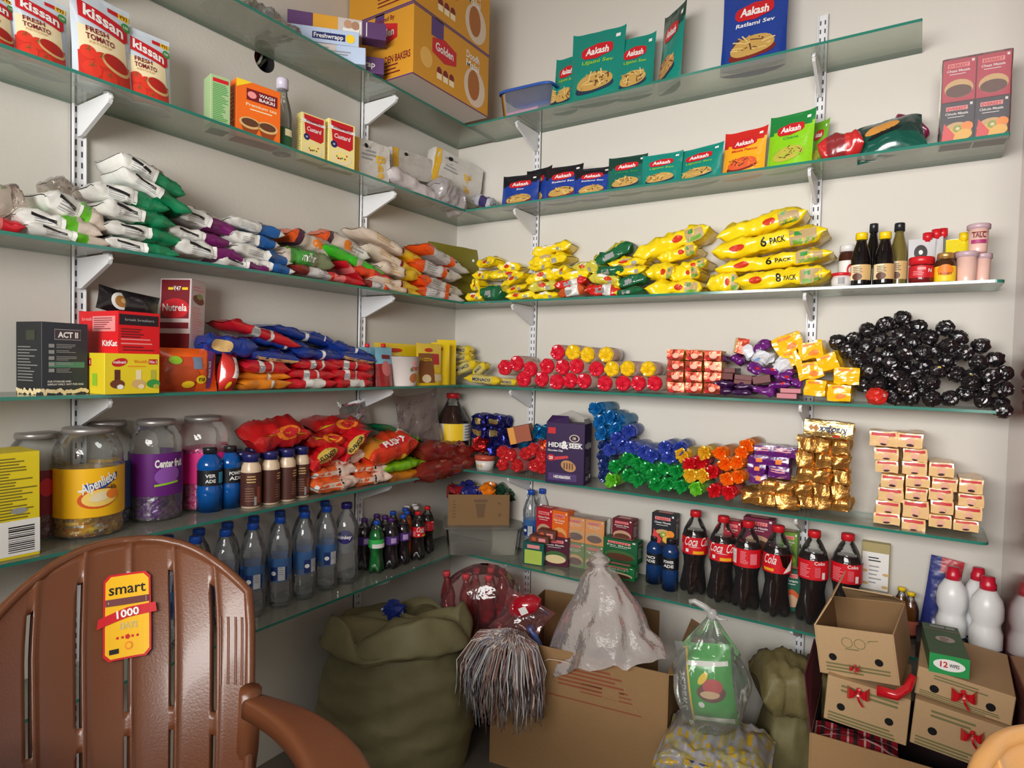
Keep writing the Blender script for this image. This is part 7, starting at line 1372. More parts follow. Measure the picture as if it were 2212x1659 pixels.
def soda(x, y, wall, liq, cap, lb, grp, lab=None, h=.178, r=.0272, fill=.82, body=None, cat='bottle'):
    """contour bottle with a five-footed base"""
    k = h; B = root('soda_bottle'); pr = [(r * .6, 0), (r * .86, .02 * k), (r * .97, .06 * k), (r, .13 * k), (r * .90, .24 * k), (r * .80, .36 * k), (r * .86, .44 * k), (r * .98, .50 * k), (r * .98, .64 * k), (r * .97, .70 * k), (r * .84, .78 * k), (r * .56, .87 * k), (r * .34, .925 * k), (r * .33, .94 * k)]
    fm = lambda q, z, a: (q * (1 + .20 * (1 - clamp(z / (.20 * k))) * (cos(5 * a) - .3)), z + .055 * k * (1 - clamp(z / (.13 * k))) * (.5 - .5 * cos(5 * a)) ** 2)
    m = MB(); m.lathe(pr, 40, body or CLEARB, fm); m.build('bottle_body', B)
    if liq:
        q = [(a * .975, b + .0008) for a, b in pr if b < fill * k]; last = [a for a, b in pr if b >= fill * k][0] * .98
        m = MB(); m.lathe(q + [(last, fill * k)], 40, liq, fm); m.build('drink', B)
    m = MB(); cap_parts(m, r * .42, .07 * k, .93 * k, cap); m.build('cap', B)
    if lab: m = MB(); lab(m, r, k); m.build('label', B)
    o = B; o.location = (x, y, ZS[5]); o.rotation_euler = (0, 0, pi / 2 - .4 if wall == 'L' else random.Random(int(x * 999)).uniform(-.1, .1)); return tag(B, lb, cat, grp)
CKR = ink('cola_red', (214, 20, 34)); CKP = ink('cola_print', (232, 120, 130)); CKY = ink('cola_yellow', (240, 176, 30))
def colalab(kind):
    def f(m, r, k):
        q = r * .985; m.lathe([(q, .50 * k), (q, .705 * k)], 40, CKR, caps=False); S = cS(q)
        if kind in 'ab':
            m.text(S, 'Coca', -.004 if kind == 'a' else -.010, .605 * k, .105 * k, WHT, .001, wid=r * 1.05, shear=.25, curved=True, bold=.01); m.text(S, 'Cola', r * 1.12 if kind == 'a' else r * .98, .605 * k, .105 * k, WHT, .001, wid=r * .9, shear=.25, curved=True, bold=.01)
            m.pol(S, [(-r * .3, .59 * k), (r * .2, .597 * k), (r * .8, .585 * k), (r * .2, .588 * k)], WHT, .001); m.quad(S, r * .15, .51 * k, r * 1.0, .545 * k, CKY, .001, 6); m.quad(S, -r * .45, .525 * k, -r * .2, .565 * k, WHT, .001, 2); m.quad(S, -r * 1.1, .52 * k, -r * .75, .62 * k, CKP, .001, 3)
        elif kind == 'c':
            m.quad(S, -r * 1.1, .53 * k, -r * .62, .69 * k, WHT, .001, 4); m.bars(S, -r * 1.0, -r * .7, .55 * k, .67 * k, GRY, .0014, 9, 3, True); m.lines(S, -r * .3, r * .3, .68 * k, 8, .018 * k, CKP, .001, .6, 4, 'L', 4); m.quad(S, r * .4, .54 * k, r * .9, .66 * k, CKP, .001, 4)
        elif kind == 'd':
            m.text(S, 'Cola', -r * .35, .60 * k, .1 * k, WHT, .001, wid=r * .95, shear=.25, curved=True, bold=.01); m.quad(S, -r * .8, .52 * k, 0, .55 * k, CKY, .001, 6); m.pol(S, [(r * .35, .705 * k), (r * 1.2, .705 * k), (r * 1.2, .53 * k), (r * .6, .58 * k)], COL1, .0012); m.pol(S, [(r * .6, .51 * k), (r * 1.15, .54 * k), (r * 1.25, .67 * k), (r * .95, .60 * k)], WHT, .004)
        else:
            m.lines(S, -r * .8, r * .1, .66 * k, 8, .018 * k, CKP, .001, .6, 7, 'L', 4); m.text(S, 'Coke', r * .55, .665 * k, .035 * k, WHT, .001, bold=.02); m.bars(S, r * .25, r * .7, .53 * k, .64 * k, CKP, .001, 6); m.quad(S, r * .72, .515 * k, r * .95, .585 * k, WHT, .001, 2)
    return f
GS = 'small soft drink bottles in the corner'
PUL = lambda c: (lambda m, r, k: (m.lathe([(r * .985, .50 * k), (r * .985, .66 * k)], 32, ink('lab%d%d%d' % c, c), caps=False), m.quad(cS(r * .985), -r * .4, .53 * k, r * .3, .63 * k, ink('lab_pale', (190, 160, 210)), .001, 4)))
GRB = clear('green_pet', (50, 190, 90), .3, (20, 140, 60), .04, .2, 30, .5); GRL = plas('lemon_green', (20, 120, 50), .1); ORL = plas('liquid_orange', (214, 100, 20), .12); DKP = plas('liquid_grape', (30, 14, 26), .08)
soda(.105, -.545, 'L', GRL, CBL, 'Small green lemon drink bottle with blue cap in front of the grape drinks', GS, lambda m, r, k: (m.lathe([(r * .985, .50 * k), (r * .985, .66 * k)], 32, ink('lemon_label', (60, 190, 90)), caps=False), m.quad(cS(r * .985), -r * .9, .50 * k, r * .9, .58 * k, WHT, .001, 8)), .178, .0272)
gp = [(.128, -.485), (.060, -.548), (.088, -.475), (.050, -.478), (.128, -.425)]
dl = ['next to the green bottle', 'behind the green bottle', 'second row, middle', 'against the wall', 'beside the orange drink']
for i, (x, y) in enumerate(gp): soda(x - .012, y, 'L', DKP, CPU if i != 4 else CBL, 'Small dark grape drink bottle, %s' % dl[i], GS, PUL((84, 50, 130)))
for i, (x, y) in enumerate(((.052, -.41), (.088, -.375), (.052, -.345))): soda(x, y, 'L', ORL if i else DKP, CBL, 'Small orange drink bottle with blue cap, %s' % ('hindmost against the wall', 'in front', 'behind the colas')[i] if i else 'Small dark drink bottle with blue cap against the wall', GS, PUL((190, 90, 20)) if i else PUL((84, 50, 130)))
for i, (x, y) in enumerate(((.062, -.295), (.030, -.268), (.030, -.31))): soda(x, y, 'L', ORL if i == 1 else DKP, JWH, 'Small white-capped drink bottle, %s' % ('front one by the colas', 'nearest the corner', 'hindmost one')[i], GS, PUL((150, 60, 90)))
soda(.125, -.355, 'L', COL1, JRD, 'Small cola bottle with red label standing before the white-capped bottles', GS, colalab('a')); soda(.098, -.272, 'L', COL1, JRD, 'Small cola bottle beside the clear plastic tub', GS, colalab('e'))
# cardboard box of wrappers standing on a clear tub in the corner
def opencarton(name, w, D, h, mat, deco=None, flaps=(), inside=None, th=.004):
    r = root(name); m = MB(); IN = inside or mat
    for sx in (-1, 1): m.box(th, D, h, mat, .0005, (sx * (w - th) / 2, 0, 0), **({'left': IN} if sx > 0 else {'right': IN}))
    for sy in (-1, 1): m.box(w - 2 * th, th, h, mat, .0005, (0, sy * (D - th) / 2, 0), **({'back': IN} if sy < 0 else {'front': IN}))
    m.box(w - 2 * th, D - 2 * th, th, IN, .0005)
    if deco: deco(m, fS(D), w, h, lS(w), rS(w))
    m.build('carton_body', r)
    for pts in flaps:
        m = MB(); a, b, c = [Vector(p) for p in pts[:3]]; n = (b - a).cross(c - a).normalized() * .003; q = [Vector(p) for p in pts]; k = len(q)
        m.add(q + [p + n for p in q], [list(range(k)), [k + i for i in range(k)][::-1]] + [[i, k + i, k + (i + 1) % k, (i + 1) % k] for i in range(k)], mat); m.build('flap', r)
    return r
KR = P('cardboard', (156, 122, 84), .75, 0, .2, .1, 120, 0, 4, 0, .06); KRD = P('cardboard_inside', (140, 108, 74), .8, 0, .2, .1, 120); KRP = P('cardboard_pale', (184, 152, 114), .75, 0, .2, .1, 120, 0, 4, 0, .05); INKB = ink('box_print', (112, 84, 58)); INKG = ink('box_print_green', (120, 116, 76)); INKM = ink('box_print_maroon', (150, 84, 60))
cr = opencarton('wrapper_carton', .235, .20, .118, KRD, lambda m, S, w, h, l, r: ([m.pol(S, [(-.02, .10), (.034, .10), (.03, .088), (-.016, .088)], INKB), m.pol(S, [(-.014, .084), (.026, .084), (.02, .03), (-.004, .03)], INKB)], m.lines(S, -.10, -.085, .095, 6, .012, INKB), m.ell(S, .08, .04, .006, .006, INKB), m.ell(S, .078, .085, .006, .005, INKB), m.lines(r, -.06, .06, .1, 3, .02, INKB, .0006, .3)))
cr.location = (.20, -.085, .570); cr.rotation_euler = (0, 0, RAD(38)); tag(cr, 'Brown open carton full of wrappers in the room corner', 'carton')
for i, (x, y, z, c, s, lb, rz) in enumerate(((.17, -.11, .655, (40, 44, 120), (.09, .07, .05), 'Crumpled navy wrapper inside the brown corner carton', 10), (.235, -.075, .67, (246, 130, 20), (.055, .05, .045), 'Bright orange packet sticking out of the corner carton', 35), (.275, -.02, .66, (30, 70, 50), (.07, .06, .04), 'Dark green wrapper in the corner carton', 60), (.19, -.06, .675, (226, 196, 40), (.03, .03, .02), 'Yellow wrapper scrap on top of the corner carton', 0), (.125, -.15, .655, (150, 30, 40), (.05, .05, .05), 'Red wrapper at the open edge of the corner carton', 20))):
    m = MB(); brick(m, *s, film('wrap%d' % i, c, .2, .9, 40), .3, 6, i + 60, None, .5); o = m.build('wrapper'); o.location = (x, y, z); o.rotation_euler = (.2, .3, RAD(rz)); tag(o, lb, 'wrapper')
TUBC = clear('storage_tub', (214, 214, 208), .18, (196, 194, 186), .12, .1, 10, .5)
r = root('storage_tub'); m = MB()
def tf(u, v):
    a = 2 * pi * v; q = .92 + .08 * u; return Vector((sp(cos(a), .25) * .145 * q, sp(sin(a), .25) * .098 * q, .10 * u))
m.grid(tf, 4, 48, TUBC, cv=True); m.add([tf(0, i / 48) for i in range(48)], [list(range(48))[::-1]], TUBC); m.build('tub_body', r)
m = MB(); ring = [[Vector((sp(cos(2 * pi * i / 48), .25) * (.145 + k), sp(sin(2 * pi * i / 48), .25) * (.098 + k), z)) for i in range(48)] for k, z in ((0, .10), (.008, .10), (.008, .107), (-.01, .109))]
m.add(sum(ring, []) , [[a * 48 + i, a * 48 + (i + 1) % 48, (a + 1) * 48 + (i + 1) % 48, (a + 1) * 48 + i] for a in range(3) for i in range(48)] + [[144 + i for i in range(48)]], TUBC); m.build('tub_lid', r); r.location = (.235, -.10, ZS[5] + .0005); r.rotation_euler = (0, 0, RAD(38)); tag(r, 'Clear plastic storage tub under the brown corner carton', 'tub')
# ================================================================ lowest shelf, bright wall
for T, lb in (((0.4292,-0.086,0.4617,0.0799,0.2546), 'Clear water bottle with blue cap at the corner end of the bright lowest shelf'), ((0.4506,-0.04,0.531,0.0655,0.1916), 'Clear water bottle hidden behind another, lowest bright shelf')):
    plainbottle('water_bottle', (T[0], T[1], ZS[5], .062, .25), .062, 'R', None, CBL, lb, 'bottle', None, .8, waterlab, 'pet', 10, WATER)
def mbox(T, D, col, title, lb, food=TAN, mid=BRN, fruit=False, rz=0, pos=None, wall='R', ry=0):
    o = masala(T[3], D, T[4], col, title, food, mid, fruit=fruit); put(o, wall, T, D, rz, 0, ry); return tag(o, lb, 'spice box', 'spice boxes on the lowest shelf')
OK = ink('onion', (200, 160, 130)); CUR = ink('curry', (206, 90, 50)); HRB = ink('herb', (70, 110, 60))
mbox((0.5081,-0.09,0.538,0.069,0.1205), .05, (190, 24, 40), 'Chicken Masala', 'Red spice box beside the clear water bottles', OK, MAR)
mbox((0.5789,-0.1,0.5357,0.0647,0.1248), .05, (240, 110, 30), 'Fish Curry', 'Orange spice box next to the red one', ink('peach_dish', (240, 170, 100)), CUR)
multipack('R', (0.6686,-0.0789,0.4617,0.1466,0.1815), .06, ((110, 140, 60), (244, 160, 40)), 'Shrink-wrapped pair of orange over green spice boxes on the lowest shelf', 3, False, ('Egg Curry', 'Meat Masala'))
mbox((0.8167,-0.09,0.5857,0.0745,0.0798), .05, (110, 24, 40), 'Kitchen King', 'Maroon spice box standing above green ones behind the plastic bag', OK, BRN)
mbox((0.8188,-0.11,0.5221,0.1247,0.0776), .05, (26, 96, 56), 'Pav Bhaji', 'Green spice box half hidden by the milky plastic bag', HRB, BRN); mbox((0.827,-0.14,0.4762,0.1165,0.0438), .04, (30, 130, 70), 'Sabji', 'Low green box just behind the milky plastic bag', CRM, BRN)
mbox((0.5649,-0.1135,0.4617,0.0975,0.1046), .05, (84, 26, 50), 'Chole Masala', 'Purple spice box beside the green box with lime panel', HRB, ink('corn', (236, 214, 160)), rz=14)
carton('R', (0.4966,-0.1525,0.4617,0.0803,0.0812), .05, 'spice_box', 'Dark green spice box with lime panel at the shelf edge', 'spice box', 'spice boxes on the lowest shelf', (24, 92, 84), lambda m, S, w, h, l, r, t: (m.quad(S, -w * .42, h * .04, w * .42, h * .66, ink('lime_panel', (186, 210, 90)), .0006), m.quad(S, -w * .3, h * .74, w * .3, h * .9, PNK, .0006)), 10)
for i, (T, lb) in enumerate((((0.5218,-0.16,0.5493,0.0733,0.0234), 'Small brown spice box lying on the lime panelled box'), ((0.5369,-0.13,0.5553,0.0694,0.0337), 'Small brown spice box stacked behind on the lime panelled box'))):
    carton('R', T, .05, 'spice_box', lb, 'spice box', 'spice boxes on the lowest shelf', (110, 64, 52), lambda m, S, w, h, l, r, t: (m.quad(S, 0, h * .2, w * .35, h * .7, PNK), m.ell(S, -w * .25, h * .5, w * .12, h * .3, CUR)), 10)
mbox((0.9541,-0.07,0.593,0.0809,0.1086), .045, (36, 36, 44), 'Chaat Masala', 'Black spice box with fruit picture behind the navy sport drinks', fruit=True); mbox((1.1742,-0.06,0.6156,0.0537,0.0939), .045, (176, 26, 44), 'Chicken Masala', 'Red spice box seen between two big cola bottles', OK, MAR)
mbox((1.2516,-0.06,0.6227,0.0893,0.1077), .045, (120, 24, 60), 'Chhole Masala', 'Wine red spice box behind the big colas', OK, BRN); mbox((1.3415,-0.06,0.5972,0.0463,0.1051), .045, (110, 150, 50), 'Green Masala', 'Green spice box behind the big colas beside the upright', HRB, LIM)
mbox((1.3579,-0.09,0.4765,0.0504,0.1241), .045, (30, 90, 70), 'Garam', 'Dark teal spice box low behind the big cola with torn label', CUR, OK)
sport((0.9245,-0.081,0.4617,0.0563,0.1592), .042, 'Navy sport drink bottle further from the big colas', 'R', PBN, -14, (('NO', .57), ('ADE', .49))); sport((0.9908,-0.1163,0.4617,0.0538,0.1693), .042, 'Navy sport drink bottle beside the first big cola', 'R', PBN, 4)
ck = [((1464, 1520), 'a', 'First big cola bottle, beside the navy sport drinks'), ]
COLA = [((1.0622,-0.1124,0.4617,0.0843,0.2655), 'a', 'Big cola bottle beside the navy sport drinks'), ((1.1545,-0.1297,0.4617,0.0809,0.2698), 'b', 'Big cola bottle second from the navy sport drinks'), ((1.232,-0.144,0.4617,0.0797,0.2692), 'c', 'Big cola bottle third from the navy sport drinks, barcode side out'), ((1.3181,-0.1481,0.4617,0.0794,0.2688), 'd', 'Big cola bottle with a torn peeling label'), ((1.4145,-0.1412,0.4617,0.0774,0.2659), 'e', 'Big cola bottle second from the white paper box'), ((1.4985,-0.118,0.4617,0.0754,0.262), 'e', 'Big cola bottle nearest the white paper box')]
for T, kd, lb in COLA: soda(T[0], min(max(T[1], -.145) + .04, -.05), 'R', COL1, JRD, lb, 'big cola bottles on the lowest shelf', colalab(kd), .268, .041, .76)
carton('R', (1.566,-0.025,0.5643,0.0697,0.1372), .05, 'paper_box', 'White and tan paper box with handwriting print behind the cola bottles', 'box', None, (176, 160, 110), lambda m, S, w, h, l, r, t: (m.quad(S, -w * .47, h * .02, w * .47, h * .8, WHT, .0006), m.lines(S, -w * .25, w * .3, h * .7, 2, h * .06, BLK, .001, .4, 3), m.lines(S, -w * .22, w * .25, h * .52, 5, h * .085, GRY, .001, .3, 9), [m.ell(S, a * w, b * h, w * .12, h * .03, TAN, .001) for a, b in ((-.38, .4), (-.34, .14), (.38, .36), (.36, .1))]))
HON = clear('honey_pet', (196, 120, 40), .25, (120, 70, 24), .05, 0, 30, .5); HNL = plas('honey', (110, 62, 20), .08)
for T, lb in (((1.633,-0.04,0.5519,0.0381,0.0921), 'Honey bottle with yellow cap, the one further back'), ((1.655,-0.07,0.528,0.0381,0.1105), 'Honey bottle with yellow cap and red label, in front')):
    plainbottle('honey_bottle', (T[0], T[1], ZS[5], .040, .125), .04, 'R', HNL, JYL, lb, 'bottle', 'honey bottles', .8, lambda m, at, r, k: wrap(r * 1.01, .1 * k, .4 * k, ink('honey_label', (200, 110, 90)))(m))
HWH = plas('bleach_white', (226, 226, 226), .3)
def cleaner(T, lb, rz=0):
    r, k = T[3] / 2, T[4]; B = root('cleaner_bottle'); m = MB(); m.lathe([(r * .95, 0), (r, .008), (r, .25 * k), (r * .86, .33 * k), (r * .84, .38 * k), (r, .46 * k), (r, .60 * k), (r * .9, .70 * k), (r * .6, .80 * k), (r * .5, .83 * k)], 32, HWH, lambda q, z, a: (q * (1 + (.012 * cos(24 * a) if .45 * k < z < .6 * k else 0)), z)); m.build('bottle_body', B)
    m = MB(); m.lathe([(r * .5, .82 * k), (r * .5, .90 * k), (r * .42, .93 * k), (r * .38, k), (.0001, k)], 24, plas('cap_crimson', (196, 26, 50))); m.build('cap', B); m = MB(); m.lathe([(r * 1.005, .005), (r * 1.01, .06 * k)], 32, ink('navy_band', (50, 50, 90)), caps=False); m.build('label', B)
    put(B, 'R', T, r * 2, rz); return tag(B, lb, 'bottle', 'white cleaner bottles')
cleaner((1.745, -.135, .503, .068, .185), 'White cleaner bottle with red cap beside the honey bottles'); cleaner((1.800, -.10, .503, .066, .185), 'White cleaner bottle mostly hidden behind another', 10); cleaner((1.815, -.175, .503, .070, .185), 'White cleaner bottle with red cap nearest the pink panel', -8)
m = MB(); S = pouch(m, .075, .19, .035, (lambda u, v: film('refill_red', (176, 40, 50)) if v > .78 and u > .35 else film('refill_navy', (40, 50, 120))), 12, 14, .05, .3, 4, True); o = m.build('refill_pouch'); o.location = (1.715, -.045, .503); o.rotation_euler = (RAD(-4), RAD(6), 0); tag(o, 'Navy and red refill pouch behind the white cleaner bottles', 'pouch')
carton('R', (1.755, -.185, ZS[5], .17, .041), .165, 'dark_packet', 'Low dark brown carton under the white cleaner bottles', 'carton', None, (44, 30, 30), None, 0)

# ================================================================ on the floor
# big open carton
a0 = RAD(8.5); bw, bd, bh = .545, .445, .405
def bigdeco(m, S, w, h, l, r):
    m.lines(S, -.05, .19, .37, 6, .012, INKM, .0008, .5, 3); m.quad(S, .085, .295, .135, .322, KR, .001); m.lines(S, .02, .19, .322, 3, .012, INKM, .0008, .35, 5); m.quad(S, -.08, .265, .2, .269, INKM, .0006); m.quad(S, -.08, .12, .2, .124, INKM, .0006) if False else None
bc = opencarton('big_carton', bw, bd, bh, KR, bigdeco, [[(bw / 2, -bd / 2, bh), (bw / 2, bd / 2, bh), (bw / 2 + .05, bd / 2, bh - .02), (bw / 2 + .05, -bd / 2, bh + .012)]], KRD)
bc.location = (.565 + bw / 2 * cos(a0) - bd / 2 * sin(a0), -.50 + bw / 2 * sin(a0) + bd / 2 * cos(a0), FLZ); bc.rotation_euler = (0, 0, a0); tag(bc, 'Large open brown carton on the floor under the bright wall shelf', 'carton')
# woven sack
SK = P('woven_sack', (120, 114, 82), .6, 0, .3, .5, 30, 0, 6, 0, .14)
def sack():
    m = MB(); H = .385; R0 = .238
    def f(u, v):
        a = 2 * pi * u
        if v < .52: t = v / .52; r = R0 * (.92 + .14 * sin(pi * min(t * 1.1, 1)) - .12 * t * t); z = H * (1 - (1 - t) ** 1.2)
        elif v < .74: t = (v - .52) / .22; r = R0 * (.94 + .10 * sin(pi * t) - .10 * t); z = H - .035 * sin(pi * t * .9) + .075 * t
        else: t = (v - .74) / .26; r = R0 * max(.84 - .80 * t, .03); z = H + .04 + .035 * sin(pi * t * .8) - .05 * t
        k = clamp((v - .4) / .3); fold = .030 * sin(3 * a + 1.2 + 5 * v) * k + .022 * sin(8 * a + 7 * v) * k + .03 * nz((cos(a) * 3, sin(a) * 3, v * 7))
        r2 = r * (1 + fold * (1.2 if v < .74 else 3.0)); crease = abs(sin(2.5 * a + 6 * v + nz((cos(a), sin(a), v * 3)) * 2)) ** .6
        zz = z + (.030 * sin(a + 2.4) + .015 * sin(4 * a)) * clamp((v - .45) / .2) + (.055 * (crease - .6) if v > .56 else 0) * clamp((v - .56) * 6)
        if v < .56: zz += -.016 * abs(sin(4.5 * a + v * 30)) * clamp(v * 5) * (1 - v); r2 *= 1 + .018 * sin(v * 60 + 3 * sin(2 * a)) * clamp(v * 4)
        return Vector((r2 * cos(a), r2 * sin(a) * .9, max(zz, .002 * v)))
    m.grid(f, 96, 80, SK, cu=True); m.add([f(i / 96, 0) for i in range(96)], [list(range(96))[::-1]], SK); return m
o = sack().build('woven_sack'); o.location = (.302, -.635, FLZ); o.rotation_euler = (0, 0, RAD(30)); tag(o, 'Olive woven sack with rolled mouth on the floor in the corner', 'sack')
m = MB(); brick(m, .07, .05, .05, film('sack_blue', (30, 50, 130)), .2, 5, 3, None, .6); o = m.build('blue_packet'); o.location = (.25, -.60, .352); tag(o, 'Blue packet peeking out of the sack mouth', 'packet')
# cola pack in a pink clear bag, on a yellow carton, on dark bottles
carton('R', (.385, -.37, .075, .17, .165), .16, 'yellow_carton', 'Yellowish carton with green label between the sack and the big carton', 'carton', None, (180, 150, 90), lambda m, S, w, h, l, r, t: (m.quad(S, -.02, .03, .05, .085, ink('label_dark_green', (60, 80, 50))), m.quad(S, -.02, .0, .0, .03, MAR)), -28)
for i, (x, y) in enumerate(((.33, -.35), (.395, -.35), (.46, -.32))):
    m = MB(); m.lathe([(.028, 0), (.031, .01), (.031, .10), (.02, .125), (.012, .133)], 24, plas('dark_bottle', (34, 34, 50), .15)); o = m.build('dark_bottle'); o.location = (x, y, FLZ); tag(o, 'Dark bottle on the floor under the yellowish carton, %s from the sack' % ON[i], 'bottle', 'dark bottles under the carton')
EMP = clear('empty_pet_red', (236, 190, 190), .10, (214, 90, 96), .04, .2, 26, .5, rim=.3)
for i, (x, y) in enumerate(((0.31, -0.415), (0.365, -0.39), (0.42, -0.365), (0.34, -0.345), (0.395, -0.32), (0.45, -0.3))):
    h = .225; r = .026; B = root('cola_bottle'); m = MB(); m.lathe([(r * .7, 0), (r, .012), (r, .09), (r * .86, .115), (r, .14), (r * .8, .165), (r * .4, .195), (r * .38, .21)], 24, EMP); m.build('bottle_body', B); m = MB(); m.lathe([(r * .98, .045), (r * .98, .085)], 24, ink('cola_faded', (190, 50, 60)), caps=False); m.build('label', B); m = MB(); cap_parts(m, r * .5, .016, .209, plas('cap_rose', (216, 70, 80))); m.build('cap', B)
    B.location = (x + .01, y + .02, .243); B.rotation_euler = (RAD(3), RAD(-4), i); tag(B, 'Bottle with pinkish red cap inside the wrapped cola pack, %s' % ('front, nearest the sack', 'front, middle', 'front, nearest the mop', 'rear, nearest the sack', 'rear, middle', 'rear, nearest the mop')[i], 'bottle', 'bottles in the pink wrapped pack')
PKB = clear('bag_pink', (250, 232, 232), .05, (226, 160, 164), .08, 1.0, 14, .5, rim=.22)
m = MB()
def pb(u, v):
    a = 2 * pi * u; k = sp(sin(pi * clamp(v * .975 + .02)), .5); x, y = sp(cos(a), .7) * .135 * k, sp(sin(a), .7) * .085 * k; n = nz((cos(a) * 4, sin(a) * 4, v * 7)) * .03 + .012 * sin(9 * a + v * 8)
    return Vector((x * (1 + n * 3) + .03 * v, y * (1 + n * 3), .25 * v + .02 * n))
m.grid(pb, 48, 26, PKB, cu=True); o = m.build('pink_clear_bag'); o.location = (.385, -.34, .242); o.rotation_euler = (0, 0, RAD(28)); tag(o, 'Pinkish clear bag wrapped round a pack of cola bottles', 'bag')
m = MB()
def rb2(u, v):
    a = 2 * pi * u; k = sp(sin(pi * clamp(v)), .6); return Vector(((cos(a)) * .035 * k * (1 + .2 * nz((a, v * 4, 1))), sin(a) * .035 * k, .12 * v))
m.grid(rb2, 20, 12, film('cola_wrap', (170, 16, 36), .12, .6, 30), cu=True); m.quad(lambda a, b, o: Vector((a, -.036 - o, b)), -.012, .05, .012, .075, WHT); o = m.build('red_bottle'); o.location = (.585, -.44, .40); o.rotation_euler = (RAD(10), RAD(62), RAD(30)); tag(o, 'Deep red labelled bottle lying in the clear bag above the mop', 'bottle')
m = MB(); S = pouch(m, .17, .15, .07, PKB, 18, 16, .1, .6, 5, False, .2); o = m.build('clear_plastic_bag'); o.location = (.60, -.44, .315); o.rotation_euler = (0, RAD(24), RAD(20)); tag(o, 'Pinkish clear bag end wrapped round the deep red bottle', 'bag')
# mop standing in the carton, strands over its edge
r = root('mop'); MC = [P('mop_grey', (190, 182, 180), .8), P('mop_brown', (156, 128, 118), .8), P('mop_white', (232, 226, 218), .8), P('mop_rust', (156, 106, 98), .8), P('mop_blue', (150, 154, 172), .8)]
m = MB(); m.tubepath([(.72, -.20, -.04), (.665, -.44, .375)], .012, plas('mop_handle', (70, 90, 150)), 12); m.build('handle', r)
m = MB(); R = random.Random(11); cx, cy, cz = .648, -.515, .375
for i in range(800):
    a = R.uniform(0, 2 * pi); q = R.uniform(.0, 1) ** .5; hx = cx + .05 * q * cos(a); hy = cy + .035 * q * sin(a); L = R.uniform(.15, .22); ox, oy = .085 * q * cos(a) + R.gauss(0, .010), min(.075 * q * sin(a) + R.gauss(0, .008), .012); pts = []
    for t in range(6):
        f = t / 5; k = sin(min(f * 2.2, 1) * pi / 2); pts.append((hx + ox * k + .004 * sin(f * 9 + i), hy + oy * k - .035 * k + .004 * cos(f * 8 + i * 2), cz + .022 * sin(min(f * 3.0, 1) * pi) * (1 - q * .6) - .03 * q * k - L * max(0, f - .18) * 1.1))
    m.tubepath(pts, R.uniform(.0010, .0021), MC[min(4, int(R.random() ** 1.3 * 5))], 3)
so = m.build('strands', r); so['kind'] = 'stuff'; tag(r, 'String mop head with grey and brown strands hanging over the big carton', 'mop')
# milky plastic bag draped over the carton
MKB = clear('bag_milky', (226, 220, 216), .55, (216, 206, 202), .22, .5, 40, .5, refl=.6, rim=.3)
m = MB()
def mb(u, v):
    a = 2 * pi * u; top = Vector((.850, -.345, .61)); base = Vector((.895, -.375, .32)); c = top.lerp(base, v); ca, sa = cos(a), sin(a)
    rx = .034 + .15 * max(0, v - .12) ** .85; ry = .026 + .09 * v
    if v < .16: q = .62 + .38 * sin(pi * min(v / .10, 1)); rx, ry = rx * q, ry * q
    k = clamp((v - .1) * 1.8); fold = 1 + (.05 * sin(5 * a + 3 * v) + .035 * sin(11 * a + 8 * v)) * k + .16 * nz((ca * 1.6, sa * 1.6, v * 4)) * k
    left = max(0, -ca) ** 2 * max(0, v - .35); p = c + Vector((ca * rx * fold - .10 * left, sa * ry * fold - .02 * left, 0))
    p.z += -.22 * left + .03 * nz((ca * 3, sa * 3, v * 5)) * v + .05 * max(0, ca) * v; return p
m.grid(mb, 72, 40, MKB, cu=True); m.add([mb(i / 72, 0) for i in range(72)] + [Vector((.850, -.345, .625))], [[i, (i + 1) % 72, 72] for i in range(72)], MKB, True)
o = m.build('milky_plastic_bag'); tag(o, 'Milky plastic bag standing crumpled over the edge of the big carton', 'bag')
m = MB(); m.tubepath([(.70, -.50, .215), (.712, -.505, .19), (.708, -.508, .16), (.715, -.51, .14)], .0018, plas('string', (220, 190, 170)), 6); m.tubepath([(.735, -.49, .30), (.77, -.50, .325), (.80, -.50, .33), (.84, -.505, .335)], .0016, plas('string', (220, 190, 170)), 6)
o = m.build('string'); tag(o, 'Pale string dangling at the mouth of the milky plastic bag', 'string')
# stack of wrapped packs with a tied bag on top
def floorpack(name, x, y, z, w, D, t, rz, mat, lb, cat, seed, deco=None, wr=.35, rx=0, ry=0, nu=24, nt=24):
    m = MB(); S = pack(m, w, D, t, mat, nu, nt, .6, .1, wr, seed)
    if deco: deco(m, S, w, t)
    o = m.build(name); o.location = (x, y, z); o.rotation_euler = (RAD(rx), RAD(ry), RAD(rz)); return tag(o, lb, cat)
PB1 = clear('pack_grey', (206, 204, 200), .4, (168, 164, 160), .1, 1.0, 18, .5)
floorpack('packet_bundle', 1.245, -.45, FLZ, .25, .24, .145, 8, clear('pack_mauve', (200, 190, 200), .55, (150, 140, 150), .12, 1, 18), 'Greyish clear wrapped bundle lowest in the floor stack beside the big carton', 'bundle', 1)
floorpack('packet_bundle', 1.235, -.47, .08, .25, .22, .075, 4, clear('pack_sage', (190, 206, 200), .55, (130, 146, 140), .12, 1, 18), 'Grey-green clear wrapped bundle in the middle of the floor stack', 'bundle', 2, lambda m, S, w, t: (m.quad(S, -w * .38, 0, -w * .28, 30, GRY, .001, 3, 2), m.quad(S, .0, 10, w * .2, 40, ink('pale_teal', (130, 170, 156)), .001, 3, 2)))
YPK = film('pack_gold', (196, 160, 50), .3, .8, 30)
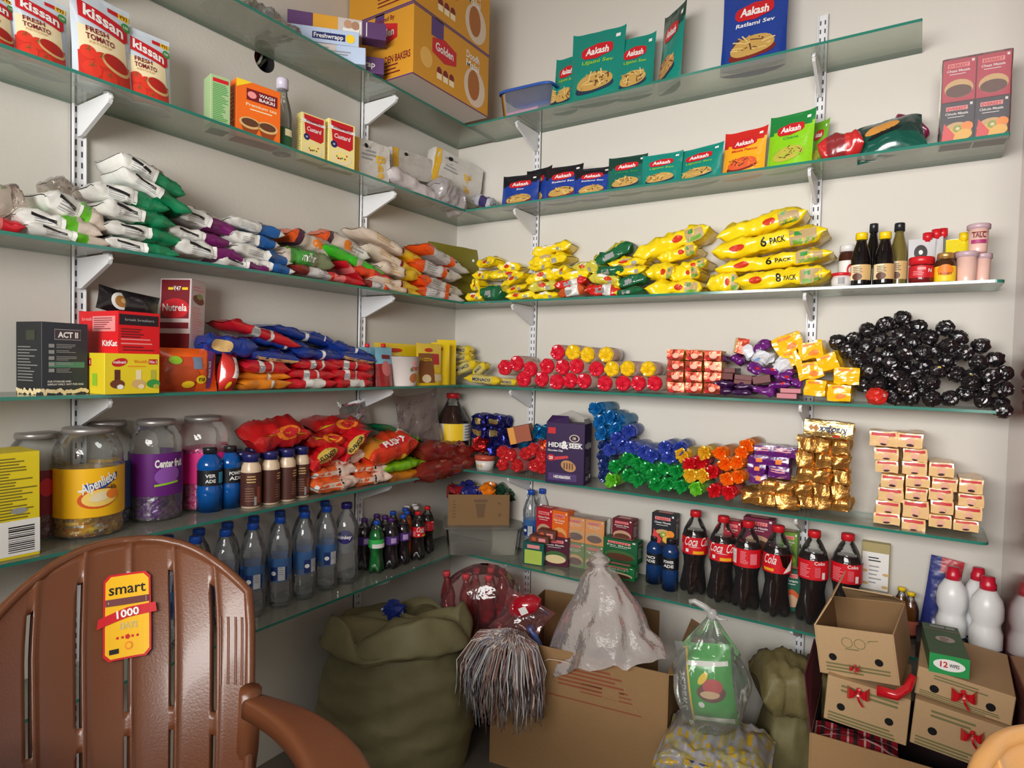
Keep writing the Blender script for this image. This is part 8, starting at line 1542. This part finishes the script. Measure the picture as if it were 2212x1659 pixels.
floorpack('packet_bundle', 1.245, -.45, .15, .27, .26, .09, 6, lambda u, ph: (film('pack_gold', (196, 160, 50), .3, .8, 30), film('pack_straw', (160, 150, 100), .3, .8, 30), film('pack_silver', (160, 156, 160), .3, .8, 30))[int((nz((u * 11, ph / 22, 2)) + nz((u * 30, ph / 9, 5)) * .5 + 1) * 2.2) % 3], 'Clear bundle of yellow packets on top of the floor stack', 'bundle', 3, lambda m, S, w, t: (m.quad(S, -w * .2, 0, w * .0, 30, NVY, .0012, 3, 2), m.ell(S, w * .18, 20, w * .12, 20, ink('bright_gold', (220, 180, 50)), .0014, 14, 0, 2)), nu=72, nt=64)
floorpack('grain_sack', 1.40, -.19, FLZ, .20, .20, .32, 20, P('grain_sack', (120, 112, 76), .6, 0, .3, .5, 40, 0, 4, 0, .15), 'Olive filled sack on the floor behind the bundle stack', 'sack', 7, None, .5)
floorpack('grain_sack', 1.385, -.22, .255, .19, .18, .13, 25, P('grain_sack2', (122, 112, 74), .5, 0, .3, .6, 40, 0, 4, 0, .2), 'Yellowish filled sack resting on another behind the tied bag', 'sack', 8, None, .5)
def tiedbag():
    r = root('tied_bag'); m = MB(); TB = clear('bag_tied', (246, 248, 246), .10, (226, 228, 226), .06, .6, 16, .45, refl=.8)
    def f(u, v):
        a = 2 * pi * u
        if v < .70: t = v / .70; k = sp(sin(pi * (.06 + .80 * t)), .55); rx = .098 * k; z = .215 * t
        else: t = (v - .70) / .30; k = .62 * max(0, 1 - t) ** 1.1 + .10; rx = .098 * k; z = .215 + .085 * t
        fold = 1 + (.10 * sin(8 * a) + .06 * sin(15 * a + 1)) * clamp((v - .45) * 2.5) + .10 * nz((cos(a) * 2, sin(a) * 2, v * 5)); return Vector((cos(a) * rx * fold, sin(a) * rx * .75 * fold, z))
    m.grid(f, 64, 40, TB, cu=True); m.add([f(i / 64, 0) for i in range(64)], [list(range(64))[::-1]], TB); m.build('bag_body', r)
    m = MB(); TK = clear('bag_knot', (230, 230, 230), .5, (220, 218, 216), .1, .4)
    m.lathe([(.010, .292), (.013, .300), (.014, .310), (.009, .318), (.0001, .320)], 14, TK); m.tubepath([(0, 0, .308), (-.02, -.004, .322), (-.045, -.008, .332), (-.058, -.01, .328)], lambda t: .010 - .004 * t, TK, 8); m.tubepath([(0, 0, .306), (.02, -.004, .298), (.04, -.008, .302)], lambda t: .007 - .005 * t, TK, 8); m.build('knot', r)
    return r
r = tiedbag(); r.location = (1.222, -.445, .245); tag(r, 'Clear bag tied with a knot, holding a green flour pack', 'bag')
m = MB(); S = pouch(m, .145, .20, .07, film('flour_green', (40, 160, 50), .25, .5, 24), 14, 16, .05, .15, 6); q = lambda a, b, o: S(a * .145, b * .20, o + .0014)
m.quad(q, -.5, .0, -.30, 1, ink('pack_grey_print', (120, 120, 116)), .0004, 3, 10); m.quad(q, -.30, .0, -.26, 1, YEL, .0006, 1, 10); m.text(q, 'Swadist', -.36, .14, .16, WHT, .0012, 'L', rot=RAD(90), wid=.5, bold=.03); m.ell(q, .12, .42, .26, .12, ink('fig', (110, 60, 50)), .0006, 20, 0, 3); m.ell(q, .16, .50, .18, .10, ink('dish', (196, 70, 70)), .001, 16, 0, 3); m.ell(q, .10, .40, .18, .05, ink('hand', (222, 180, 140)), .0014, 14, 0, 2); m.ell(q, .0, .6, .12, .05, YEL, .001, 12, .6, 2); m.quad(q, -.3, .74, .45, .80, WHT, .0006, 6); m.quad(q, -.26, .02, .45, .08, WHT, .0006, 6); m.ell(q, -.08, .26, .06, .04, WHT, .0012, 12)
o = m.build('flour_pack'); o.location = (1.225, -.44, .262); o.rotation_euler = (RAD(-6), RAD(-9), RAD(6)); tag(o, 'Green flour pack with white lettering inside the tied clear bag', 'flour pack')
# maroon lined carton with fruit cartons inside
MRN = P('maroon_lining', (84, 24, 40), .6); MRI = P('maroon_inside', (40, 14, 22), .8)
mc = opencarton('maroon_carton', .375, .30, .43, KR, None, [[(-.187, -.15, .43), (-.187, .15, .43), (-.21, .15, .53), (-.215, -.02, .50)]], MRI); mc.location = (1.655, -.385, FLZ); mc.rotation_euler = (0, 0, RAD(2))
for ch in mc.children:
    if ch.name.startswith('flap'): ch.data.materials[0] = MRN
tag(mc, 'Tall carton with maroon lining holding the fruit cartons, on the floor', 'carton')
m = MB(); PLAID = P('plaid_red', (140, 22, 34), .8, 0, .2, .4, 30); PLW = ink('plaid_line', (190, 150, 150))
def pl(u, v): x, y = -.085 + .17 * u, -.06 + .12 * v; return Vector((x, y, .03 * sin(pi * u) * sin(pi * clamp(v + .1)) + .008 * nz((x * 40, y * 40, 2))))
m.grid(pl, 40, 30, lambda u, v: PLW if (int(u * 40) % 8 == 0 or int(v * 30) % 8 == 0) else (MRI if int(u * 40) % 8 in (3, 4) else PLAID)); o = m.build('plaid_cloth'); o.location = (1.56, -.475, .33); o.rotation_euler = (RAD(14), 0, RAD(4)); tag(o, 'Red plaid cloth under the lower fruit carton', 'cloth')
HOLEM = P('vent_black', (8, 7, 7), .95)
def frdeco(kind):
    def f(m, S, w, h, l, r, *a):
        for sx in ((-.3, .38), (.28, .40)) if kind != 4 else ((-.28, .42),): m.ell(S, sx[0] * w, sx[1] * h, .0085, .0085, HOLEM, .0006, 18)
        if kind == 1:
            for sx in (-.06, .06): [m.quad(S, 0, 0, 0, 0, INKB)] if False else None
            for cx_ in (-.09, .07):
                n = 18; m.add([S(cx_ * w + .012 * k * cos(2 * pi * i / n), h * .72 + .012 * k * sin(2 * pi * i / n), .0007) for k in (1, .88) for i in range(n)], [[i, (i + 1) % n, n + (i + 1) % n, n + i] for i in range(n)], INKG)
            m.pol(S, [(.15 * w, h * .74), (.2 * w, h * .80), (.3 * w, h * .82), (.3 * w, h * .835), (.19 * w, h * .815)], INKG); m.lines(S, -.12 * w, .16 * w, h * .60, 1, h * .05, INKG)
            m.lines(S, -.4 * w, .42 * w, h * .26, 3, h * .07, INKG, .0006, .5, 2)
        else:
            m.lines(S, -.32 * w, .38 * w, h * .88, 2, h * .1, INKG, .0006, .5, kind); m.lines(S, -.45 * w, .45 * w, h * .22, 3, h * .07, INKG, .0006, .55, kind + 3)
    return f
RBN = film('ribbon_red', (200, 20, 34), .2, .6, 40)
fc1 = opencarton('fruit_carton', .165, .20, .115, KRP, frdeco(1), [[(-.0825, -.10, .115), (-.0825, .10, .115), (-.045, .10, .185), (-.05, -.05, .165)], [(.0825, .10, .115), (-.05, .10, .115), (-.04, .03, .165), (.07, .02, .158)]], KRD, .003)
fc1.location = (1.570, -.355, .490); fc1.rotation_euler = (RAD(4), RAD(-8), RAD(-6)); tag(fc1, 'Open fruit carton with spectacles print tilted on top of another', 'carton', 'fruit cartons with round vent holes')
def fcarton(x, y, z, w, D, h, rz, kind, lb, rx=0, ry=0):
    m = MB(); m.box(w, D, h, KRP, .0015); frdeco(kind)(m, fS(D), w, h, None, None); o = m.build('fruit_carton'); o.location = (x, y, z); o.rotation_euler = (RAD(rx), RAD(ry), RAD(rz)); return tag(o, lb, 'carton', 'fruit cartons with round vent holes')
fcarton(1.575, -.370, .372, .165, .20, .105, 0, 2, 'Closed fruit carton under the tilted open one, on the plaid cloth', 0, 3)
fcarton(1.752, -.360, .372, .170, .22, .100, -2, 4, 'Fruit carton lowest beside the pink panel', 0, 4); fcarton(1.757, -.335, .476, .170, .24, .062, -2, 3, 'Fruit carton under the green box beside the pink panel', 0, 5)
def knot(x, y, z, s, lb, seed, rz=0):
    m = MB()
    for sx in (-1, 1):
        def f(u, v): t = u; return Vector((sx * s * (.1 + t), -.004 - .012 * sin(pi * t), s * (v - .5) * (.4 + 1.1 * t) + .3 * s * t * sx * .4 + .003 * nz((t * 9, v * 9, seed))))
        m.grid(f, 8, 6, RBN, smooth=False)
    m.grid(lambda u, v: Vector((s * (.25 * (v - .5) + .5 * u * u), -.008 - .004 * sin(u * 5), -s * 1.5 * u)), 8, 3, RBN); brick(m, s * .5, s * .4, s * .5, RBN, .3, 4, seed, None, .7); o = m.build('ribbon_knot'); o.location = (x, y, z); o.rotation_euler = (0, 0, RAD(rz)); return tag(o, lb, 'ribbon', 'red ribbon knots')
knot(1.562, -.476, .462, .020, 'Red ribbon knot on the carton lying on the plaid cloth', 1); knot(1.756, -.460, .510, .020, 'Red ribbon knot below the green box', 2); knot(1.772, -.476, .437, .018, 'Red ribbon knot on the lowest fruit carton beside the pink panel', 3); knot(1.552, -.468, .515, .010, 'Tiny red ribbon scrap under the print of the tilted carton', 4)
m = MB(); m.tubepath([(1.60, -.485, .482), (1.635, -.49, .484), (1.655, -.475, .50), (1.665, -.46, .525)], lambda t: .013 - .005 * t, RBN, 8); o = m.build('red_ribbon_strip'); tag(o, 'Long red shiny ribbon strip between the two left fruit cartons'.replace('left ', ''), 'ribbon')
def wipes(m, S, w, h, l, r, t):
    GB_ = ink('wipes_bright', (40, 150, 80)); m.quad(S, -w * .5, 0, w * .5, h, GB_, .0004); m.ell(S, 0, h * .5, w * .4, h * .3, WHT, .0007); m.text(S, '12', -w * .13, h * .38, h * .28, RED, .001, bold=.03); m.text(S, 'WIPES', w * .13, h * .42, h * .18, BLK, .001, wid=w * .25, bold=.02)
    m.ell(t, w * .02, 0, w * .26, w * .26, ink('wipes_disc', (176, 166, 156)), .0006); m.lines(t, -w * .12, w * .14, .012, 5, .006, INKB, .001, .4); m.quad(t, -w * .3, .07, w * .1, .085, GRY, .0006); m.quad(t, w * .14, .07, w * .38, .085, GRY, .0006); m.quad(t, -w * .5, .055, w * .5, .058, ink('wipes_line', (170, 120, 110)), .0006)
carton('R', (1.722, -.452, .541, .072, .042), .19, 'wipes_box', 'Green oblong wipes box lying on the fruit carton beside the cleaner bottles', 'box', None, (70, 100, 72), wipes, 4)
# brown plastic armchair
def chair(colr, nm):
    PLC = P('chair_plastic_' + nm, colr, .32, 0, .5, .08, 260, .1, 2)
    r = root('plastic_armchair'); m = MB(); hw = .192; zt = lambda u: .885 - .075 * abs(u) ** 2.6 - .012 * u * u; z0 = .44
    slots = [-.70, -.36, 0, .36, .70]; sw = .022
    def P3(u, z, rb=1): # back surface, u -1..1
        k = (z - z0) / .44; w = hw * (.86 + .14 * clamp(k * 1.4)); lean = .10 * k * k + .11 * k
        rib = 0
        for s_ in slots: rib += .004 * math.exp(-((u - s_ - .035) / .022) ** 2)
        return Vector((u * w, lean - .075 * u * u - rib * rb, z))
    us = sorted(set([-1 + 2 * i / 48 for i in range(49)] + [s_ - sw for s_ in slots] + [s_ + sw for s_ in slots] + [s_ + d for s_ in slots for d in (.035, .05, .065)]))
    us = [u for i, u in enumerate(us) if i == 0 or u - us[i - 1] > .004]
    vs_ = [0, .08, .16, .24, .30, .34, .36, .385, .41, .435, .46, .5, .56, .62, .68, .74, .80, .86, .90, .94, .97, 1]
    idx = {}; V = []; F = []
    for i, u in enumerate(us):
        for j, v in enumerate(vs_): idx[i, j] = len(V); V.append(P3(u, z0 + (zt(u) - z0) * v))
    for i in range(len(us) - 1):
        uc = (us[i] + us[i + 1]) / 2; ins = any(abs(uc - s_) < sw for s_ in slots)
        for j in range(len(vs_) - 1):
            vc = (vs_[j] + vs_[j + 1]) / 2
            if ins and (.08 < vc < .36 or .435 < vc < .90 - .03 * (1 - abs(uc))): continue
            F.append([idx[i, j], idx[i + 1, j], idx[i + 1, j + 1], idx[i, j + 1]])
    m.add(V, F, PLC, True)
    # rolled rim along the top and sides
    rim = [P3(-1, z0 + (zt(1) - z0) * t / 14) for t in range(15)] + [P3(-1 + 2 * i / 40, zt(-1 + 2 * i / 40)) for i in range(1, 40)] + [P3(1, z0 + (zt(1) - z0) * (14 - t) / 14) for t in range(15)]
    m2 = MB(); m2.tubepath([p + Vector((0, .006, 0)) for p in rim], .0085, PLC, 10)
    b = m.build('backrest', r); so = b.modifiers.new('thickness', 'SOLIDIFY'); so.thickness = .016; so.offset = -1; m2.build('rim', r)
    S = lambda a, bb, o: P3(a / hw, bb, 0) + Vector((0, -o - .004, 0))
    if nm == 'brown':
        m = MB(); x0, x1, y0, y1 = -.032, .034, .715, .835
        rr_ = lambda k, c=.008: [(x0 - k + c, y0 - k), (x1 + k - c, y0 - k), (x1 + k, y0 - k + c), (x1 + k, y1 + k - c), (x1 + k - c, y1 + k), (x0 - k + c, y1 + k), (x0 - k, y1 + k - c), (x0 - k, y0 - k + c)]
        m.pol(S, rr_(.003), RED, .004); m.pol(S, rr_(0), ink('sticker_yellow', (240, 184, 30)), .0048); m.text(S, 'smart', .001, .808, .016, BLK, .0056, wid=.056, bold=.01); m.quad(S, x0, .792, x1, .802, ink('sticker_brown', (110, 60, 60)), .0054); m.text(S, 'GUARANTEE', .001, .794, .006, CRM, .006, wid=.058, bold=.02)
        m.pol(S, [(x0 - .012, .762), (.001, .772), (x1 + .012, .776), (x1 + .010, .790), (.001, .787), (x0 - .010, .776)], RED, .006); m.text(S, '1000', .002, .774, .011, WHT, .007, wid=.034, bold=.03, rot=.08); m.text(S, 'DAYS', .003, .756, .009, ink('sticker_grey', (196, 186, 140)), .0056, wid=.026, bold=.02)
        for i in range(5): m.ell(S, -.014 + .0075 * i, .744, .0022 if i != 2 else .004, .0022 if i != 2 else .004, RED, .0056, 5)
        m.ell(S, .003, .731, .006, .006, ORG, .0056, 14); m.ell(S, .003, .731, .004, .004, ink('sticker_yellow', (240, 184, 30)), .006, 12); m.quad(S, -.026, .722, -.012, .729, BLK, .0056); m.build('sticker', r)
        m = MB()
        for s_ in (.76, .82, .88, .93): m.grid(lambda u, v, s_=s_: P3(s_ + .02 * (u - .5), .66 + .10 * v) + Vector((0, -.0025 * sin(pi * u) , 0)), 4, 6, PLC)
        m.build('grip_ribs', r)
    # seat, arms, legs
    m = MB(); m.grid(lambda u, v: Vector(((u - .5) * (.36 + .10 * v), .02 - .44 * v, .44 - .018 * sin(pi * v) * (1 - (2 * u - 1) ** 2) - .02 * v ** 6)), 16, 16, PLC); se = m.build('seat', r); so = se.modifiers.new('thickness', 'SOLIDIFY'); so.thickness = .01
    for sx in (-1, 1):
        m = MB()
        def arm(u, v):
            t = u; x = .178 + .065 * sin(min(t * 1.4, 1) * pi / 2); y = -.055 - .40 * t; z = .672 + .020 * sin(pi * min(t * 1.1, 1)) - .05 * max(0, t - .86) * 3; hwid = .018 + .022 * min(t * 1.6, 1)
            a = -pi * .5 + pi * v; c = sp(sin(a), .3); q = sp(cos(a), .3); return Vector((sx * (x + hwid * c), y, z + .034 * q - .034))
        m.grid(arm, 26, 16, PLC, flip=sx < 0); m.add([arm(1, i / 16) for i in range(17)], [list(range(17)) if sx > 0 else list(range(17))[::-1]], PLC); a = m.build('arm', r); so = a.modifiers.new('thickness', 'SOLIDIFY'); so.thickness = .006
        for nm_, p0, p1 in (('leg', (.24, -.44, .65), (.27, -.47, -.04)), ('leg', (.17, .03, .46), (.22, .14, -.04))):
            m = MB(); m.tubepath([(sx * (p0[0] + (p1[0] - p0[0]) * t / 6), p0[1] + (p1[1] - p0[1]) * t / 6, p0[2] + (p1[2] - p0[2]) * t / 6) for t in range(7)], .026, PLC, 10); m.build(nm_, r)
        m = MB(); m.tubepath([(sx * .175, -.05, .68), (sx * .176, -.02, .56), (sx * .172, .02, .44)], .018, PLC, 10); m.build('arm_support', r)
    return r
c1 = chair((108, 62, 37), 'brown'); c1.location = (.618, -1.598, -.042); c1.rotation_euler = (0, 0, RAD(65)); tag(c1, 'Brown slatted plastic armchair with a yellow sticker in front of the shelves', 'chair')
c2 = chair((206, 150, 88), 'tan'); c2.location = (1.91, -1.455, -.045); c2.rotation_euler = (0, 0, RAD(45)); tag(c2, 'Tan plastic chair, only its rounded top showing at the picture corner', 'chair')
